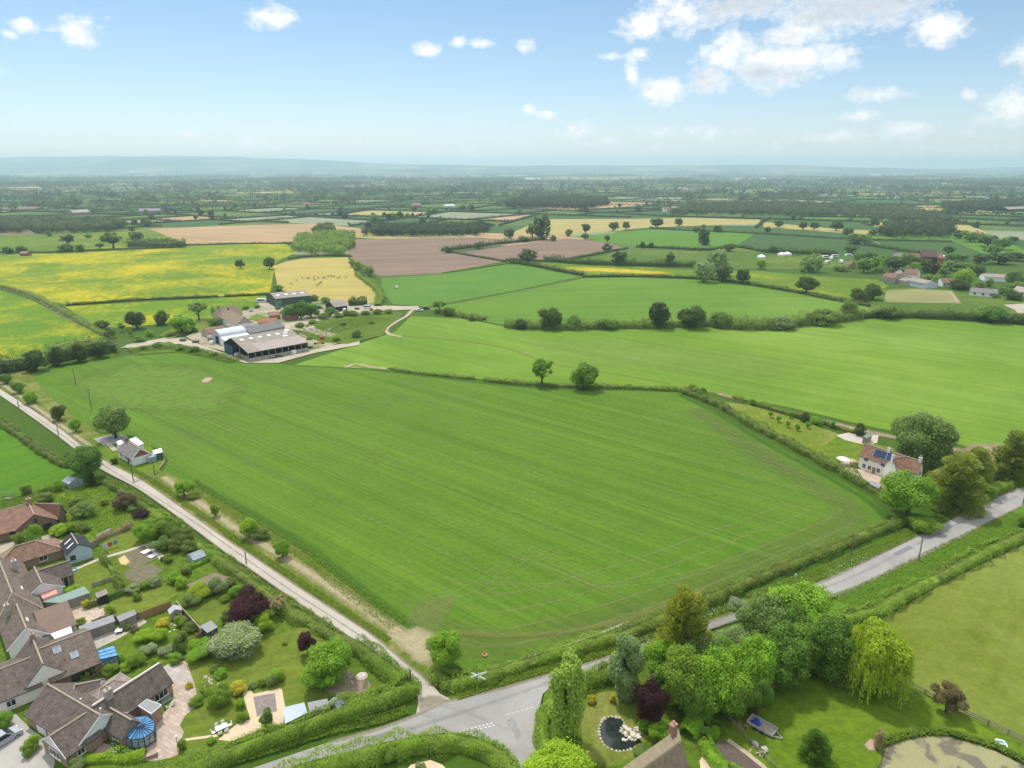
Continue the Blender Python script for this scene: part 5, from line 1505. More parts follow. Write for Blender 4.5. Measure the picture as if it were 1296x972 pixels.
# bottom centre and right
for a in [('tree', 716, 934, 828, 56, 'wispy', 'willow', 'slender pale weeping tree on the junction corner'), ('tree', 700, 1010, 930, 92, 'round', 'lime', 'vivid lime-green tree at the bottom edge'),
          ('tree', 790, 884, 802, 46, 'tall', 'silver', 'silvery grey tall tree beside the road'), ('conifer', 862, 852, 738, 84, 'conifer', 'goldcyp', 'golden-tipped spreading conifer beside the road'),
          ('copper_beech', 820, 916, 856, 50, 'round', 'copper', 'dark purple tree behind the leaning wooden pole'), ('weeping_willow', 1102, 872, 772, 86, 'willow', 'gold', 'golden weeping willow at the edge of the paddock'),
          ('tree', 1010, 812, 728, 100, 'dome', 'bright', 'tall fresh green tree at the top of the garden wood'), ('tree', 962, 824, 745, 74, 'dome', 'grey', 'grey-green tree left in the garden wood'),
          ('tree', 1042, 854, 765, 76, 'dome', 'field', 'dark tree beside the golden willow'), ('tree', 988, 866, 780, 78, 'dome', 'field', 'broad tree in the middle of the garden wood'),
          ('tree', 946, 884, 795, 70, 'dome', 'bright', 'leafy tree above the blue-loaded trailer'), ('tree', 904, 902, 808, 80, 'dome', 'bright', 'dense green tree left of the trailer lawn'),
          ('tree', 866, 896, 806, 74, 'dome', 'hedge', 'mid-green tree right of the purple tree'), ('tree', 836, 870, 806, 60, 'round', 'bright', 'light tree between the silver tree and the conifer'),
          ('tree', 925, 842, 790, 48, 'round', 'silver', 'pale silver bush tree behind the garden wood'), ('tree', 1000, 832, 760, 56, 'dome', 'field', 'round dark tree behind the broad wood tree'), ('tree', 958, 908, 850, 36, 'round', 'field', 'small dark tree behind the trailer'), ('tree', 930, 912, 846, 44, 'round', 'hedge', 'leafy tree overhanging the trailer lawn'), ('tree', 886, 868, 792, 62, 'dome', 'grey', 'grey-green tree just behind the conifer foot in the garden wood'), ('tree', 1010, 848, 780, 60, 'dome', 'hedge', 'leafy tree between the fresh green and the broad wood trees'), ('tree', 918, 872, 802, 58, 'dome', 'field', 'dark leafy tree in the heart of the garden wood'), ('tree', 880, 912, 850, 50, 'dome', 'field', 'low dark tree at the front of the garden wood')]:
    T(a[0], *a[1:7], a[7], 'conifer' if a[0] == 'conifer' else 'tree')
for a in [(748, 891, 878, 13, 'dome', 'yellow', 'left of the two small yellow shrubs'), (775, 890, 879, 9, 'tall', 'yellow', 'right slimmer of the two small yellow shrubs'), (833, 938, 910, 30, 'dome', 'bright', 'clipped round bush beside the thatched roof'), (814, 926, 908, 18, 'tall', 'bright', 'upright bush behind the clipped round bush'),
          (808, 944, 934, 9, 'dome', 'copper', 'small dark red shrub among the pond rocks'), (812, 956, 944, 26, 'shrub', 'grey', 'low spreading conifer beside the pond'), (778, 985, 964, 24, 'shrub', 'hedge', 'dark shrub at the bottom edge below the pond'),
          (1030, 962, 921, 44, 'conifer', 'field', 'young dark conifer on the trailer lawn'), (1110, 950, 922, 14, 'wispy', 'dry', 'pale pampas clump at the pond edge'), (920, 900, 880, 20, 'shrub', 'hedge', 'low bush by the rail fence'), (902, 935, 918, 22, 'shrub', 'bright', 'bush beside the small garden bench'), (890, 905, 888, 20, 'shrub', 'hedge', 'bush under the garden wood left of the fence'), (935, 770, 755, 26, 'shrub', 'white', 'white-flowering cow parsley bush by the road'), (870, 815, 800, 30, 'shrub', 'bright', 'roadside scrub under the golden conifer'), (1060, 868, 850, 26, 'shrub', 'hedgedk', 'dark shrub at the foot of the golden willow'), (492, 962, 940, 22, 'shrub', 'hedge', 'bush against the near junction hedge'), (534, 985, 962, 20, 'shrub', 'hawthorn', 'pale flowering bush inside the near junction hedge'), (770, 858, 836, 30, 'shrub', 'hedge', 'shrub at the foot of the silver tree'), (746, 858, 846, 24, 'shrub', 'bright', 'bush beside the road behind the yellow shrubs')]:
    T('shrub', *a[:6], a[6], 'shrub')
T('tree', 1197, 903, 860, 48, 'open', 'rust', 'thin brownish tree by the paddock fence')
T('tree', 1162, 595, 516, 88, 'dome', 'grey', 'huge rounded grey-green willow behind the white cottage')
T('sycamore_tree', 1148, 654, 595, 74, 'round', 'bright', 'vivid green sycamore in front of the white cottage')
T('conifer', 1206, 645, 570, 72, 'conifer', 'cypress', 'bronze-green spreading cypress beside the cottage drive', 'conifer')
T('conifer', 1230, 620, 564, 50, 'conifer', 'cypress', 'darker cypress behind the bronze-green one', 'conifer')
T('conifer', 1280, 607, 543, 62, 'conifer', 'cypress', 'dark cypress at the right picture edge by the road', 'conifer')
T('shrub', 1244, 628, 606, 40, 'shrub', 'hedge', 'low green shrub between the cypresses', 'shrub')
T('shrub', 1165, 672, 650, 40, 'shrub', 'hedge', 'shrub at the foot of the sycamore by the road', 'shrub')
T('shrub', 1265, 680, 655, 30, 'shrub', 'hedge', 'shrub by the field gateway across the road', 'shrub') if False else T('shrub', 1296, 668, 645, 28, 'shrub', 'hedge', 'dark shrub at the right edge by the field gateway', 'shrub')
for i, a in enumerate([(877, 497, 485, 20, 'shrub', 'hedge', 'bush at the field corner end of the long dark hedge'), (888, 499, 489, 14, 'shrub', 'field', 'smaller bush at the field corner'), (1018, 534, 519, 14, 'shrub', 'oakdark', 'dark tree behind the orchard'), (1031, 537, 525, 14, 'shrub', 'bright', 'light bush behind the orchard'), (952, 513, 503, 9, 'shrub', 'bright', 'small bush on the orchard hedge'), (1088, 552, 533, 16, 'shrub', 'oakdark', 'dark tree beside the garden sheds'), (914, 513, 508, 9, 'shrub', 'copper', 'low purple bush on the garden bank'), (1083, 592, 584, 16, 'shrub', 'olive', 'olive bush on the cottage terrace'), (1052, 541, 535, 8, 'shrub', 'bright', 'little bush by the orchard hedge end')]):
    T('bush', *a[:6], a[6], 'bush')
for i, (x, y) in enumerate([(975, 529), (985, 535), (997, 542), (1009, 546), (1022, 543), (1038, 541), (1054, 542), (1000, 530)]):
    T('orchard_tree', x, y, y - 10, 9, 'open', 'bright', 'small gnarled apple tree in the cottage orchard', 'fruit tree', group='apple trees in the cottage orchard')
# far hamlet at the right
for i, a in enumerate([(1027, 344, 316, 33, 'shrub', 'grey'), (1098, 334, 318, 20, 'round', 'oakdark'), (1093, 345, 325, 24, 'round', 'field'), (1108, 343, 322, 20, 'round', 'oak'), (1113, 345, 333, 12, 'shrub', 'grey'), (1132, 342, 322, 34, 'round', 'oakdark'), (1150, 334, 320, 22, 'round', 'olive'), (1172, 350, 326, 18, 'round', 'oakdark'), (1181, 350, 332, 14, 'round', 'copper'), (1203, 342, 328, 28, 'round', 'olive'), (1176, 354, 346, 18, 'shrub', 'hedge'), (1219, 363, 339, 26, 'round', 'lime'), (1212, 366, 352, 30, 'shrub', 'oakdark'), (1237, 349, 334, 16, 'round', 'oakdark'), (1224, 343, 332, 18, 'round', 'oak'), (1204, 330, 318, 18, 'shrub', 'field'), (1218, 330, 320, 16, 'round', 'field'), (1252, 363, 350, 12, 'shrub', 'olive'), (1282, 363, 339, 24, 'round', 'grey'), (1280, 379, 365, 28, 'shrub', 'oakdark'), (1290, 368, 355, 20, 'round', 'olive'), (1258, 377, 370, 9, 'shrub', 'hedge'), (1170, 330, 318, 20, 'round', 'field'), (1160, 345, 330, 20, 'shrub', 'field'), (1065, 343, 334, 22, 'shrub', 'olive'), (1077, 320, 309, 18, 'shrub', 'oakdark'), (1085, 330, 315, 12, 'shrub', 'olive'), (1240, 334, 320, 22, 'round', 'oakdark'), (1264, 334, 318, 34, 'round', 'oakdark'), (1286, 330, 318, 26, 'round', 'oakdark'), (1255, 322, 308, 24, 'round', 'field'), (1268, 316, 300, 26, 'round', 'field'), (1250, 312, 296, 28, 'round', 'oakdark'), (1228, 306, 292, 26, 'round', 'field'), (1214, 302, 290, 20, 'round', 'oakdark'), (1280, 308, 298, 18, 'round', 'oakdark'), (1080, 309, 292, 22, 'shrub', 'grey'), (1094, 310, 294, 18, 'shrub', 'grey'), (1030, 291, 280, 14, 'round', 'oakdark'), (1016, 291, 279, 12, 'round', 'oakdark'), (1058, 292, 278, 18, 'round', 'oakdark'), (1072, 300, 287, 14, 'round', 'oakdark'), (1104, 298, 289, 14, 'shrub', 'oakdark'), (986, 288, 278, 14, 'round', 'oakdark'), (971, 294, 286, 9, 'shrub', 'oakdark'), (978, 320, 310, 12, 'shrub', 'oakdark'), (1128, 350, 338, 16, 'shrub', 'oakdark'), (1142, 356, 346, 14, 'shrub', 'field'), (1186, 360, 348, 18, 'shrub', 'hedge'), (1195, 350, 338, 14, 'round', 'field'), (1158, 338, 324, 16, 'round', 'oakdark'), (1118, 338, 322, 18, 'round', 'field'), (1240, 366, 356, 14, 'shrub', 'olive'), (1268, 372, 362, 16, 'shrub', 'field'), (1222, 352, 338, 16, 'round', 'oakdark'), (1200, 322, 310, 16, 'round', 'oakdark'), (1142, 330, 318, 14, 'round', 'hedge')]):
    T('tree', *a[:6], 'leafy tree among the houses and fields at the far right', 'tree', group='trees round the far hamlet')
# ------------------------------------------------------------------ woods and the far hedgerows
rt = random.Random(5)
CLEAR = [[(188, 289.5), (330, 284.5), (400, 283), (465, 290), (424, 297), (362, 310), (240, 310)], [(650, 297), (653, 292), (690, 277.5), (870, 275.5), (962, 278), (962, 283), (822, 290), (742, 297)], [(724, 299.5), (823, 290.6), (956, 295), (931, 312), (805, 312.5)], [(931, 312), (956, 295), (1101, 303), (1205, 305), (1246, 324), (1131, 318), (966, 320)], [(966, 281), (1060, 290), (1115, 292), (1110, 297), (966, 288)], [(0, 297), (190, 289), (240, 310), (0, 322)], [(975, 262), (1115, 261), (1112, 268), (975, 274)]]


def blocked(g):
    x, y, _ = proj((g[0], g[1], 0))
    return y > 291.5 or any(inpoly(x, y, c) for c in CLEAR)


class Mass:
    """a far-off mass of trees or hedges nobody could count, as one leafy mesh"""
    def __init__(s): s.q = []

    def tree(s, g, h, w, rng, n=None):
        d = math.hypot(g[0], g[1])
        sz = max(1.3, d * .0017)
        n = n or int(np.clip(2.3 * (w * h) / sz ** 2, 7, 60))
        dr = unit(rng.normal(0, 1, (n, 3)) + np.array([0, -.2, .35]))
        p = dr * np.array([w * .5, w * .5, h * .46]) * rng.uniform(.72, 1.02, (n, 1)) + np.array([g[0], g[1], h * .52])
        s.q.append(leaves(p, dr, sz, rng, tilt=.5))

    def row(s, a, b, w, h, rng):
        d = min(math.hypot(*a), math.hypot(*b))
        sz = max(1.2, d * .0016)
        L = (b - a).length
        n = int(np.clip(L * (w + 2 * h) / sz ** 2 * 1.5, 4, 2000))
        t = rng.uniform(0, 1, (n, 1)); an = rng.uniform(0, math.pi, n)
        q = (b - a).normalized()
        c = np.array([[a.x, a.y, 0]]) * (1 - t) + np.array([[b.x, b.y, 0]]) * t
        c[:, 0] += -q.y * np.cos(an) * w / 2; c[:, 1] += q.x * np.cos(an) * w / 2
        c[:, 2] = np.sin(an) ** .6 * h * rng.uniform(.7, 1.15, n)
        nr = np.stack([-q.y * np.cos(an), q.x * np.cos(an), np.sin(an)], 1)
        s.q.append(leaves(c, nr, sz, rng))

    def build(s, name, mat, label):
        v = np.concatenate(s.q)
        return tag(link(name, quads_mesh(name, v, [LEAF[mat]])), label, None, None, 'stuff')


nr_ = np.random.default_rng(11)
for nm, poly, hh, mat, lab in (('wood', [(370, 318), (378, 302), (400, 299), (448, 299), (447, 318), (430, 325), (400, 322)], 8.5, 'hedge', 'dense young green wood between the stubble and the ploughed field'),
                               ('wood', [(459, 299), (470, 292), (540, 290), (612, 288), (622, 293), (600, 299), (530, 300)], 10, 'farwood', 'long dark strip of wood behind the ploughed field'),
                               ('wood', [(396, 296), (405, 289), (420, 289), (424, 296)], 9, 'oakdark', 'small dark copse standing in the stubble field'),
                               ('wood', [(-60, 294), (-40, 282), (60, 281), (150, 284), (165, 288), (140, 293), (60, 296)], 11, 'farwood2', 'wide pale green wood at the far left'),
                               ('wood', [(640, 262), (660, 255), (760, 254), (770, 260), (740, 265)], 15, 'farwood', 'long dark wood in the middle distance'),
                               ('wood', [(1110, 298), (1130, 290), (1200, 289), (1206, 296), (1200, 302), (1130, 301)], 12, 'farwood', 'dark wood behind the distant green slope'),
                               ('wood', [(845, 272), (870, 262), (980, 258), (1100, 264), (1180, 272), (1220, 285), (1180, 284), (1100, 278), (960, 272)], 11, 'farwood2', 'wide grey-green belt of scrub woodland in the distance'),
                               ('wood', [(1190, 262), (1300, 255), (1420, 260), (1420, 270), (1296, 266), (1200, 270)], 13, 'farwood', 'dark wood along the distant right')):
    m = Mass(); xs = [p[0] for p in poly]; ys = [p[1] for p in poly]
    wp = [P2(*q) for q in poly]
    ar = .5 * abs(sum(wp[i].cross(wp[(i + 1) % len(wp)]) for i in range(len(wp))))
    n = int(min(1500, ar / (hh * .62) ** 2)); k = 0
    bx = [min(p.x for p in wp), max(p.x for p in wp), min(p.y for p in wp), max(p.y for p in wp)]
    tp = [(p.x, p.y) for p in wp]
    while k < n:
        g = (rt.uniform(bx[0], bx[1]), rt.uniform(bx[2], bx[3]))
        if inpoly(g[0], g[1], tp):
            h = hh * rt.uniform(.75, 1.2); m.tree(g, h, h * .85, nr_); k += 1
    m.build(nm, mat, lab)

cand = []; far_h = Mass(); far_t = Mass(); far_t2 = Mass()
nh = 0
segs.sort(key=lambda s: min(math.hypot(*s[0]), math.hypot(*s[1])))
for a, b in segs:
    L = (b - a).length
    n = max(1, int(L / 60))
    run = []
    for i in range(n):
        p, q = a.lerp(b, i / n), a.lerp(b, (i + 1) / n)
        m = (p + q) / 2
        if blocked(m) or blocked(p) or blocked(q) or abs(m.x) > m.y * .80 + 60:
            run.append(None)
        else: run.append((p, q))
    dmid = ((a + b) / 2).length
    # unbroken stretches
    i = 0
    while i < len(run):
        if run[i] is None: i += 1; continue
        j = i
        while j + 1 < len(run) and run[j + 1] is not None: j += 1
        p, q = run[i][0], run[j][1]
        if nh < 70 and min(p.length, q.length) < 2100 and (q - p).length > 50:
            hedge('hedge', [p, q], 4, 2.6, 'farwood', 'dark hedge dividing the small fields of the distant vale', leafsz=max(1.1, p.length * .0014), group='far field hedges', rag=.4, density=1.0)
            nh += 1
        elif min(p.y, q.y) < 7500:
            far_h.row(p, q, 4.5, 3.0, nr_)
        i = j + 1
    dens_ = rt.choice([.12, .3, .6, 1.0, 2.2])
    step = 19 if dmid < 2500 else 26 + dmid * .006
    t = rt.uniform(0, step)
    while t < L:
        g = a.lerp(b, t / L) + Vector((rt.uniform(-3, 3), rt.uniform(-3, 3)))
        if rt.random() < .24 * dens_ and not blocked(g) and abs(g.x) < g.y * .8 + 60:
            cand.append(g)
        t += step * rt.uniform(.5, 1.5)
cand.sort(key=lambda g: g.length)
NT = 150
for i, g in enumerate(cand):
    h = rt.uniform(7, 14) * (1 if rt.random() > .25 else .6)
    if i < NT:
        plant('tree', g, h, h * rt.uniform(.75, 1.1), rt.choice(['round', 'round', 'open', 'shrub']), rt.choice(['oakdark', 'oakdark', 'farwood', 'field']), 'dark hedgerow tree in the hazy farmland beyond the fields', 'tree', lod='far', group='far hedgerow trees')
    else:
        k = 1.3 + g.y / 9000
        (far_t if rt.random() < .6 else far_t2).tree(g, h * k, h * k * rt.uniform(.8, 1.3 + g.y / 8000), nr_)
for c in wood_cells:
    cy = sum(p.y for p in c) / len(c)
    bx = [min(p.x for p in c), max(p.x for p in c), min(p.y for p in c), max(p.y for p in c)]
    tp = [(p.x, p.y) for p in c]
    ar = .5 * abs(sum(c[i].cross(c[(i + 1) % len(c)]) for i in range(len(c))))
    for _ in range(int(min(160, ar / (11 + cy * .0028) ** 2))):
        g = (rt.uniform(bx[0], bx[1]), rt.uniform(bx[2], bx[3]))
        if inpoly(g[0], g[1], tp) and not blocked(g): far_t.tree(g, rt.uniform(10, 16) * (1 + cy / 12000), rt.uniform(10, 16) * (1 + cy / 6000), nr_, 9)
far_h.build('far_hedgerows', 'farwood', 'countless dark hedgerows fading across the distant vale')
far_t.build('far_woodland', 'farwood', 'countless dark trees fading into blue haze across the vale')
far_t2.build('far_woodland', 'farwood2', 'scattered lighter trees between the hazy far fields')
# ------------------------------------------------------------------ buildings
AXA, AXB = R(60.0), R(-28.5)
ROOF_BR = tiles('roof_brown', (.148, .116, .094)); ROOF_DK = tiles('roof_dark_brown', (.122, .098, .083)); ROOF_RED = tiles('roof_red_brown', (.22, .125, .088))
ROOF_OR = tiles('roof_orange_brown', (.27, .165, .115)); ROOF_TER = tiles('roof_terracotta', (.30, .165, .11), .2, .2); ROOF_GR = tiles('roof_grey', (.20, .185, .17), .4, .4); ROOF_MAUVE = tiles('roof_mauve', (.27, .225, .215), .25, .25)
ROOF_SLATE = plain('roof_black_felt', (.035, .038, .045), .7, .2, 1)
BRICK = plain('wall_brick', (.33, .235, .165), .85, .2, 4); BRICK_DK = plain('wall_dark_brick', (.20, .135, .10), .85, .2, 4)
CREAM = plain('wall_cream', (.82, .785, .72), .8, .06, .8); WHITE = plain('paint_white', (.8, .8, .79), .6, .06, .8); STONE = plain('wall_stone', (.40, .36, .29), .9, .25, 1.2)
RIDGE = plain('ridge_tile', (.40, .33, .245), .85, .25, 3); UPVC = plain('upvc_white', (.78, .78, .78), .35, .03, 2); PANE = glass('window_glass', (.028, .034, .042))
BLUEGLASS = glass('blue_roof_glass', (.10, .31, .56), .22); NAVY = plain('frame_navy', (.05, .07, .13), .4, .1, 2); PALEGLASS = glass('pale_glass', (.27, .33, .36), .12)
FELT = plain('felt_grey', (.27, .275, .28), .8, .12, 1.2); FELT_GN = plain('felt_green', (.215, .30, .255), .8, .1, 1); PINKRF = plain('roof_pink', (.56, .29, .23), .8, .1, 1)
TIMBER = boards('timber_weathered', (.25, .225, .195)); TIMBER_BR = boards('timber_brown', (.33, .195, .095)); TIMBER_TAN = boards('timber_tan', (.40, .33, .235))
PALEBLUE = boards('boards_pale_blue', (.42, .54, .58), False, .2, .06); REDBOARD = boards('boards_red', (.31, .10, .065), False, .2, .1)
STEEL = plain('steel_grey', (.42, .43, .45), .5, .12, 1); ZINC = plain('zinc_sheet', (.56, .60, .66), .4, .1, .6); FIBRE = plain('fibre_cement', (.285, .25, .215), .9, .22, .35); FIBRE2 = plain('fibre_cement_pale', (.37, .315, .28), .9, .15, .35)
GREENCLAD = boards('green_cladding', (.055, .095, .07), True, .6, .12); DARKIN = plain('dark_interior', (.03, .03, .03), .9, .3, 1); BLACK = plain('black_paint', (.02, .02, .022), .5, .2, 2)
THATCH = plain('thatch', (.27, .205, .145), .95, .35, 1.2, bmp=.6); THATCH_NEW = plain('thatch_new', (.74, .56, .36), .95, .2, 1.5, bmp=.6)
POLE = plain('pole_wood', (.165, .125, .095), .9, .25, 3); RUST = plain('rust_sheet', (.32, .14, .06), .85, .3, .6); CONCRETE = plain('concrete', (.42, .39, .35), .9, .15, 1); SOLAR = glass('solar_cell', (.020, .040, .115), .15)


def sq(p0, p1, h, snap=None):
    a, b = P2(p0[0], p0[1], h), P2(p1[0], p1[1], h)
    if snap:
        m = (a + b) / 2; L = (b - a).length; th = math.atan2(b.y - a.y, b.x - a.x)
        best = min((abs(((th - s - k * math.pi + math.pi) % (2 * math.pi)) - math.pi), s + k * math.pi) for s in snap for k in (0, 1))[1]
        d = Vector((math.cos(best), math.sin(best))) * L / 2
        a, b = m - d, m + d
    return a, b


EST = (AXA, AXB)
EST2 = (R(42.5), R(-47.5))


class Blk:
    """one gabled (or hipped) block of a building: walls, roof, ridge tiles"""
    def __init__(s, root, p0, p1, zr, ze, eave=None, half=None, half2=None, wall=BRICK, roof=ROOF_BR, hip=(0, 0), over=.35, snap=None, ridge=True, walls=True, gov=.15, ext=(0, 0), z0=0.0):
        a, b = sq(p0, p1, zr, snap)
        s.u = (b - a).normalized(); s.n = Vector((-s.u.y, s.u.x))
        a = a - s.u * ext[0]; b = b + s.u * ext[1]
        hl = hr = half
        if eave is not None:
            e = P2(eave[0], eave[1], ze) - a
            dd = e.dot(s.n)
            h = abs(dd) - over
            if half is None: hl = hr = h
            elif dd > 0: hl = h
            else: hr = h
        if half2 is not None:
            if dd > 0: hr = half2
            else: hl = half2
        s.a, s.b, s.hl, s.hr, s.zr, s.ze, s.root, s.over, s.hip = a, b, hl, hr, zr, ze, root, over, hip
        ea, eb = a - s.u * hip[0], b + s.u * hip[1]
        L0, L1, R0, R1 = ea + s.n * hl, eb + s.n * hl, ea - s.n * hr, eb - s.n * hr
        s.side = {'L': (L0, L1, s.n), 'R': (R0, R1, -s.n), '0': (L0, R0, -s.u), '1': (L1, R1, s.u)}
        sl_l, sl_r = (zr - ze) / max(hl, .1), (zr - ze) / max(hr, .1)
        if walls:
            m = MB()
            for q, w_ in ((R0, R1), (L1, L0)):
                m.face([(*q, z0), (*w_, z0), (*w_, ze), (*q, ze)])
            for (l, r, c, hp) in ((L0, R0, a, hip[0]), (R1, L1, b, hip[1])):
                if hp: m.face([(*l, z0), (*r, z0), (*r, ze), (*l, ze)])
                else: m.face([(*l, z0), (*r, z0), (*r, ze), (*c, zr - .06), (*l, ze)])
            s.wall = m.build('wall', wall, root)
        m = MB()
        g0 = gov if not hip[0] else over; g1 = gov if not hip[1] else over
        ra = a - s.u * (gov if not hip[0] else 0); rb = b + s.u * (gov if not hip[1] else 0)
        ol = over; zl, zr_ = ze - ol * sl_l, ze - ol * sl_r
        e = {'l0': ea - s.u * g0 + s.n * (hl + ol), 'l1': eb + s.u * g1 + s.n * (hl + ol), 'r0': ea - s.u * g0 - s.n * (hr + ol), 'r1': eb + s.u * g1 - s.n * (hr + ol)}
        t = .16
        up = lambda p, z: (p.x, p.y, z + .05)
        dn = lambda p, z: (p.x, p.y, z + .05 - t)
        lenr = (rb - ra).length
        for (x0, x1, zz, hh, fl) in ((e['l0'], e['l1'], zl, hl + ol, 1), (e['r0'], e['r1'], zr_, hr + ol, -1)):
            sd = math.hypot(hh, zr - zz)
            o0 = (x0 - ra).dot(s.u); o1 = (x1 - ra).dot(s.u)
            f = [up(x0, zz), up(x1, zz), up(rb, zr), up(ra, zr)]; uv = [(o0, sd), (o1, sd), (lenr, 0), (0, 0)]
            if fl > 0: f = f[::-1]; uv = uv[::-1]
            m.face(f, 0, uv)
            f = [dn(x0, zz), dn(x1, zz), dn(rb, zr), dn(ra, zr)]
            m.face(f if fl > 0 else f[::-1], 0)
            m.face([dn(x0, zz), dn(x1, zz), up(x1, zz), up(x0, zz)], 0)
        for (x, y, c, hp) in (('l0', 'r0', ra, hip[0]), ('l1', 'r1', rb, hip[1])):
            if hp:
                w_ = (e[x] - e[y]).length; sd = math.hypot(hp, zr - ze)
                m.face([up(e[x], zl), up(e[y], zr_), up(c, zr)], 0, [(0, sd), (w_, sd), (w_ / 2, 0)])
                m.face([dn(e[x], zl), dn(e[y], zr_), up(e[y], zr_), up(e[x], zl)])
            else:
                m.face([dn(e[x], zl), dn(c, zr), up(c, zr), up(e[x], zl)]); m.face([dn(e[y], zr_), dn(c, zr), up(c, zr), up(e[y], zr_)])
        s.roof = m.build('roof', roof, root)
        if ridge:
            m = MB(); m.tube([(*ra, zr + .06), (*rb, zr + .06)], .13, 6)
            for (x, c, z_, hp) in (('l0', ra, zl, hip[0]), ('r0', ra, zr_, hip[0]), ('l1', rb, zl, hip[1]), ('r1', rb, zr_, hip[1])):
                if hp: m.tube([(*c, zr + .05), (*e[x], z_ + .07)], .10, 5)
            m.build('ridge_cap', RIDGE, s.roof)

    def window(s, sd, t, w=1.4, sill=.9, h=1.15, frame=UPVC, n=2, pane=PANE, name='window', proud=.04):
        A, B, nn = s.side[sd]
        d = (B - A).normalized(); c = A.lerp(B, t) + nn * proud
        m = MB(); q = lambda x, z: (*(c + d * x), z)
        k = .07
        for x in (-w / 2, w / 2): m.bar(q(x, sill), q(x, sill + h), k, k)
        for z in (sill, sill + h): m.bar(q(-w / 2, z), q(w / 2, z), k, k)
        for i in range(1, n): m.bar(q(-w / 2 + w * i / n, sill), q(-w / 2 + w * i / n, sill + h), k * .8, k * .8)
        f = m.build(name, frame, s.root)
        m = MB(); c = c - nn * (proud - .015)
        m.face([q(-w / 2, sill), q(w / 2, sill), q(w / 2, sill + h), q(-w / 2, sill + h)])
        m.build('pane', pane, f)
        if name == 'window':
            c = c + nn * .06; m = MB(); m.bar(q(-w / 2 - .08, sill - .07), q(w / 2 + .08, sill - .07), .14, .06); m.build('sill', frame, f)
        return f

    def door(s, sd, t, w=.95, h=2.05, mat=UPVC):
        A, B, nn = s.side[sd]
        d = (B - A).normalized(); c = A.lerp(B, t) + nn * .03
        m = MB(); m.box(c, d, w, .06, .02, h)
        o = m.build('door', mat, s.root)
        m = MB(); cc = c + d * w * .36 + nn * .06; m.box(cc, d, .12, .06, 1.0, 1.06); m.build('handle', STEEL, o)
        return o

    def gable(s, end, mat, z0=None, k=.98, board=True):
        A, B, nn = s.side[end]; c = (s.a if end == '0' else s.b)
        z0 = s.ze if z0 is None else z0
        off = nn * .05
        m = MB()
        A2, B2 = c + (A - c) * k + off, c + (B - c) * k + off
        pts = [(*A2, s.ze - .02), (*B2, s.ze - .02), (*(c + off), s.zr - .1)]
        if z0 < s.ze: pts = [(*A2, z0), (*B2, z0)] + [pts[1], pts[2], pts[0]]
        m.face(pts); o = m.build('gable_cladding', mat, s.root)
        if board:
            m = MB(); o2 = nn * (.2)
            for e in (A, B):
                x = c + (e - c) * (1 + s.over / max((e - c).length, .1))
                sl_ = (s.zr - s.ze) / (e - c).length
                m.bar((*(c + o2), s.zr - .05), (*(x + o2), s.ze - s.over * sl_ - .05), .06, .24)
            m.build('bargeboard', UPVC, s.root)
        return o

    def on_roof(s, sd, t, f, w, l, mat, name, frame=None, thick=.07, parent=None):
        """panel lying on a slope: t along the ridge, f from ridge (0) to eave (1)"""
        hh = s.hl if sd == 'L' else s.hr; nn = s.n if sd == 'L' else -s.n
        sl_ = (s.zr - s.ze) / hh
        c = s.a.lerp(s.b, t) + nn * hh * f; zc = s.zr - sl_ * hh * f + .05
        dn = Vector((nn.x, nn.y, -sl_)).normalized(); ux = Vector((s.u.x, s.u.y, 0)); nv = ux.cross(dn)
        if nv.z < 0: nv = -nv
        C = Vector((c.x, c.y, zc)) + nv * thick
        m = MB(); P_ = [C + ux * a * w / 2 + dn * b * l / 2 for a, b in ((-1, -1), (1, -1), (1, 1), (-1, 1))]
        m.face(P_)
        for i in range(4): m.face([P_[i], P_[(i + 1) % 4], P_[(i + 1) % 4] - nv * thick, P_[i] - nv * thick])
        o = m.build(name, mat, parent or s.roof)
        if frame:
            m = MB()
            for i in range(4): m.bar(P_[i] + nv * .02, P_[(i + 1) % 4] + nv * .02, .09, .05)
            m.build(name + '_frame', frame, parent or s.roof)
        return o

    def chimney(s, t, off=0, h=1.2, size=.7, mat=BRICK, pots=1, potmat=None):
        c = s.a.lerp(s.b, t) + s.n * off
        m = MB(); m.box(c, s.u, size * 1.25, size, s.zr - 1.3, s.zr + h, 0); m.box(c, s.u, size * 1.4, size * 1.15, s.zr + h - .22, s.zr + h - .1, 0)
        o = m.build('chimney', mat, s.roof)
        m = MB()
        for i in range(pots):
            q = c + s.u * (i - (pots - 1) / 2) * .38
            m.lathe((q.x, q.y, s.zr + h), [(.13, 0), (.15, .1), (.11, .14), (.11, .42), (.14, .48), (.10, .5)], 8)
        m.build('chimney_pot', potmat or PINKRF, s.roof)
        return o


def house(name, x, y, label, cat='house', group=None):
    q = P(x, y); return thing(name, q, label, cat, group)


def flat(root, px, z, mat, name='flat_roof', t=.18, wall=None, edge=None):
    pts = [P2(*q, z) for q in px]
    m = MB(); m.prism(pts, z - t, z); o = m.build(name, mat, root)
    if edge is not None:
        m = MB()
        for i in range(len(pts)): m.bar((*pts[i], z - t * .5), (*pts[(i + 1) % len(pts)], z - t * .5), .08, t * 1.3)
        m.build('fascia', edge, root)
    if wall is not None:
        c = sum(pts, Vector((0, 0))) / len(pts)
        m = MB(); m.prism([c + (p - c) * .92 for p in pts], 0, z - t - .003, 0, False); m.build('wall', wall, root)
    return o


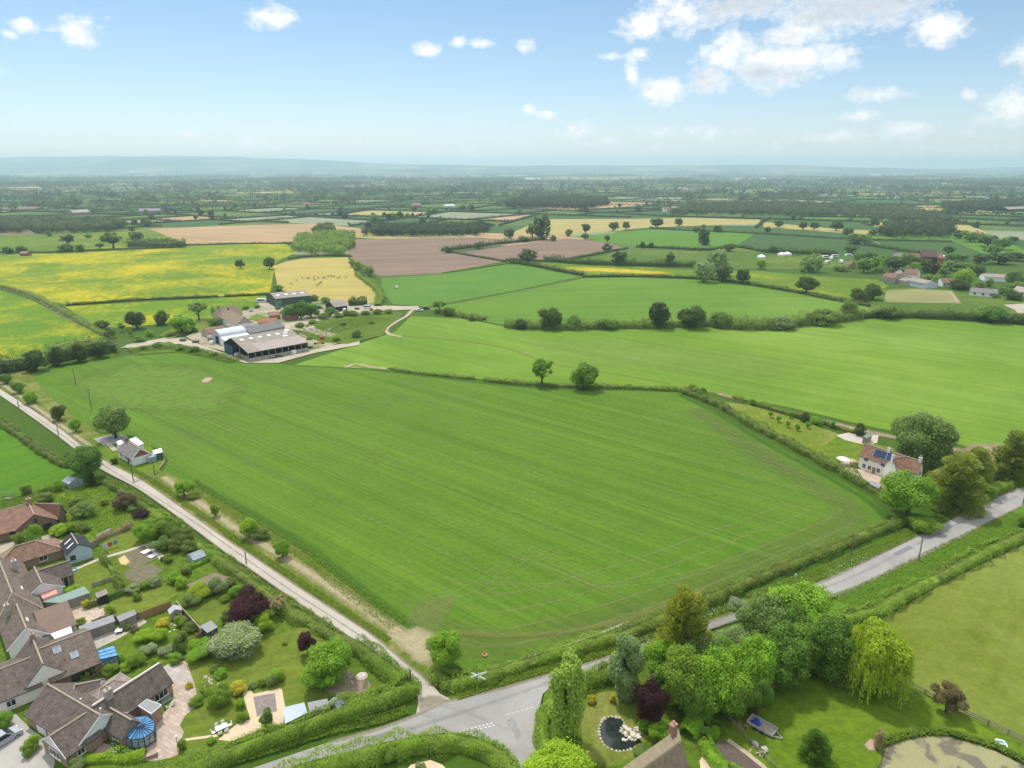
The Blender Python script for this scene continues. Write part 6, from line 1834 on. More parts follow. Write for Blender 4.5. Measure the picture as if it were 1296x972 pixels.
def conservatory(root, base, ze, apex, zr, frame, roofmat, panes=2, glassmat=PALEGLASS):
    """base: ground outline (world), apex: list of ridge points; framed glass walls under a tinted roof"""
    n = len(base); mw_ = MB(); mf = MB(); mr = MB()
    for i in range(n):
        a, b_ = base[i], base[(i + 1) % n]
        mw_.face([(*a, .55), (*b_, .55), (*b_, ze), (*a, ze)])
        mf.bar((*a, 0), (*a, ze + .05), .13); mf.bar((*a, ze), (*b_, ze), .15); mf.bar((*a, .55), (*b_, .55), .12)
        mf.bar((*a, ze * .74), (*b_, ze * .74), .07)
        for k in range(1, panes): mf.bar((*a.lerp(b_, k / panes), .5), (*a.lerp(b_, k / panes), ze), .08)
    for i in range(n):
        a, b_ = base[i], base[(i + 1) % n]
        ca = min(apex, key=lambda q: (q - a).length); cb = min(apex, key=lambda q: (q - b_).length)
        f = [(*a, ze + .07), (*b_, ze + .07), (*cb, zr)] + ([(*ca, zr)] if (ca - cb).length > .05 else [])
        mr.face(f)
        mf.bar((*a, ze + .1), (*ca, zr + .03), .09)
        for k in (1 / 3, 2 / 3): mf.bar((*a.lerp(b_, k), ze + .1), (*ca.lerp(cb, k), zr + .03), .06)
    if len(apex) > 1: mf.bar((*apex[0], zr + .04), (*apex[1], zr + .04), .12)
    base_ = MB(); cc = sum(base, Vector((0, 0))) / n
    base_.prism([cc + (p - cc) * .985 for p in base], 0, .52)
    f = mf.build('conservatory', frame, root); mw_.build('wall_pane', glassmat, f); mr.build('roof_pane', roofmat, f); base_.build('dwarf_wall', BRICK, f)


def shed(name, px, zs, wall, roof, label, cat='shed', over=.15, door=None, t=.08, root=None):
    """shed from its four roof corners as surveyed at heights zs"""
    if not isinstance(zs, (list, tuple)): zs = [zs] * 4
    pts = [P2(*q, z) for q, z in zip(px, zs)]
    c = sum(pts, Vector((0, 0))) / 4
    root = root or thing(name, (c.x, c.y, 0), label, cat)
    m = MB()
    w_ = [c + (p - c) * (1 - over / max((p - c).length, .3)) for p in pts]
    for i in range(4):
        a, b_ = w_[i], w_[(i + 1) % 4]; m.face([(*a, 0), (*b_, 0), (*b_, zs[(i + 1) % 4] - t), (*a, zs[i] - t)])
    m.build('wall', wall, root)
    m = MB(); up = [(*p, z) for p, z in zip(pts, zs)]; dn = [(*p, z - t) for p, z in zip(pts, zs)]
    m.face(up); m.face(dn[::-1])
    for i in range(4): m.face([dn[i], dn[(i + 1) % 4], up[(i + 1) % 4], up[i]])
    m.build('roof', roof, root)
    if door is not None:
        a, b_ = w_[door], w_[(door + 1) % 4]; d = (b_ - a).normalized(); nn = Vector((d.y, -d.x))
        if nn.dot((a + b_) / 2 - c) < 0: nn = -nn
        m = MB(); m.box((a + b_) / 2 + nn * .03, d, .8, .05, .03, 1.75); m.build('door', TIMBER, root)
    return root


def glasshouse(name, p0, p1, zr, ze, half, label, mat=PALEGLASS, frame=STEEL):
    a, b_ = sq(p0, p1, zr); u = (b_ - a).normalized(); n = Vector((-u.y, u.x))
    c = (a + b_) / 2; root = thing(name, (c.x, c.y, 0), label, 'greenhouse')
    m = MB(); f = MB(); k = max(2, int((b_ - a).length / .75))
    for sgn in (1, -1):
        e0, e1 = a + n * half * sgn, b_ + n * half * sgn
        m.face([(*e0, ze), (*e1, ze), (*b_, zr), (*a, zr)]); m.face([(*e0, 0), (*e1, 0), (*e1, ze), (*e0, ze)])
        for i in range(k + 1):
            x = e0.lerp(e1, i / k); y = a.lerp(b_, i / k); f.bar((*x, 0), (*x, ze), .06); f.bar((*x, ze), (*y, zr), .06)
        f.bar((*e0, ze), (*e1, ze), .08); f.bar((*e0, .05), (*e1, .05), .1)
    for q in (a, b_):
        m.face([(*(q + n * half), 0), (*(q - n * half), 0), (*(q - n * half), ze), (*q, zr), (*(q + n * half), ze)])
        f.bar((*(q + n * half), ze), (*(q - n * half), ze), .06)
    f.bar((*a, zr), (*b_, zr), .1)
    m.build('pane', mat, root); f.build('frame', frame, root)


# --- lowest bungalow
h1 = house('brick_bungalow', 105, 935, 'lowest brown-tiled brick bungalow with a blue eight-sided conservatory on its patio', 'bungalow')
M1 = Blk(h1, (58, 868), (129, 903), 4.9, 2.5, eave=(45, 914), wall=BRICK, roof=ROOF_DK, snap=EST)
M1.gable('1', UPVC); M1.window('1', .32, 1.3, 1.0, 1.0); M1.window('R', .62, 1.2, .9, 1.1); M1.door('R', .45)
m = MB(); A, B, nn = M1.side['R']; c = A.lerp(B, .28) + nn * .05; m.box(c, (B - A), 2.3, .06, .1, 2.3); m.build('garage_door', UPVC, h1)
W1 = Blk(h1, (110, 902), (64, 931), 4.5, 2.5, eave=(84.5, 957.6), wall=BRICK, roof=ROOF_DK, snap=EST)
W1.gable('1', UPVC); W1.window('1', .5, 2.6, .8, 1.25, n=3); W1.window('L', .6, 1.0, 1.1, .9)
N1 = Blk(h1, (118, 894), (202, 840), 4.9, 2.6, eave=(219.6, 862), wall=BRICK, roof=ROOF_DK, snap=EST)
for sd in 'LR': N1.window(sd, .82, 2.2, .8, 1.3, n=3)
N1.window('1', .5, 1.6, .9, 1.2); N1.chimney(.22, 0, 1.3, .8, STONE)
m = MB(); m.bar((*(N1.a + N1.n * .18), 5.02), (*(N1.b + N1.n * .18), 5.02), .16, .1); m.build('verge_board', UPVC, N1.roof)
S1 = Blk(h1, (140, 897), (166.5, 911), 4.2, 2.5, eave=(147, 931), wall=BRICK, roof=ROOF_DK, snap=EST)
S1.window('R', .55, 1.3, 1.0, 1.0)
flat(h1, [(175, 893), (186, 885), (204.5, 892), (191, 903)], 2.75, FELT, wall=BRICK, edge=UPVC)
G1_ = Blk(h1, (96, 867), (126, 861), 3.9, 2.4, half=2.4, wall=WHITE, roof=ROOF_DK); G1_.gable('0', UPVC)
Blk(h1, (126, 872), (144, 861), 3.6, 2.3, half=2.4, wall=BRICK, roof=ROOF_MAUVE, hip=(2.2, 2.2), snap=EST)
for px, py in ((102, 885), (114, 895), (127, 897)):
    q = P2(px, py, 4.4); m = MB(); m.lathe((q.x, q.y, 4.2), [(.16, 0), (.16, .3), (.05, .36)], 8); m.build('roof_vent', UPVC, M1.roof)
cb_ = [P2(*q, 2.1) for q in [(152, 929), (166, 936.5), (182, 934.5), (194.5, 926), (195, 915), (186, 907), (170, 909)]]
conservatory(h1, cb_, 2.15, [P2(176.5, 919.5, 3.3)], 3.3, NAVY, BLUEGLASS)
# --- cream-gabled house
h2 = house('cream_bungalow', 70, 862, 'cream-gabled bungalow with two roof windows and a small blue glass lean-to', 'bungalow')
M2 = Blk(h2, (40, 805), (54, 840), 5.8, 2.7, eave=(91, 850.5), wall=CREAM, roof=ROOF_DK, snap=EST2)
M2.gable('1', CREAM, board=False); M2.window('1', .36, .8, 1.9, .8, BLACK, 1, proud=.12); M2.window('1', .78, .8, 1.5, .8, BLACK, 1, proud=.12); M2.chimney(.1, 0, 1.0, .7, BRICK)
E2 = Blk(h2, (50, 821), (112, 798), 5.4, 2.6, eave=(126, 838.5), wall=BRICK_DK, roof=ROOF_BR, snap=EST2)
E2.on_roof('R', .30, .22, 1.0, 1.2, PALEGLASS, 'skylight', STEEL); E2.on_roof('R', .58, .55, 1.0, 1.2, PALEGLASS, 'skylight', STEEL)
for t in (.52, .74): E2.window('R', t, 1.7, .9, 1.25, BLACK, 2)
L2 = Blk(h2, (41, 836), (-25, 852), 4.7, 2.6, eave=(16, 882), wall=CREAM, roof=ROOF_DK, snap=EST2); L2.window('L', .6, 1.2, .9, 1.1)
m = MB(); m.tube([(*P2(77, 842, 3.2), 1.0), (*P2(77, 842, 3.2), 5.6)], .09, 6); m.build('flue', STEEL, h2)
q4 = [P2(126.5, 837.5, 2.4), P2(149, 829.5, 2.2), P2(144, 816.5, 2.2), P2(123.5, 825, 2.4)]
conservatory(h2, q4, 2.1, [q4[0] + Vector((.05, .05)), q4[3] + Vector((.05, -.05))], 2.75, NAVY, BLUEGLASS, 4)
# --- white-fascia bungalow
h3 = house('brown_bungalow', 50, 800, 'brown bungalow with a broad white gable fascia beside a white pergola', 'bungalow')
M3 = Blk(h3, (22, 765), (32, 795), 5.2, 2.6, eave=(65.5, 802), wall=WHITE, roof=ROOF_BR, snap=EST2); M3.gable('1', UPVC)
M3.chimney(.05, -1.5, 1.0, .7, STONE); M3.on_roof('L', .6, .22, 1.3, .35, UPVC, 'roof_vent')
E3 = Blk(h3, (44, 775), (84, 760), 4.4, 2.6, eave=(93.6, 791), wall=WHITE, roof=plain('roof_flat_brown', (.215, .15, .12), .85, .15, .6), snap=EST2, ridge=False, half=3.2)
E3.window('R', .7, 1.8, .5, 1.6, n=3)
# --- hipped bungalow
h4 = house('hipped_bungalow', 35, 752, 'grey-brown hipped bungalow with a small white-gabled wing and glazed patio doors', 'bungalow')
M4 = Blk(h4, (-4, 706), (17, 750), 5.3, 2.6, eave=(53.5, 763), wall=BRICK, roof=ROOF_BR, hip=(0, 4.5), snap=EST2)
M4.on_roof('L', .8, .5, 1.3, .3, UPVC, 'roof_vent'); M4.chimney(.3, 2.0, .8, .8, CONCRETE, 2)
V4 = Blk(h4, (43, 718), (53.5, 738), 4.5, 2.5, half=3.1, wall=WHITE, roof=ROOF_DK, snap=EST2); V4.gable('1', UPVC)
D4 = Blk(h4, (46, 724), (86, 709), 4.3, 2.5, eave=(87, 727.5), wall=BRICK_DK, roof=ROOF_DK, snap=EST2, half=3.0)
D4.window('R', .62, 2.4, .1, 2.1, n=3, name='patio_door'); D4.gable('1', BRICK_DK, board=False)
flat(h4, [(49, 749), (70, 743), (73, 751), (54, 758)], 2.6, PINKRF, wall=WHITE)
# --- orange hipped bungalow, brown bungalow, workshop
h5 = house('orange_bungalow', 40, 712, 'orange-brown hipped-roof bungalow left of the pale blue workshop', 'bungalow')
M5 = Blk(h5, (18, 692), (44, 684), 4.9, 2.5, eave=(40, 706), wall=BRICK, roof=ROOF_OR, hip=(4.2, 4.2), snap=EST2); M5.window('R', .7, 1.4); M5.window('1', .5, 1.4)
h6 = house('long_bungalow', 30, 672, 'long dark brown bungalow with a brick gable at the top of the estate', 'bungalow')
M6 = Blk(h6, (-45, 655), (40, 639), 5.2, 2.5, eave=(0, 676), wall=BRICK_DK, roof=ROOF_RED, snap=EST2)
G6 = Blk(h6, (37, 638), (43, 651), 5.1, 2.5, eave=(74, 657.5), wall=BRICK_DK, roof=ROOF_RED); G6.window('1', .25, 1.7, .8, 1.2, BLACK); G6.window('1', .72, 1.7, .8, 1.2, BLACK); G6.window('1', .5, .5, 3.2, .8, BLACK, 1, proud=.1)
R6 = Blk(h6, (46, 637), (76, 638.5), 4.7, 2.5, eave=(86, 653.5), wall=BRICK_DK, roof=ROOF_RED); M6.chimney(.97, 0, 1.2, .8, BRICK); M6.window('R', .6, 1.2, .9, 1.1, BLACK)
h7 = house('workshop', 96, 698, 'pale blue boarded workshop with a black roof and two long roof lights', 'workshop')
M7 = Blk(h7, (88, 676), (101, 688), 4.3, 2.7, eave=(81, 698.5), wall=PALEBLUE, roof=ROOF_SLATE, over=.2, gov=.1, snap=EST2)
for t in (.3, .68): M7.on_roof('R', t, .5, .45, 1.6, UPVC, 'skylight')
M7.window('1', .8, .9, 1.2, .9, BLACK, 2)
# --- sheds of the gardens
shed('garden_shed', [(54, 762), (106, 742), (114, 750), (76, 763)], [2.4, 2.4, 2.2, 2.2], TIMBER, FELT_GN, 'long timber shed with a pale green felt roof')
shed('garden_shed', [(99, 793), (142.8, 778), (146, 786), (104, 801)], [2.3, 2.3, 2.1, 2.1], TIMBER, FELT, 'long grey lean-to shed with a white front edge')
shed('garden_shed', [(147, 780), (170, 771.5), (173, 777), (151, 787)], [2.4, 2.4, 2.1, 2.1], TIMBER, FELT, 'grey felt-roofed shed at the end of the brown fence')
shed('garden_shed', [(253, 792.6), (267, 785), (276, 793.5), (262.5, 801)], [2.0, 2.0, 2.0, 2.0], boards('boards_green', (.08, .12, .09)), FELT, 'small dark shed with a pale grey roof by the white-blossomed tree', door=2)
c7 = house('tool_shed', 222, 779, 'little tan apex tool shed in the fence corner', 'shed')
K7 = Blk(c7, (219.5, 766), (222, 771), 2.3, 1.7, half=1.0, wall=TIMBER_TAN, roof=STEEL, ridge=False, over=.1, gov=.08); K7.door('1', .5, .7, 1.6, TIMBER)
shed('arbour', [(120, 751), (134, 745), (137, 751), (123, 757)], [2.3, 2.3, 2.2, 2.2], DARKIN, TIMBER, 'timber garden arbour with a slatted roof over a pink-cushioned seat', 'arbour')
shed('potting_shed', [(359, 895), (385, 889), (389, 902), (360.5, 916)], [2.5, 2.5, 2.0, 2.0], TIMBER, plain('roof_blue_grey', (.40, .47, .52), .5, .08, .8), 'blue-grey roofed potting shed against the tall hedge')
shed('garden_shed', [(389, 889), (414, 884), (418, 895), (392, 902)], [2.0, 2.0, 1.9, 1.9], TIMBER, FELT, 'flat grey roofed shed right of the blue-grey potting shed')
glasshouse('greenhouse', (421, 889), (429, 882), 2.1, 1.5, 1.1, 'small glass greenhouse leaning by the allotment corner')
glasshouse('greenhouse', (240, 701.5), (256, 695.5), 2.4, 1.6, 1.6, 'silver glass greenhouse beside the kitchen garden')
glasshouse('greenhouse', (86, 602), (95, 606), 2.6, 1.7, 1.7, 'grey glasshouse under the lane trees above the wild lawn')
# --- white bungalow by the lane
h8 = house('white_bungalow', 172, 583, 'white bungalow with a grey roof and red gable beside the lane', 'bungalow')
M8 = Blk(h8, (159, 557), (177, 567.6), 4.8, 2.6, eave=(154, 573.5), wall=WHITE, roof=ROOF_GR); M8.gable('1', REDBOARD); M8.chimney(.1, 0, .9, .7, BRICK_DK, 2)
for t in (.2, .55, .85): M8.window('R', t, 1.1, .9, 1.1)
M8.door('R', .7, mat=BLACK)
flat(h8, [(163, 556), (172, 553), (182, 561), (175, 564)], 2.9, UPVC, wall=WHITE); flat(h8, [(147, 559), (153, 556.5), (158, 561), (150, 563)], 2.5, UPVC, wall=WHITE)
shed('garden_shed', [(193, 570), (204, 567), (206, 572), (195, 575)], 2.3, boards('boards_dkgreen', (.06, .13, .09)), UPVC, 'dark green shed with a white roof behind the white bungalow')
shed('glass_porch', [(185, 575), (196, 572.5), (198, 577), (187, 580)], [2.2, 2.2, 1.9, 1.9], PALEGLASS, PALEGLASS, 'grey glass porch against the white bungalow gable', 'porch')
# --- white cottage on the right
h9 = house('white_cottage', 1130, 600, 'white cottage with red-brown roofs, solar panels and three white chimneys', 'cottage')
M9 = Blk(h9, (1094, 561.5), (1167, 584), 7.3, 4.7, eave=(1101, 578.6), wall=CREAM, roof=ROOF_TER)
M9.chimney(.44, 0, 1.0, .6, WHITE, 2); M9.chimney(.97, 0, 1.0, .6, WHITE, 2)
for t, w_ in ((.33, 3.4), (.50, 1.9)):
    M9.on_roof('R', t, .52, w_, 2.2, SOLAR, 'solar_panel', STEEL)
for t in (.12, .42): M9.window('R', t, 1.1, 3.1, 1.0)
for t in (.1, .2, .36): M9.window('R', t, .9, .9, 1.3)
M9.door('R', .28, mat=TIMBER_BR); M9.window('1', .5, 1.0, 3.4, 1.1, n=2)
W9 = Blk(h9, (1150, 578), (1129.5, 579.5), 7.1, 4.6, eave=(1137, 595.5), wall=CREAM, roof=ROOF_TER); W9.chimney(.96, 0, .9, .55, WHITE, 2); W9.window('1', .3, .9, 1.0, 1.2)
shed('garden_shed', [(1092, 552), (1099, 548), (1104, 551), (1097, 555)], [2.6, 2.6, 2.0, 2.0], TIMBER_TAN, FELT_GN, 'small shed with a pale green roof behind the cottage')
shed('cottage_store', [(1103, 608), (1116, 613), (1112, 618), (1100, 612)], 2.0, TIMBER, FELT, 'low grey-roofed store beside the cottage terrace')
# --- thatched cottage at the bottom edge
h10 = house('thatched_cottage', 850, 985, 'thatched cottage with a pale scalloped ridge and brick chimney at the bottom edge', 'cottage')
M10 = Blk(h10, (856, 925), (775, 982), 7.6, 4.0, eave=(878.5, 961), wall=STONE, roof=THATCH, ridge=False, over=.6, gov=.35)
vis = 'L' if M10.side['L'][0].x > M10.side['R'][0].x else 'R'
for sd in 'LR':
    m = MB(); hh = M10.hl; nn = M10.n if sd == 'L' else -M10.n; sl_ = (M10.zr - M10.ze) / hh; Lr = (M10.b - M10.a).length + .7
    k = 46; a0 = M10.a - M10.u * .36
    q = lambda x, f, dz=.2: (*(a0 + M10.u * x + nn * hh * f), M10.zr - sl_ * hh * f + dz)
    for i in range(k):
        x0, x1 = Lr * i / k, Lr * (i + 1) / k; xm = (x0 + x1) / 2
        m.face([q(x0, 0), q(x1, 0), q(x1, .34), q(xm, .44), q(x0, .34)]); m.face([q(x0, .34), q(xm, .44), q(xm, .44, .05), q(x0, .34, .05)]); m.face([q(xm, .44), q(x1, .34), q(x1, .34, .05), q(xm, .44, .05)])
    m.face([q(0, 0), q(0, .34), q(0, .34, 0), q(0, 0, 0)])
    m.build('ridge_thatch', THATCH_NEW, M10.roof)
M10.chimney(.06, 0, 1.6, .75, plain('chimney_red_brick', (.36, .20, .15), .85, .25, 4), 1)
# --- farmyard
h11 = house('cattle_barn', 345, 445, 'big open-sided barn with a long grey fibre-cement roof and skylights', 'barn')
B11 = Blk(h11, (292, 427.5), (366, 415.5), 8.0, 4.2, eave=(327.5, 444.5), half2=9.0, wall=FIBRE, roof=FIBRE, walls=False, over=.3, ridge=False)
fs = 'R' if B11.side['R'][0].y < B11.side['L'][0].y else 'L'; bs = 'L' if fs == 'R' else 'R'
for t in (.12, .27, .42, .57, .72, .86): B11.on_roof(fs, t, .22, 1.7, 1.5, UPVC, 'skylight')
for t in (.80, .93): B11.on_roof(fs, t, .40 if t < .9 else .08, 2.2, 1.6, UPVC, 'skylight')
m = MB(); hh = B11.hr if fs == 'R' else B11.hl; nn = B11.side[fs][2]; sl_ = (B11.zr - B11.ze) / hh
q = lambda x, f: (*(B11.a + B11.u * x + nn * hh * f), B11.zr - sl_ * hh * f + .14); Lr = (B11.b - B11.a).length
m.face([q(5, .55), q(Lr + .2, .55), q(Lr + .2, 1.02), q(5, 1.02)]); m.build('lean_to_sheeting', FIBRE2, B11.roof)
m = MB(); A, B, nn = B11.side[fs]
for i in range(10):
    c = A.lerp(B, i / 9) - nn * .1; m.box(c, B11.u, .3, .3, 0, B11.ze - .05)
    c2 = c - nn * hh * .5; m.box(c2, B11.u, .3, .3, 0, B11.ze + 1.5)
m.build('post', TIMBER, h11)
m = MB(); m.face([(*A, .02), (*B, .02), (*B, 1.7), (*A, 1.7)]); m.build('feed_wall', CONCRETE, h11)
m = MB(); C, D, n2 = B11.side[bs]; m.face([(*C, 0), (*D, 0), (*D, B11.ze), (*C, B11.ze)]); e = B11.side['1']; m.face([(*e[0], 0), (*e[1], 0), (*e[1], B11.ze), (*B11.b, B11.zr - .1), (*e[0], B11.ze)])
m.build('wall', FIBRE, h11)
m = MB(); e = B11.side['0']; f0 = e[0] if bs == 'L' else e[1]; f1 = e[1] if bs == 'L' else e[0]
m.face([(*f0, 0), (*f0.lerp(f1, .36), 0), (*f0.lerp(f1, .36), 4), (*f0, 4)]); m.build('sliding_door', plain('door_blue', (.03, .09, .19), .5, .2, 1), h11)
m = MB(); m.face([(*f0.lerp(f1, .5), 0), (*f1, 0), (*f1, 2.4), (*f0.lerp(f1, .5), 2.4)]); m.build('side_boards', TIMBER, h11)
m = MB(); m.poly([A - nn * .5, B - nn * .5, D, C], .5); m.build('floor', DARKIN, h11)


def arch(root, p0, p1, zs, rise, half, mat, endmat, nseg=10):
    a, b_ = sq(p0, p1, zs + rise); u = (b_ - a).normalized(); n = Vector((-u.y, u.x)); m = MB(); e = MB()
    pr = [(math.cos(math.pi * i / nseg) * half, zs + math.sin(math.pi * i / nseg) * rise) for i in range(nseg + 1)]
    pr = [(half, zs)] + pr[1:-1] + [(-half, zs)]
    for i in range(nseg):
        (x0, z0), (x1, z1) = pr[i], pr[i + 1]; m.face([(*(a + n * x0), z0), (*(b_ + n * x0), z0), (*(b_ + n * x1), z1), (*(a + n * x1), z1)])
    for q in (a, b_): e.face([(*(q + n * half), 0)] + [(*(q + n * x), z) for x, z in pr] + [(*(q - n * half), 0)])
    for sg in (1, -1): e.face([(*(a + n * half * sg), 0), (*(b_ + n * half * sg), 0), (*(b_ + n * half * sg), zs), (*(a + n * half * sg), zs)])
    e.build('wall', endmat, root); m.build('roof', mat, root)
    return a, b_, u, n


h12 = house('dutch_barn', 285, 428, 'silver round-roofed dutch barn with a white lean-to', 'barn')
a, b_, u, n = arch(h12, (272, 418), (306, 412.5), 4.2, 2.4, 4.6, ZINC, STEEL)
sg = -1 if n.y > 0 else 1
m = MB(); c0, c1 = a + n * 4.6 * sg, b_ + n * 4.6 * sg; d0, d1 = c0 + n * 5 * sg, c1 + n * 5 * sg
m.face([(*c0, 4.15), (*c1, 4.15), (*d1, 3.0), (*d0, 3.0)]); m.build('lean_to_roof', ZINC, h12)
m = MB(); m.face([(*c0, 0), (*d0, 0), (*d0, 2.95), (*c0, 4.1)]); m.face([(*d0, 0), (*d1, 0), (*d1, 2.95), (*d0, 2.95)]); m.build('lean_to_wall', WHITE, h12)
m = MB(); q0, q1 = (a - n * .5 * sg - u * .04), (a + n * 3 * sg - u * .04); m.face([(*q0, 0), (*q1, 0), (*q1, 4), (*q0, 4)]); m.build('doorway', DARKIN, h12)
h13 = house('corrugated_barn', 330, 417, 'long low barn with a dark corrugated grey roof behind the big barn', 'barn')
Blk(h13, (308, 414), (352, 405.5), 5.4, 3.0, half=5, wall=STONE, roof=plain('roof_corrugated', (.19, .18, .175), .8, .25, .5), ridge=False)
h14 = house('thatched_farmhouse', 295, 412, 'old thatched farmhouse with dark wavy roofs among the farm sheds', 'farmhouse')
t1 = Blk(h14, (275, 389.5), (298, 386.5), 8.2, 4.4, half=4, wall=WHITE, roof=THATCH, ridge=False, over=.6, hip=(1.5, 1.5)); t2 = Blk(h14, (287, 391), (309, 401), 7.6, 4.2, half=4, wall=WHITE, roof=THATCH, ridge=False, over=.6)
t2.gable('1', STONE, board=False)
for t in (.3, .6): t2.window('R', t, 1.2, 1.0, 1.2); t1.window('R', t, 1.2, 1.0, 1.2)
t1.chimney(.05, 0, 1.2, .9, BRICK); t2.chimney(.1, 0, 1.1, .8, BRICK_DK)
h15 = house('green_barn', 368, 384, 'dark green steel barn with a grey roof and four skylights', 'barn')
g15 = Blk(h15, (342, 371), (386, 367), 7.4, 5.6, eave=(350, 378), wall=GREENCLAD, roof=FIBRE, ridge=False, over=.2); fs = 'R' if g15.side['R'][0].y < g15.side['L'][0].y else 'L'
for t in (.15, .38, .61, .84): g15.on_roof(fs, t, .45, 2, 1.8, UPVC, 'skylight')
m = MB(); A, B, nn = g15.side[fs]; c = A.lerp(B, .07) + nn * .06; m.box(c, g15.u, 4, .1, 0, 4.6); m.build('door', plain('door_green', (.13, .20, .16), .6, .1, 1), h15)
h16 = house('open_shed', 425, 390, 'open-fronted grey shed with a sagging roof on the farm track', 'shed')
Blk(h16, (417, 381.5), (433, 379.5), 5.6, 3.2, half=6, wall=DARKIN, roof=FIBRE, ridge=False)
for i, (p0, p1, zr, ze, hf, wl, rf, lb) in enumerate([((340, 395), (353, 394), 4, 2.6, 3, BRICK, ROOF_TER, 'little red-roofed outbuilding behind the thatched farmhouse'), ((360, 397), (374, 395), 4, 2.6, 3.5, BRICK_DK, ROOF_RED, 'rust-brown roofed outbuilding left of the tree clump'), ((326, 404), (350, 402), 3.4, 2.2, 3, STONE, RUST, 'rusty orange roofed shed behind the corrugated barn'), ((258, 417), (280, 413), 4, 2.6, 3, STONE, ROOF_RED, 'stone outbuilding with a red roof left of the dutch barn'), ((370, 393), (386, 391), 3.2, 2.2, 3, STONE, FIBRE, 'low grey outbuilding behind the farm tree clump'), ((262, 424), (272, 423), 3, 2.2, 2.2, STONE, FIBRE, 'tiny stone store at the left end of the dutch barn')]):
    o = house('outbuilding', (p0[0] + p1[0]) / 2, p0[1] + 5, lb, 'outbuilding'); Blk(o, p0, p1, zr, ze, half=hf, wall=wl, roof=rf, ridge=False)
o = house('field_shed', 31, 322, 'little brick field shelter in its own hedged square', 'shed'); Blk(o, (27, 318), (36, 318), 4.2, 2.6, half=3.5, wall=BRICK_DK, roof=ROOF_OR, ridge=False)
# --- far hamlet on the right
for nm, p0, p1, zr, ze, hf, wl, rf, lb in [
    ('stone_house', (1121.7, 344.5), (1137, 346.5), 7, 4.2, 4, STONE, ROOF_RED, 'stone house with a red-brown roof at the left of the hamlet'), ('farmhouse', (1147, 339.5), (1164, 341), 8, 4.8, 4.2, CREAM, ROOF_RED, 'tall farmhouse with a red-brown roof in the hamlet'),
    ('gabled_house', (1139, 341), (1142, 345), 8, 4.8, 4, STONE, ROOF_GR, 'stone gabled house beside the tall farmhouse'), ('long_barn', (1137, 349), (1156, 352.5), 5, 3, 4, STONE, FIBRE, 'long low stone barn with a grey roof'), ('cart_shed', (1156, 351), (1180, 355.5), 5.5, 3.8, 5, plain('wall_blue_white', (.50, .55, .62), .7, .1, 1), FIBRE, 'pale blue-walled shed facing the fields'),
    ('cottage', (1190, 352), (1204, 352), 5.5, 3, 4, WHITE, ROOF_RED, 'white cottage with a red roof behind the lime tree'), ('white_bungalow', (1229, 363.5), (1264, 366.5), 5, 2.7, 4, WHITE, ROOF_GR, 'long white bungalow with a grey roof at the hamlet edge'), ('white_bungalow', (1287, 362), (1312, 365), 5.5, 2.8, 4.5, WHITE, FIBRE2, 'pale-roofed white bungalow at the right picture edge'),
    ('red_barn', (1151, 320), (1192, 321), 8, 5, 9, RUST, plain('roof_red_sheet', (.20, .095, .07), .8, .2, .4), 'broad red-roofed farm building beyond the hamlet'), ('high_barn', (1164, 316), (1184, 316.5), 11, 6, 9, DARKIN, plain('roof_dark_sheet', (.10, .06, .05), .8, .2, .4), 'dark high-roofed barn behind the red-roofed building'), ('white_house', (1131, 320), (1142, 320.5), 8, 5, 5, WHITE, ROOF_GR, 'white house with a grey roof left of the red barn'),
    ('stable', (1109, 325), (1127, 326), 6, 3.6, 5, BRICK, ROOF_RED, 'red-brown stable block half hidden by trees'), ('poultry_shed', (1244, 346), (1272, 347), 5, 3.2, 6, WHITE, FIBRE, 'long grey shed in the small paddock beyond the hamlet'), ('white_store', (1185, 322), (1196, 323), 5, 3.5, 5, WHITE, UPVC, 'white-roofed store at the right end of the red barn'),
    ('farm_shed', (88, 266), (110, 265), 9, 5, 11, FIBRE, FIBRE2, 'pale grey farm shed far away at the left'), ('farm_shed', (176, 264), (203, 263.5), 9, 5, 10, FIBRE, plain('roof_mauve_sheet', (.22, .20, .22), .8, .15, .3), 'mauve-grey farm shed among far trees at the left'), ('farm_shed', (1270, 262), (1296, 261), 9, 5, 10, DARKIN, FIBRE, 'dark-fronted grey barn on the far right slope'), ('polytunnel', (562, 259), (574, 258.5), 5, 3, 6, UPVC, UPVC, 'white polytunnel far away in the middle'), ('farmhouse', (521, 257), (532, 257), 9, 5, 8, BRICK, ROOF_OR, 'orange-roofed house beside the far polytunnel'),
    ('house', (1072, 330), (1080, 331), 6, 3.5, 4, BRICK, ROOF_RED, 'small red-roofed house behind the white caravans'), ('house', (1236, 293), (1244, 293.5), 8, 4.5, 5, BRICK, ROOF_OR, 'pink-roofed house among trees on the far right slope')]:
    o = house(nm, (p0[0] + p1[0]) / 2, p0[1] + 4, lb, 'house' if 'house' in nm or 'bungalow' in nm or 'cottage' in nm else 'farm building'); k = Blk(o, p0, p1, zr, ze, half=hf, wall=wl, roof=rf, ridge=False)
    if 'house' in nm or 'bungalow' in nm or 'cottage' in nm:
        for sd in 'LR':
            for t in (.2, .5, .8): k.window(sd, t, 1.4, 1.0, 1.3)
        if ze > 3 : k.chimney(.1, 0, 1.4, .9, BRICK)
FH = [(1100, 236), (1112, 238), (1118, 235), (1188, 238), (1196, 233), (1206, 238), (1214, 234), (1224, 236), (1232, 232), (1252, 250), (1260, 249), (1268, 251), (842, 264), (850, 264.5), (858, 264), (866, 265), (924, 254), (930, 253.5), (1126, 249), (1136, 250), (760, 236), (985, 243), (1040, 232), (520, 232), (330, 226), (690, 229), (700, 228.5)]
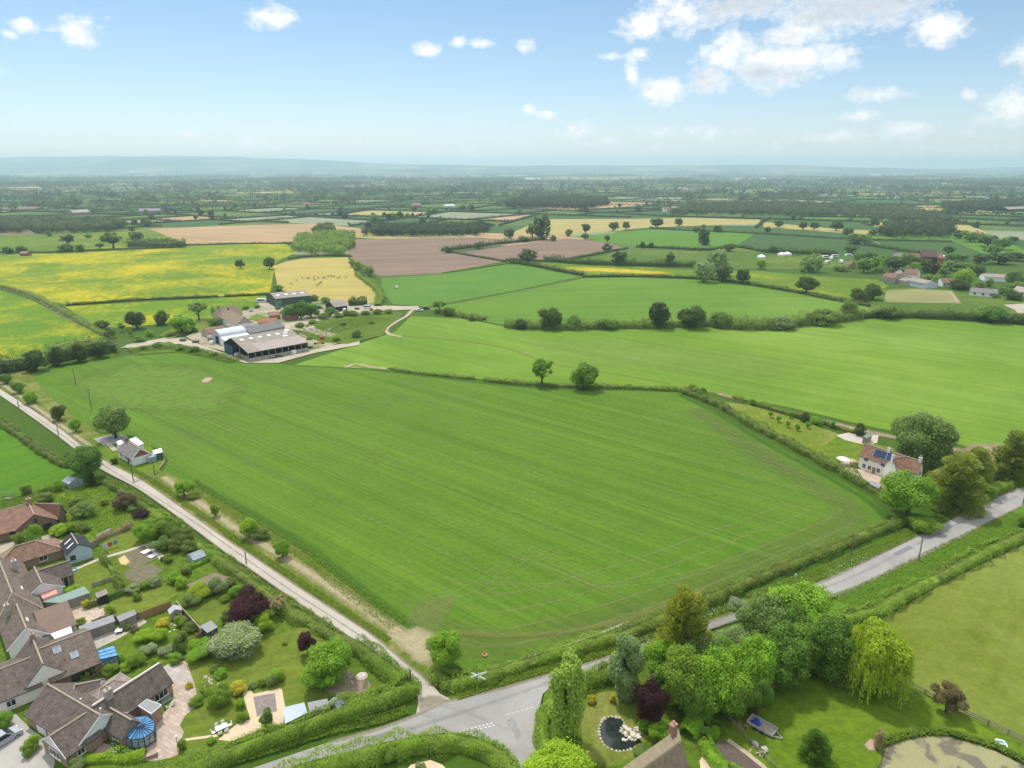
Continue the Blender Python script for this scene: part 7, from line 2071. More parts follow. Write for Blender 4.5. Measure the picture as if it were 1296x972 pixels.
for i, (x, y) in enumerate(FH):
    g = P(x, y); rr = 1 + g.y / 9000
    o = house('house', x, y, 'tiny pale house among trees in the hazy distance', 'house', 'far village houses')
    a, b_ = P2(x - 3.2, y, 8 * rr), P2(x + 3.2, y, 8 * rr)
    Blk(o, (x - 2.6, y - 2), (x + 2.6, y - 2), 9, 5, half=5, wall=[WHITE, CREAM, BRICK][i % 3], roof=[ROOF_OR, ROOF_GR, ROOF_RED][i % 3], ridge=False)
for x0, x1, y, lb in ((932, 985, 226.5, 'huge white warehouse roof near the right horizon'), (1101, 1157, 222, 'long white industrial roof on the far horizon'), (362, 385, 222.5, 'pale factory roof below the left hills'), (665, 684, 226.5, 'white quarry building on the distant rise')):
    o = house('warehouse', (x0 + x1) / 2, y, lb, 'warehouse'); Blk(o, (x0, y - 1.2), (x1, y - 1.2), 16, 12, half=40, wall=WHITE, roof=UPVC, ridge=False, over=.5)
# ------------------------------------------------------------------ fences, poles, vehicles and small things
def fence(name, px, h, mat, label, cat='fence', post=2.0, cap=None):
    pts = smooth_path([P2(*q) for q in px], post) if len(px) == 2 else [P2(*q) for q in px]
    c = pts[len(pts) // 2]; root = thing(name, (c.x, c.y, 0), label, cat)
    m = MB()
    for a, b_ in zip(pts, pts[1:]):
        m.box((a + b_) / 2, b_ - a, (b_ - a).length - .1, .05, .06, h - .05)
    m.build('panel', mat, root)
    if cap:
        m = MB()
        for a, b_ in zip(pts, pts[1:]): m.box((a + b_) / 2, b_ - a, (b_ - a).length - .1, .12, h - .05, h + .02)
        m.build('top_rail', cap, root)
    for p in pts:
        m = MB(); m.box(p, (1, 0), .11, .11, 0, h + .06); m.build('post', TIMBER, root)
    return root


def rail_fence(name, px, h, label, rails=3, post=2.4, mat=TIMBER):
    pts = smooth_path([P2(*q) for q in px], post); c = pts[len(pts) // 2]; root = thing(name, (c.x, c.y, 0), label, 'fence')
    for k in range(rails):
        m = MB()
        for a, b_ in zip(pts, pts[1:]): m.bar((*a, h * (k + 1) / (rails + .2)), (*b_, h * (k + 1) / (rails + .2)), .05, .12)
        m.build('rail', mat, root)
    for p in pts:
        m = MB(); m.box(p, (1, 0), .13, .13, 0, h + .05); m.build('post', mat, root)


fence('fence', [(177, 786), (217, 771)], 1.8, TIMBER_BR, 'orange-brown panel fence beside the tan tool shed')
fence('fence', [(224, 770), (240, 788), (257, 807)], 1.7, TIMBER, 'weathered fence down the right side of the rock garden', cap=TIMBER_TAN)
fence('fence', [(257, 808), (238, 820), (232, 824)], 1.6, TIMBER_BR, 'short brown fence below the small grey shed')
fence('fence', [(104, 804), (140, 791), (176, 786)], 1.9, TIMBER, 'tall grey boarded fence under the lean-to sheds')
fence('fence', [(118, 744), (148, 734)], 1.2, TIMBER_TAN, 'low tan fence at the end of the small square lawn')
fence('fence', [(147, 756), (175, 746)], 1.6, TIMBER, 'grey fence behind the cream variegated shrubs')
fence('fence', [(86, 708), (106, 700), (126, 691)], 1.7, TIMBER, 'grey fence below the pale blue workshop')
fence('fence', [(230, 728), (240, 723)], 1.5, TIMBER, 'short fence panel by the silver greenhouse')
fence('fence', [(122, 682), (131, 678), (141, 673)], 1.0, WHITE, 'low white panel fence above the brownish hedge')
fence('wall', [(184, 965), (200, 959)], .9, BRICK, 'low brick wall at the bottom of the pink patio', 'garden wall')
fence('fence', [(117, 790), (128, 785.5), (139, 782)], .9, TIMBER_TAN, 'slim balustrade above the blue glass lean-to')
fence('fence', [(1060, 598), (1078, 607), (1098, 616)], 1.0, TIMBER_TAN, 'low tan fence along the cottage terrace')
rail_fence('rail_fence', [(1132, 858), (1170, 880), (1206, 899), (1250, 919), (1300, 943), (1340, 965)], 1.15, 'post and rail fence between the pond garden and the olive paddock')
rail_fence('rail_fence', [(918, 908), (935, 925), (950, 943), (966, 960), (985, 978)], 1.0, 'low rail fence beside the dark vegetable bed', 2)
rail_fence('rail_fence', [(170, 612), (185, 606), (200, 600)], 1.0, 'thin wire fence below the white bungalow lawn', 2)
# pergola, terrace furniture
p = P2(74, 803); pg = thing('pergola', (p.x, p.y, 0), 'white slatted pergola against the brown bungalow', 'pergola')
c4_ = [P2(*q, 2.4) for q in [(64, 801), (88, 792), (91, 803), (73, 811)]]
for q in c4_:
    m = MB(); m.box(q, (1, 0), .12, .12, 0, 2.35); m.build('post', UPVC, pg)
m = MB()
for i in range(4): m.bar((*c4_[i], 2.42), (*c4_[(i + 1) % 4], 2.42), .12, .16)
for i in range(9): m.bar((*c4_[0].lerp(c4_[1], i / 8), 2.52), (*c4_[3].lerp(c4_[2], i / 8), 2.52), .34, .06)
m.build('slat_roof', UPVC, pg)


def pole(x, y, ytop, label, arms=1, th=.12, wires=(), name='utility_pole'):
    g = P(x, y); h = max(1.0, height_for(g, ytop)); root = thing(name, g, label, 'pole')
    m = MB(); m.tube([(g.x, g.y, 0), (g.x, g.y, h * .5), (g.x, g.y, h)], [th * 1.2, th, th * .8], 8); m.build('post', POLE, root)
    if arms:
        m = MB(); m.bar((g.x - .55, g.y, h - .35), (g.x + .55, g.y, h - .35), .09, .11); o = m.build('crossarm', POLE, root)
        for k in (-.45, 0, .45):
            m = MB(); m.lathe((g.x + k, g.y, h - .3), [(.03, 0), (.06, .06), (.04, .1), (.055, .16), (.01, .2)], 6); m.build('insulator', STEEL, o)
    for wx in wires:
        m = MB(); a = Vector((g.x, g.y, h - .2)); b_ = Vector(wx); pts = [a.lerp(b_, t / 10) - Vector((0, 0, 1.0 * math.sin(math.pi * t / 10))) for t in range(11)]
        m.tube(pts, .018, 4); m.build('wire', BLACK, root)
    return h


pole(96, 487, 466, 'thin pole alone at the far left of the big field', 0); pole(116, 518, 493, 'second thin pole standing in the big field left of the birch', 1)
pole(24, 517, 507, 'short pole on the upper lane edge', 0); pole(74.5, 552, 538, 'lane-side pole below the dark lane tree', 0)
pole(169, 609, 591, 'pole on the lane edge below the white bungalow', 0); pole(196, 601, 588, 'pole at the corner of the white bungalow lawn', 0)
pole(312, 714, 698, 'pole on the lane edge halfway down', 0); pole(520, 873, 847, 'stout dark pole at the lane mouth by the hedge corner', 0, .17)
pole(1077, 704, 679, 'bare pole rising from the roadside hedge', 0); pole(1162, 711, 676, 'bare pole on the road verge beside the hedge', 0)
g818 = P(822, 909)
pole(822, 909, 853, 'tall pole with wires in front of the dark purple tree', 1, .16, [(g818.x - 22, g818.y + 3, 5.5), (g818.x + 26, g818.y - 16, 6.0)])
pole(1294, 640, 618, 'pole on the verge at the right picture edge', 0)
# white finger post, road sign
g = P(606, 869); fp = thing('finger_post', g, 'white four-armed finger post in the verge at the junction', 'signpost')
m = MB(); m.tube([(*g.xy, 0), (*g.xy, 2.5)], .07, 8); m.lathe((g.x, g.y, 2.5), [(.09, 0), (.12, .08), (.05, .2)], 8); m.build('post', WHITE, fp)
for ang, z in ((R(25), 2.3), (R(205), 2.3), (R(-35), 2.05), (R(150), 2.05)):
    m = MB(); d = Vector((math.cos(ang), math.sin(ang))); c = Vector((g.x, g.y)) + d * .75; m.box(c, d, 1.2, .07, z - .14, z + .14)
    e = Vector((g.x, g.y)) + d * 1.35; nn = Vector((-d.y, d.x)) * .035
    m.face([(*(e + nn), z - .14), (*(e + nn), z + .14), (*(e + d * .18), z)]); m.face([(*(e - nn), z - .14), (*(e - nn), z + .14), (*(e + d * .18), z)])
    m.build('arm', WHITE, fp)
g = P(1005, 741); sg_ = thing('road_sign', g, 'round white road sign above the verge by the garden wood', 'road sign')
m = MB(); m.tube([(*g.xy, 0), (*g.xy, 2.6)], .04, 6); m.build('post', STEEL, sg_)
m = MB(); d = Vector((.45, -.9, 0)).normalized(); m.tube([Vector((g.x, g.y, 2.45)) + d * .05, Vector((g.x, g.y, 2.45)) + d * .09], .36, 16); o = m.build('sign_face', WHITE, sg_)
m = MB(); m.tube([Vector((g.x, g.y, 2.45)) + d * .092, Vector((g.x, g.y, 2.45)) + d * .10], .2, 14); m.build('sign_symbol', plain('sign_blue', (.06, .16, .35), .5, .05), o)
g = P(613, 830); m = MB(); m.box(g, (1, 0), .8, .8, 0, .07); o1 = thing('traffic_cone', g, 'orange cone standing alone in the lush field edge', 'traffic cone'); m.build('base', BLACK, o1)
m = MB(); m.lathe((g.x, g.y, .07), [(.3, 0), (.2, .4), (.08, .85), (.05, .9)], 10); m.build('body', plain('cone_orange', (.75, .17, .03), .5, .05), o1)
blob('bare_patch', [(609, 829), (613, 826), (618, 829), (616, 833), (611, 833)], w_bare)


# ---- vehicles
def car(x, y, ang, L, col, label, kind='car', lift=0):
    g = P(x, y); W = L * .41; Hh = {'car': 1.45, 'van': 2.0, 'mpv': 1.75}[kind] * L / 4.3; root = thing('parked_' + ('van' if kind == 'van' else 'car'), g, label, 'van' if kind == 'van' else 'car')
    prof = {'car': [(-.5, .30), (-.49, .52), (-.40, .60), (-.30, .96), (.06, 1.0), (.25, .66), (.46, .56), (.5, .36), (.48, .2), (-.48, .2)],
            'mpv': [(-.5, .25), (-.49, .60), (-.44, .93), (-.36, 1.0), (.05, .98), (.27, .62), (.46, .52), (.5, .34), (.48, .18), (-.48, .18)],
            'van': [(-.5, .2), (-.5, .94), (-.47, 1.0), (.18, 1.0), (.36, .62), (.47, .5), (.5, .3), (.48, .16), (-.48, .16)]}[kind]
    u = Vector((math.cos(ang), math.sin(ang))); n = Vector((-u.y, u.x)); gg = Vector((g.x, g.y))
    q = lambda s, z, w: (*(gg + u * s * L + n * w), z * Hh + .02)
    tw = lambda z: W / 2 * (1 if z < .6 else 1 - .17 * (z - .6) / .4)
    m = MB()
    for i in range(len(prof)):
        (a0, z0), (a1, z1) = prof[i], prof[(i + 1) % len(prof)]
        m.face([q(a0, z0, tw(z0)), q(a1, z1, tw(z1)), q(a1, z1, -tw(z1)), q(a0, z0, -tw(z0))])
    for s_ in (1, -1): m.face([q(a, z, tw(z) * s_) for a, z in prof])
    m.build('body', plain('car_' + label[:14].replace(' ', '_'), col, .25, .04, 1, spec=.6), root)
    m = MB(); hi = .955; lo = .63
    up = [p for p in prof if p[1] > .9]; x0, x1 = min(p[0] for p in up), max(p[0] for p in up)
    for s_ in (1, -1):
        m.face([q(x0 - .05, lo, (tw(lo) + .012) * s_), q(x1 + .14, lo, (tw(lo) + .012) * s_), q(x1 - .0, hi - .02, (tw(hi) + .014) * s_), q(x0 + .02, hi - .02, (tw(hi) + .014) * s_)])
    m.build('side_window', PANE, root)
    m = MB(); e = [p for p in prof if p[0] > x1 and p[1] < .75][0]
    k = lambda t, w: q(x1 + (e[0] - x1) * t + .006, 1 * (1 - t) + e[1] * t + .012, w)
    m.face([k(.12, tw(.9) * .9), k(.95, tw(.66) * .92), k(.95, -tw(.66) * .92), k(.12, -tw(.9) * .9)]); m.build('windscreen', PANE, root)
    for s_ in (1, -1):
        m = MB(); c = q(.485, .46, W * .36 * s_); m.lathe((c[0], c[1], c[2]), [(.02, -.08), (.13, -.05), (.13, .05), (.02, .08)], 8); m.build('headlight', UPVC, root)
        for a in (-.31, .31):
            c = gg + u * a * L + n * s_ * (W / 2 - .09); r = .31 * L / 4.3
            m = MB(); m.tube([(*(c - n * .1), r + .01), (*(c + n * .1), r + .01)], r, 12); o = m.build('wheel', BLACK, root)
            m = MB(); m.tube([(*(c + n * s_ * .09), r + .01), (*(c + n * s_ * .112), r + .01)], r * .6, 10); m.build('rim', STEEL, o)
    return root


a_up = AXA
car(5, 940, a_up, 4.6, (.36, .38, .42), 'silver people carrier parked on the drive at the left edge', 'mpv')
car(40, 686, R(-20), 4.3, (.45, .5, .58), 'pale blue car parked beside the orange-brown roof')
car(531, 394, R(10), 4.6, (.62, .63, .64), 'white car parked where the farm tracks meet', 'car'); car(539, 391.5, R(20), 4.7, (.03, .035, .05), 'black car parked where the farm tracks meet')
car(501, 365, R(120), 4.5, (.72, .72, .70), 'white vehicle alone at the meadow edge below the bushes', 'mpv')
car(466, 391, R(5), 5.0, (.75, .75, .75), 'white van parked at the end of the farm track', 'van')
car(356, 389, R(10), 4.4, (.10, .16, .32), 'blue car parked before the green barn'); car(366, 388, R(30), 4.4, (.50, .52, .55), 'silver car parked before the green barn'); car(378, 386, R(20), 4.4, (.08, .09, .11), 'dark car at the right end of the green barn'); car(396, 398, R(60), 4.4, (.5, .56, .62), 'pale car beside the farm tree clump'); car(404, 391, R(0), 4.8, (.04, .045, .05), 'dark vehicle left of the open farm shed', 'mpv')
car(1236, 622, R(40), 4.4, (.6, .6, .62), 'pale car half hidden behind the bronze cypress')


def caravan(x, y, L, hgt, ang, label, name='caravan'):
    g = P(x, y); u = Vector((math.cos(ang), math.sin(ang))); n = Vector((-u.y, u.x)); root = thing(name, g, label, 'caravan'); gg = Vector((g.x, g.y)); m = MB(); W = 2.3
    pr = [(-.5, .5), (-.5, hgt * .7), (-.42, hgt * .97), (.30, hgt), (.46, hgt * .75), (.5, hgt * .5), (.44, .5)]
    for i in range(len(pr)):
        a, b_ = pr[i], pr[(i + 1) % len(pr)]; m.face([(*(gg + u * a[0] * L + n * W / 2), a[1]), (*(gg + u * b_[0] * L + n * W / 2), b_[1]), (*(gg + u * b_[0] * L - n * W / 2), b_[1]), (*(gg + u * a[0] * L - n * W / 2), a[1])])
    for s_ in (1, -1): m.face([(*(gg + u * a * L + n * W / 2 * s_), z) for a, z in pr])
    m.build('body', UPVC, root)
    m = MB()
    for s_ in (1, -1): m.face([(*(gg + u * a * L + n * (W / 2 + .02) * s_), z) for a, z in ((-.35, hgt * .5), (.3, hgt * .5), (.3, hgt * .8), (-.35, hgt * .8))])
    m.build('window', PANE, root)
    m = MB(); m.tube([(*(gg - n * W / 2), .4), (*(gg + n * W / 2), .4)], .38, 10); m.build('wheel', BLACK, root)


caravan(331, 383, 6.5, 2.7, R(10), 'white caravan parked left of the green barn')
for x, y, a, lb in ((1045, 327, 10, 'white caravan leftmost behind the hamlet trees'), (1052, 329, 60, 'second white caravan behind the hamlet trees'), (1057, 326, 0, 'far white caravan in the caravan yard'), (1048, 334, 30, 'white caravan nearest the grey willow bush'), (1064, 333, 80, 'white caravan at the right of the yard'), (1074, 325, 5, 'longest white caravan in the yard')): caravan(x, y, 7, 2.9, R(a), lb)
for x, y, r, lb in ((963.5, 327, 3.8, 'white round tent standing apart at the left'), (989, 324, 3.8, 'white round tent in the middle of the field edge'), (996, 323.5, 4.2, 'white round tent rightmost, beside its twin')):
    g = P(x, y); o = thing('yurt', g, lb, 'tent'); m = MB(); m.lathe((g.x, g.y, 0), [(r, 0), (r, 1.9)], 16); m.build('wall', WHITE, o); m = MB(); m.lathe((g.x, g.y, 1.9), [(r * 1.04, 0), (r * .55, 1.1), (.4, 1.8), (.1, 1.9)], 16); m.build('roof', UPVC, o)
# trailer
ga, gb = P2(949, 908, .9), P2(981, 926, .9); u = (gb - ga).normalized(); n = Vector((-u.y, u.x)); c = (ga + gb) / 2
tr = thing('trailer', (c.x, c.y, 0), 'grey twin-axle flat trailer with a blue tarpaulin on the lawn', 'trailer'); Lr = (gb - ga).length; W = 1.9
m = MB(); m.box(c, u, Lr, W, .55, .64); m.build('bed', plain('trailer_floor', (.33, .27, .22), .8, .2, 1.5), tr)
m = MB()
for s_ in (1, -1): m.box(c + n * s_ * W / 2, u, Lr, .06, .55, 1.0)
for s_ in (1, -1): m.box(c + u * s_ * Lr / 2, n, W, .06, .55, 1.0)
m.build('side_panel', STEEL, tr)
for s_ in (1, -1):
    for a in (-.15, .12):
        q = c + u * a * Lr + n * s_ * (W / 2 + .12); m = MB(); m.tube([(*(q - n * .09), .32), (*(q + n * .09), .32)], .31, 12); m.build('wheel', BLACK, tr)
m = MB(); e = c + u * Lr / 2
for s_ in (1, -1): m.bar((*(e + n * .6 * s_), .5), (*(e + u * 1.2), .48), .09)
m.build('drawbar', STEEL, tr)
rng_ = random.Random(3); m = MB(); q = c - u * Lr * .22
for i in range(7): m.rock((q.x + rng_.uniform(-.5, .5), q.y + rng_.uniform(-.5, .5), .78), .42, rng_, 0, .6)
tag(m.build('tarpaulin', plain('tarp_blue', (.025, .06, .36), .5, .3, 2), None, (q.x, q.y, .64), True), 'crumpled blue tarpaulin lying in the grey trailer', 'tarpaulin')
g = P(950, 913); m = MB(); m.lathe((g.x, g.y, 0), [(.9, 0), (.75, .12), (.35, .3), (.05, .36)], 12); tag(m.build('sawdust_heap', plain('sawdust', (.62, .42, .2), .95, .15, 3), None, g), 'small orange-tan heap beside the trailer wheels', 'heap')
# dinghy
ga, gb = P2(1264, 939), P2(1271, 955); u = (gb - ga).normalized(); n = Vector((-u.y, u.x)); c = (ga + gb) / 2; L2_ = (gb - ga).length / 2
dg = thing('dinghy', (c.x, c.y, 0), 'small white dinghy with a pale blue inside on the pond bank', 'boat')
ol = [(-1, .45), (-.85, .62), (-.3, .75), (.3, .68), (.75, .4), (1, .02), (.75, -.4), (.3, -.68), (-.3, -.75), (-.85, -.62), (-1, -.45)]
m = MB(); mi_ = MB(); pt = lambda a, w, k, z: (*(c + u * a * L2_ * k + n * w * k), z)
for i in range(len(ol)):
    a, b_ = ol[i], ol[(i + 1) % len(ol)]
    m.face([pt(*a, .7, .06), pt(*b_, .7, .06), pt(*b_, 1, .5), pt(*a, 1, .5)]); m.face([pt(*a, 1, .5), pt(*b_, 1, .5), pt(*b_, .84, .5), pt(*a, .84, .5)])
    mi_.face([pt(*a, .84, .5), pt(*b_, .84, .5), pt(*b_, .66, .16), pt(*a, .66, .16)])
mi_.face([pt(*a, .66, .16) for a in ol]); m.face([pt(*a, .7, .06) for a in ol[::-1]])
m.build('hull', UPVC, dg); mi_.build('inside', plain('boat_blue', (.38, .55, .62), .5, .1, 1), dg)
for a in (-.35, .3):
    m = MB(); m.box(c + u * a * L2_, n, 1.15, .26, .38, .43); m.build('thwart', PALEBLUE, dg)
# garden table with chairs
g = P(281, 925); tb = thing('garden_table', g, 'white garden table set on the gravel circle by the tall hedge', 'table'); u = Vector((math.cos(R(38)), math.sin(R(38)))); n = Vector((-u.y, u.x)); c = Vector((g.x, g.y))
m = MB(); m.box(c, u, 1.7, .95, .70, .75); m.build('tabletop', UPVC, tb)
for a in (-.7, .7):
    for b_ in (-.35, .35): m = MB(); m.box(c + u * a + n * b_, u, .07, .07, 0, .7); m.build('leg', UPVC, tb)


def chair(c, ang, label, mat=None, group=None):
    u = Vector((math.cos(ang), math.sin(ang))); n = Vector((-u.y, u.x)); o = thing('garden_chair', (c.x, c.y, 0), label, 'chair', group); mat = mat or UPVC
    m = MB(); m.box(c, u, .5, .5, .40, .45); m.build('seat', mat, o)
    m = MB(); m.box(c - u * .25, n, .5, .06, .45, .95); m.build('backrest', mat, o)
    for a in (-.2, .2):
        for b_ in (-.2, .2): m = MB(); m.box(c + u * a + n * b_, u, .05, .05, 0, .4); m.build('leg', mat, o)


for a, b_, r in ((-.45, .8, -90), (.45, .8, -90), (-.45, -.8, 90), (.45, -.8, 90), (1.2, 0, 180), (-1.2, 0, 0)):
    chair(c + u * a + n * b_, R(38 + r), 'white chair drawn up to the white garden table', group='chairs round the white garden table')
GRN = plain('metal_sage', (.22, .29, .25), .5, .1, 1)
g = P(212, 890); o = thing('garden_bench', g, 'sage green bench under the lowest bungalow window', 'bench'); u = Vector((math.cos(AXA), math.sin(AXA))); n = Vector((u.y, -u.x)); c = Vector((g.x, g.y))
m = MB(); m.box(c, u, 1.6, .5, .4, .46); m.build('seat', GRN, o); m = MB(); m.box(c - n * .25, u, 1.6, .06, .46, .95); m.build('backrest', GRN, o)
for a in (-.7, .7): m = MB(); m.box(c + u * a, u, .07, .45, 0, .4); m.build('leg', GRN, o)
chair(P2(211, 898), R(60), 'small sage chair in front of the sage bench', GRN); chair(P2(219, 895), R(200), 'sage chair right of the sage bench', GRN)
for x, y, lb in ((146, 947, 'dark green wheelie bin left of its neighbour'), (153, 952, 'green wheelie bin beside the eight-sided conservatory'), (159, 957, 'black low bin at the conservatory foot')):
    g = P(x, y); o = thing('wheelie_bin', g, lb, 'bin'); c = Vector((g.x, g.y)); m = MB(); u = Vector((math.cos(AXB), math.sin(AXB))); m.box(c, u, .55, .55, .05, .98); m.build('body', plain('bin_green', (.025, .07, .04), .5, .1) if 'green' in lb else BLACK, o); m = MB(); m.box(c, u, .62, .64, .98, 1.06); m.build('lid', plain('bin_lid', (.04, .13, .06), .5, .1), o)
    m = MB(); m.tube([(c.x - .2, c.y + .25, .1), (c.x + .2, c.y + .25, .1)], .1, 8); m.build('wheel', BLACK, o)
g = P(225, 946); o = thing('garden_lamp', g, 'white-headed lamp post at the patio edge', 'lamp'); m = MB(); m.tube([(*g.xy, 0), (*g.xy, 1.7)], .05, 6); m.build('post', GRN, o); m = MB(); m.lathe((g.x, g.y, 1.7), [(.08, 0), (.2, .12), (.22, .38), (.06, .5)], 8); m.build('lantern', UPVC, o)
ga = P2(203, 934); m = MB(); u = Vector((math.cos(AXB + 1.5), math.sin(AXB + 1.5)))
o = thing('decking_pallet', (ga.x, ga.y, 0), 'pale slatted pallet lying on the patio by the conservatory', 'pallet'); n = Vector((-u.y, u.x))
for i in range(6): m.box(ga + n * (i - 2.5) * .26, u, 1.5, .22, .1, .14)
m.build('slat', TIMBER_TAN, o); m = MB()
for a in (-.6, .6): m.box(ga + u * a, n, 1.5, .1, .02, .1)
m.build('bearer', TIMBER_TAN, o)
# rotary: washing
for px, cols, lb in (([(90, 713), (98, 709.5), (106, 706.5), (114, 703)], [(.72, .72, .73), (.13, .22, .34), (.70, .71, .74), (.45, .6, .68)], 'white and blue washing on the line by the workshop fence'), ([(131, 699), (137, 696.5), (144, 694), (150, 692)], [(.50, .62, .74), (.55, .09, .06), (.20, .30, .36)], 'red and blue washing on the line above the vegetable plot')):
    pts = [P2(*q) for q in px]; c = pts[1]; o = thing('washing_line', (c.x, c.y, 0), lb, 'washing line'); m = MB()
    for q in (pts[0], pts[-1]): m.tube([(*q, 0), (*q, 1.9)], .035, 6)
    m.bar((*pts[0], 1.86), (*pts[-1], 1.86), .02); m.build('line', STEEL, o); L_line = (pts[-1] - pts[0])
    for i, cl in enumerate(cols):
        m = MB(); t0, t1 = (i + .08) / len(cols), (i + .92) / len(cols); a, b_ = pts[0] + L_line * t0, pts[0] + L_line * t1; nn = Vector((-L_line.y, L_line.x)).normalized()
        for j in range(4):
            s0, s1 = j / 4, (j + 1) / 4; w0, w1 = nn * .08 * math.sin(j * 2.1), nn * .08 * math.sin((j + 1) * 2.1)
            m.face([(*(a.lerp(b_, s0) + w0), .75), (*(a.lerp(b_, s1) + w1), .75), (*a.lerp(b_, s1), 1.84), (*a.lerp(b_, s0), 1.84)])
        m.build('cloth', plain('cloth_%s_%d' % (lb[:5], i), cl, .9, .08, 1), o)
# garden clutter
g = P(108, 803.5); 
tb2 = thing('patio_table', P(151, 802), 'pale square patio table beside the grey shed', 'table'); c = P2(151, 802); m = MB(); m.box(c, (1, .4), 1.2, 1.0, .7, .75); m.build('tabletop', CREAM, tb2)
for a in (-.45, .45): m = MB(); m.box(c + Vector((a, 0)), (1, .4), .08, .6, 0, .7); m.build('leg', BLACK, tb2)
tb3 = thing('cottage_parasol', P(1066, 589), 'white parasol open over the cottage terrace', 'parasol'); g = P(1066, 589); m = MB(); m.tube([(*g.xy, 0), (*g.xy, 2.4)], .03, 6); m.build('pole', STEEL, tb3); m = MB(); m.lathe((g.x, g.y, 2.0), [(1.8, 0), (1.0, .35), (.1, .6)], 8); m.build('canopy', UPVC, tb3)
pool = P2(89, 724); m = MB(); m.lathe((pool.x, pool.y, 0), [(1.3, 0), (1.35, .45), (1.2, .45), (1.15, .2), (.05, .2)], 14, 0, 1, .7, .5); tag(m.build('paddling_pool', plain('pool_blue', (.12, .38, .72), .3, .1, 1), None, (pool.x, pool.y, 0)), 'small blue paddling pool by the garden path', 'paddling pool')
g = P(11, 633); o = thing('swing_frame', g, 'pale metal swing frame on the grass at the left', 'swing'); m = MB()
for s_ in (-1, 1):
    for e_ in (-.8, .8): m.bar((g.x + s_ * 1.5, g.y + e_, 0), (g.x + s_ * 1.4, g.y, 2.1), .08)
m.bar((g.x - 1.4, g.y, 2.1), (g.x + 1.4, g.y, 2.1), .09); m.build('frame', GRN, o); m = MB(); m.box((g.x, g.y), (1, 0), 1.6, .4, .5, .56); m.bar((g.x - .7, g.y, .56), (g.x - .7, g.y, 2.1), .03); m.bar((g.x + .7, g.y, .56), (g.x + .7, g.y, 2.1), .03); m.build('seat', GRN, o)
for x, y, w_, l_, lb in ((185, 700, 1.6, 1.4, 'white cold frame at the top corner of the vegetable plot'), (194, 705, 1.8, 1.3, 'second white cold frame on the vegetable plot')):
    c = P2(x, y); o = thing('cold_frame', (c.x, c.y, 0), lb, 'cold frame'); m = MB(); m.box(c, (math.cos(AXA), math.sin(AXA)), w_, l_, 0, .4); m.build('box', TIMBER, o); m = MB(); m.box(c, (math.cos(AXA), math.sin(AXA)), w_ + .1, l_ + .1, .403, .44); m.build('lid', UPVC, o)
for x, y, col, lb in ((206, 711, BLACK, 'black water butt beside the kitchen garden path'), (481, 876, BLACK, 'black compost bin behind the lane hedge'), (341, 770, plain('butt_blue', (.06, .12, .17), .5, .1), 'dark blue barrel behind the copper beech')):
    g = P(x, y); o = thing('barrel', g, lb, 'barrel'); m = MB(); m.lathe((g.x, g.y, 0), [(.36, 0), (.42, .45), (.38, .95)], 12); m.build('body', col, o); m = MB(); m.lathe((g.x, g.y, .95), [(.41, 0), (.41, .05), (.05, .09)], 12); m.build('lid', col, o)
rg = random.Random(9)
for x, y, lb, mt in ((443, 862, 'tumbled pile of pale planks and pipes under the big garden tree', CONCRETE), (957, 952, 'heap of cut timber by the vegetable bed', TIMBER_TAN), (940, 922, 'stack of reddish planks beside the rail fence', TIMBER_BR)):
    g = P(x, y); m = MB()
    for i in range(9):
        a = rg.uniform(0, 3.1); l_ = rg.uniform(.6, 1.5); c = Vector((g.x + rg.uniform(-1, 1), g.y + rg.uniform(-.8, .8))); d = Vector((math.cos(a), math.sin(a))) * l_ / 2
        m.bar((*(c - d), .1 + i * .05), (*(c + d), .15 + i * .06), .16, .07)
    tag(m.build('timber_pile', mt, None, g), lb, 'pile')
g = P(458, 858); m = MB(); m.lathe((g.x, g.y, 0), [(.95, 0), (1.0, .35), (.7, .6), (.1, .72)], 12); tag(m.build('covered_heap', plain('sheet_pinkish', (.55, .47, .42), .8, .15, 2), None, g), 'round covered heap with a pale pinkish sheet near the lane', 'heap')
g = P(463, 869); o = thing('raised_bed', g, 'small timber-edged raised bed behind the lane hedge', 'raised bed'); c = Vector((g.x, g.y)); m = MB()
for s_ in (-1, 1): m.box(c + Vector((.42 * s_, 0)), (0, 1), 1.7, .07, 0, .35)
for s_ in (-1, 1): m.box(c + Vector((0, .85 * s_)), (1, 0), .9, .07, 0, .352)
m.build('edging', TIMBER, o); m = MB(); m.box(c, (0, 1), 1.62, .8, 0, .28); m.build('soil', plain('bed_soil', (.12, .11, .07), .95, .3, 3), o)
# stones round the pond, rockery, fallen logs, compost
stone = plain('pond_stone', (.46, .41, .33), .9, .2, 2); whitest = plain('white_stone', (.66, .61, .55), .9, .15, 2)
proto_r = []
for i in range(5):
    m = MB(); m.rock((0, 0, .1), .30, rg); me_o = m.build('edging_stone', stone); proto_r.append(me_o)
edge = smooth_path([P2(*q) for q in SMALL_POND + SMALL_POND[:1]], .52)
for i, q in enumerate(edge):
    o = proto_r[i] if i < 5 else proto_r[i % 5].copy()
    if i >= 5: COL.objects.link(o)
    o.location = (q.x, q.y, .12); o.rotation_euler.z = rg.uniform(0, 6); k = rg.uniform(.7, 1.2); o.scale = (k, k, k)
    tag(o, 'rounded stone edging the dark kidney-shaped pond', 'stone', 'stones edging the dark pond')
pr2 = []
for i in range(4):
    m = MB(); m.rock((0, 0, .1), .38, rg); pr2.append(m.build('rockery_stone', whitest))
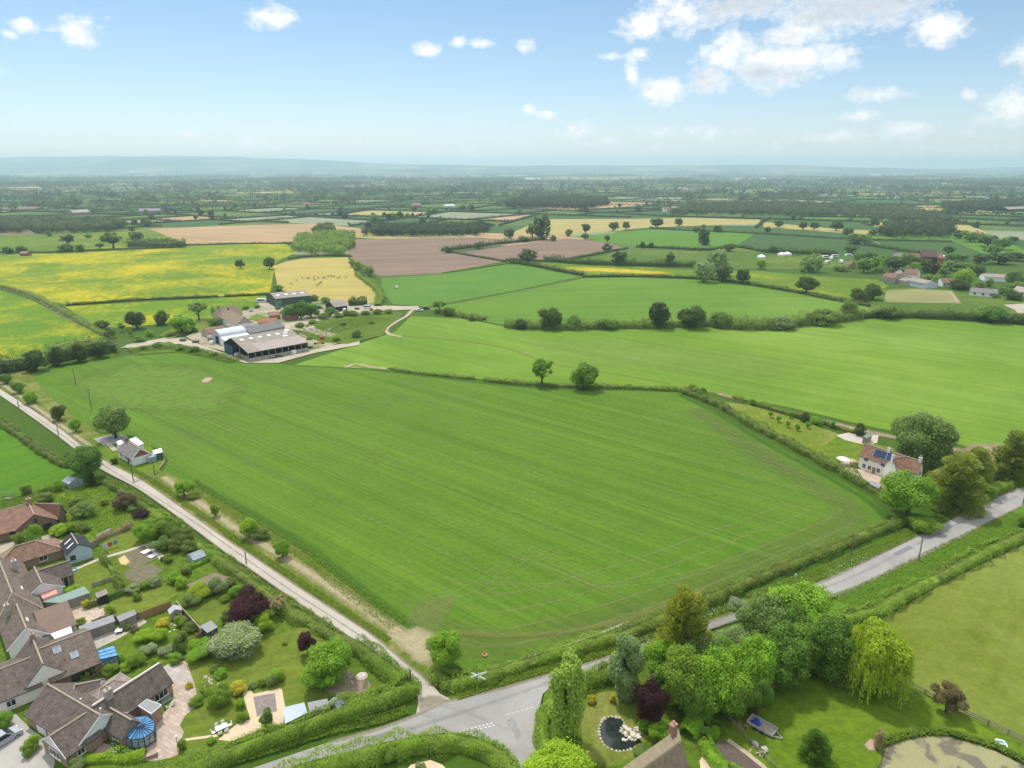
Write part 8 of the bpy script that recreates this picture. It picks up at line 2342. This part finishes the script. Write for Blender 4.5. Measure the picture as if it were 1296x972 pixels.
for i in range(30):
    o = pr2[i] if i < 4 else pr2[i % 4].copy()
    if i >= 4: COL.objects.link(o)
    q = P2(800 + rg.uniform(-12, 12), 931 + rg.uniform(-10, 9)); o.location = (q.x, q.y, .14 + rg.uniform(0, .15)); o.rotation_euler.z = rg.uniform(0, 6); k = rg.uniform(.5, 1.05); o.scale = (k, k, k)
    tag(o, 'pale stone heaped beside the dark kidney-shaped pond', 'stone', 'pale rockery stones by the pond')
for i in range(22):
    o = pr2[i % 4].copy(); COL.objects.link(o); q = P2(268 + rg.uniform(-10, 10), 865 + rg.uniform(-8, 6)); o.location = (q.x, q.y, .12); o.rotation_euler.z = rg.uniform(0, 6); k = rg.uniform(.4, .9); o.scale = (k, k, k)
    o.material_slots[0].link = 'OBJECT'; o.material_slots[0].material = CONCRETE
    tag(o, 'grey stone of the garden rockery on the lower lawn', 'stone', 'stones of the lower lawn rockery')
for i in range(16):
    o = pr2[i % 4].copy(); COL.objects.link(o); q = P2(214 + rg.uniform(-10, 10), 793 + rg.uniform(-9, 9)); o.location = (q.x, q.y, .12); o.rotation_euler.z = rg.uniform(0, 6); k = rg.uniform(.5, 1.0); o.scale = (k, k, k)
    tag(o, 'pale stone of the fenced rock garden', 'stone', 'stones of the fenced rock garden')
for x, y, lb in ((967, 951, 'grey boulder nearer the rail fence'), (955, 944, 'grey block on the grass by the vegetable bed')):
    g = P(x, y); m = MB(); m.rock((0, 0, .25), .6, rg, 0, .6); o = m.build('boulder', CONCRETE); o.location = (g.x, g.y, .2); tag(o, lb, 'boulder')
g = P(937, 936); o = thing('park_bench', P(893, 928), 'small white wooden seat between the cottage hedges', 'bench'); c = P2(893, 928); m = MB(); m.box(c, (1, .3), 1.3, .45, .42, .47); m.build('seat', UPVC, o); m = MB()
for k in range(5): m.box(c + Vector((-.5 + k * .25, .25)), (1, 0), .07, .05, .47, 1.0)
m.build('backrest', UPVC, o)
for a in (-.55, .55): m = MB(); m.box(c + Vector((a, a * .3)), (1, 0), .07, .4, 0, .42); m.build('leg', UPVC, o)
g = P(1056, 858); m = MB()
for i in range(8): m.tube([(g.x - 1.2 + rg.uniform(-.3, .3), g.y + rg.uniform(-.4, .4), .12 + (i % 3) * .16), (g.x + 1.1 + rg.uniform(-.3, .3), g.y + rg.uniform(-.4, .4), .12 + (i % 3) * .16)], .1, 6)
tag(m.build('log_pile', plain('log_red', (.23, .11, .07), .9, .25, 3), None, g), 'reddish brushwood pile left of the golden willow', 'pile')
# farm: rubble, bales, red machines
for x, y, n_, lb, mt in ((385, 417, 14, 'long heap of pale rubble behind the big barn', plain('rubble', (.42, .35, .27), .95, .3, 1)), (404, 419, 8, 'dark scrap heap beside the pale rubble', plain('scrap', (.22, .24, .27), .8, .4, 1))):
    g = P(x, y); m = MB()
    for i in range(n_): m.rock((g.x + rg.uniform(-9, 9), g.y + rg.uniform(-4, 4), .3), rg.uniform(.9, 1.9), rg)
    tag(m.build('rubble_heap', mt, None, g), lb, 'heap')
phedge('hedge', [(441, 387), (453, 386.5), (465, 386)], 4, 4.2, 'oakdark', 'short black-green conifer hedge right of the open farm shed', leafsz=.55, square=.3)
for x, y, lb in ((404, 436, 'long orange farm machine outside the right end of the big barn'), (320, 445, 'orange-red tractor part at the open barn end')):
    g = P(x, y); o = thing('farm_implement', g, lb, 'farm machine'); c = Vector((g.x, g.y)); u = Vector((.97, .25)).normalized(); n = Vector((-u.y, u.x)); m = MB(); OR = plain('machine_orange', (.52, .14, .05), .6, .15, 1)
    m.box(c, u, 5.0, .5, .7, 1.1); m.box(c + n * .7, u, 4.6, .2, .5, .7)
    for k in range(5): m.box(c + u * (k - 2) * 1.0, n, 1.5, .15, .9, 1.3)
    m.build('frame', OR, o)
    for a in (-1.8, 1.8): m = MB(); q = c + u * a - n * .5; m.tube([(*(q - n * .15), .55), (*(q + n * .15), .55)], .55, 12); m.build('wheel', BLACK, o)
for i, (x, y) in enumerate([(300, 452), (355, 452), (372, 448), (392, 441), (408, 430), (232, 432), (318, 395), (352, 398), (436, 394), (452, 392), (470, 394), (425, 396), (312, 410), (356, 414), (268, 436), (248, 434)]):
    g = P(x, y); o = thing('pallet_stack' if i % 2 else 'water_tank', g, ['pale plastic water tank standing in the dusty farmyard', 'stack of weathered pallets standing in the dusty farmyard'][i % 2], 'pallets' if i % 2 else 'tank', ['water tanks about the farmyard', 'pallet stacks about the farmyard'][i % 2])
    if i % 2:
        for k in range(5):
            m = MB()
            for q in range(5): m.box((g.x + (q - 2) * .55, g.y), (0, 1), 2.4, .4, .1 + k * .3, .18 + k * .3)
            m.box((g.x, g.y), (1, .02 * k), 2.6, 2.2, k * .3, .097 + k * .3); m.build('pallet', TIMBER, o)
    else:
        m = MB(); m.lathe((g.x, g.y, 0), [(1.1, 0), (1.15, .3), (1.15, 1.5), (.9, 1.8), (.3, 1.95)], 12); m.build('body', [CONCRETE, UPVC, RUST][i // 2 % 3], o); m = MB(); m.lathe((g.x, g.y, 1.93), [(.3, 0), (.3, .14), (.05, .16)], 10); m.build('lid', BLACK, o)
# grazing cattle
CW = plain('hide_brown', (.11, .065, .045), .8, .25, 2)


def cow(name):
    me = bpy.data.meshes.new(name)
    V = [(-.75, 0, 1.12), (-.3, 0, 1.16), (.25, 0, 1.16), (.65, 0, 1.2), (.95, 0, 1.0), (1.2, 0, .55), (1.38, 0, .34), (-.9, 0, 1.0), (-.98, 0, .55)]
    E = [(0, 1), (1, 2), (2, 3), (3, 4), (4, 5), (5, 6), (0, 7), (7, 8)]; Rr = [.33, .38, .38, .30, .2, .15, .09, .07, .04]
    for sx_, hx in ((1, .6), (-1, .6), (1, -.72), (-1, -.72)):
        k = len(V); V += [(hx, .2 * sx_, .85), (hx + (.03 if hx > 0 else -.1), .2 * sx_, .48), (hx + .0, .2 * sx_, .03)]
        E += [(3 if hx > 0 else 0, k), (k, k + 1), (k + 1, k + 2)]; Rr += [.15, .08, .06]
    for sx_ in (1, -1): k = len(V); V += [(1.12, .2 * sx_, .68)]; E += [(5, k)]; Rr += [.05]
    me.from_pydata(V, E, []); o = link(name, me)
    sk = o.modifiers.new('skin', 'SKIN'); sd = me.skin_vertices[0].data
    for i, r in enumerate(Rr): sd[i].radius = (r * .8, r)
    sd[0].use_root = True
    o.modifiers.new('sub', 'SUBSURF').levels = 1; o.modifiers['sub'].render_levels = 1
    dg_ = bpy.context.evaluated_depsgraph_get(); m2 = bpy.data.meshes.new_from_object(o.evaluated_get(dg_)); o.modifiers.clear(); o.data = m2; m2.materials.clear(); m2.materials.append(CW)
    return o


cows = [(675, 78), (700, 60), (730, 48), (757, 48), (790, 45), (793, 60), (812, 48), (828, 70), (838, 47), (805, 88), (822, 74), (860, 40), (875, 38), (890, 42), (910, 50), (920, 45), (950, 47), (765, 52), (845, 50), (812, 80)]
base_c = None
for i, (x, y) in enumerate(cows):
    o = cow('cow') if base_c is None else base_c.copy()
    if base_c is None: base_c = o
    else: COL.objects.link(o)
    q = P(200 + x / 4, 340.6 + y / 4); o.location = (q.x, q.y, .1); o.rotation_euler.z = rg.uniform(0, 6.28); o.scale = (.85,) * 3
    tag(o, 'brown cow grazing in the hay-coloured pasture', 'cow', 'cows grazing in the hay-coloured pasture')

# ------------------------------------------------------------------ rough grass tufts where nothing is mown
def tufts(name, strips, n, mat, label, hgt=.4, size=.24):
    rng = np.random.default_rng(len(name) + n)
    pts = []
    tot = sum((b_ - a).length for s, w_ in strips for a, b_ in zip(s, s[1:]))
    for s, w_ in strips:
        for a, b_ in zip(s, s[1:]):
            k = max(1, int(n * (b_ - a).length / tot)); t = rng.uniform(0, 1, k); d = (b_ - a).normalized(); o_ = rng.uniform(-w_ / 2, w_ / 2, k)
            pts.append(np.stack([a.x + (b_.x - a.x) * t - d.y * o_, a.y + (b_.y - a.y) * t + d.x * o_, rng.uniform(.1, hgt, k) + .2], 1))
    p = np.concatenate(pts); nr = rng.normal(0, .5, p.shape) + np.array([0, 0, .8])
    return tag(link(name, quads_mesh(name, leaves(p, nr, size, rng, 1.7), [LEAF[mat]])), label, None, None, 'stuff')


SPX = lambda px, st=3: smooth_path([P2(*q) for q in px], st)
tufts('verge_grass', [(SPX([(578, 884), (640, 864), (697, 848), (765, 828), (850, 796), (930, 768)]), 1.6), (SPX([(950, 760), (1055, 720), (1150, 677), (1200, 653)]), 3.5), (SPX([(1066, 765), (1110, 748), (1180, 712), (1296, 655)]), 6), (SPX([(300, 962), (360, 944), (420, 925), (480, 912), (515, 900)]), 2.0), (SPX([(1190, 655), (1235, 636)]), 3)], 42000, 'grass', 'long lush grass on the road verges', .3, .17)
tufts('verge_grass', [(SPX([(143, 583), (191, 608), (243, 644), (306, 689), (384, 741), (432, 772), (492, 812)]), 1.6), (SPX([(240, 610), (275, 634), (312, 660), (350, 684), (390, 704), (430, 738), (470, 768), (505, 792)]), 4), (SPX([(600, 855), (660, 845), (720, 828), (800, 797), (870, 770)]), 3.5)], 26000, 'grass', 'rough grass along the lane and field margin', .25, .16)
tufts('cow_parsley', [(SPX([(640, 848), (700, 832), (760, 806), (800, 792)]), 2.5), (SPX([(800, 822), (850, 800), (940, 762)]), 2.0), (SPX([(1040, 735), (1100, 705)]), 2)], 1500, 'parsley', 'white cow parsley flowering along the hedge bottoms', .6, .17)
tufts('rough_growth', [(SPX([(870, 905), (920, 900), (960, 880)]), 5), (SPX([(380, 428), (420, 415), (480, 402)], 8), 22), (SPX([(165, 446), (220, 440), (300, 458)], 8), 8), (SPX([(1110, 945), (1150, 932), (1200, 930), (1260, 948), (1300, 968)]), 1.2)], 12000, 'grass', 'rank green growth on the untended ground', .6, .36)
tufts('wild_garden', [(SPX([(60, 640), (110, 625), (150, 650), (170, 670)]), 16), (SPX([(0, 640), (60, 628)]), 6)], 12000, 'grass', 'long meadow grass of the wild garden lawn', .3, .2)
tufts('hedge_bottom', [(SPX([(0, 363), (40, 374), (80, 397), (118, 418)], 8), 8)], 1500, 'dry', 'dry stalks along the brown straggling hedge', .8, .6)
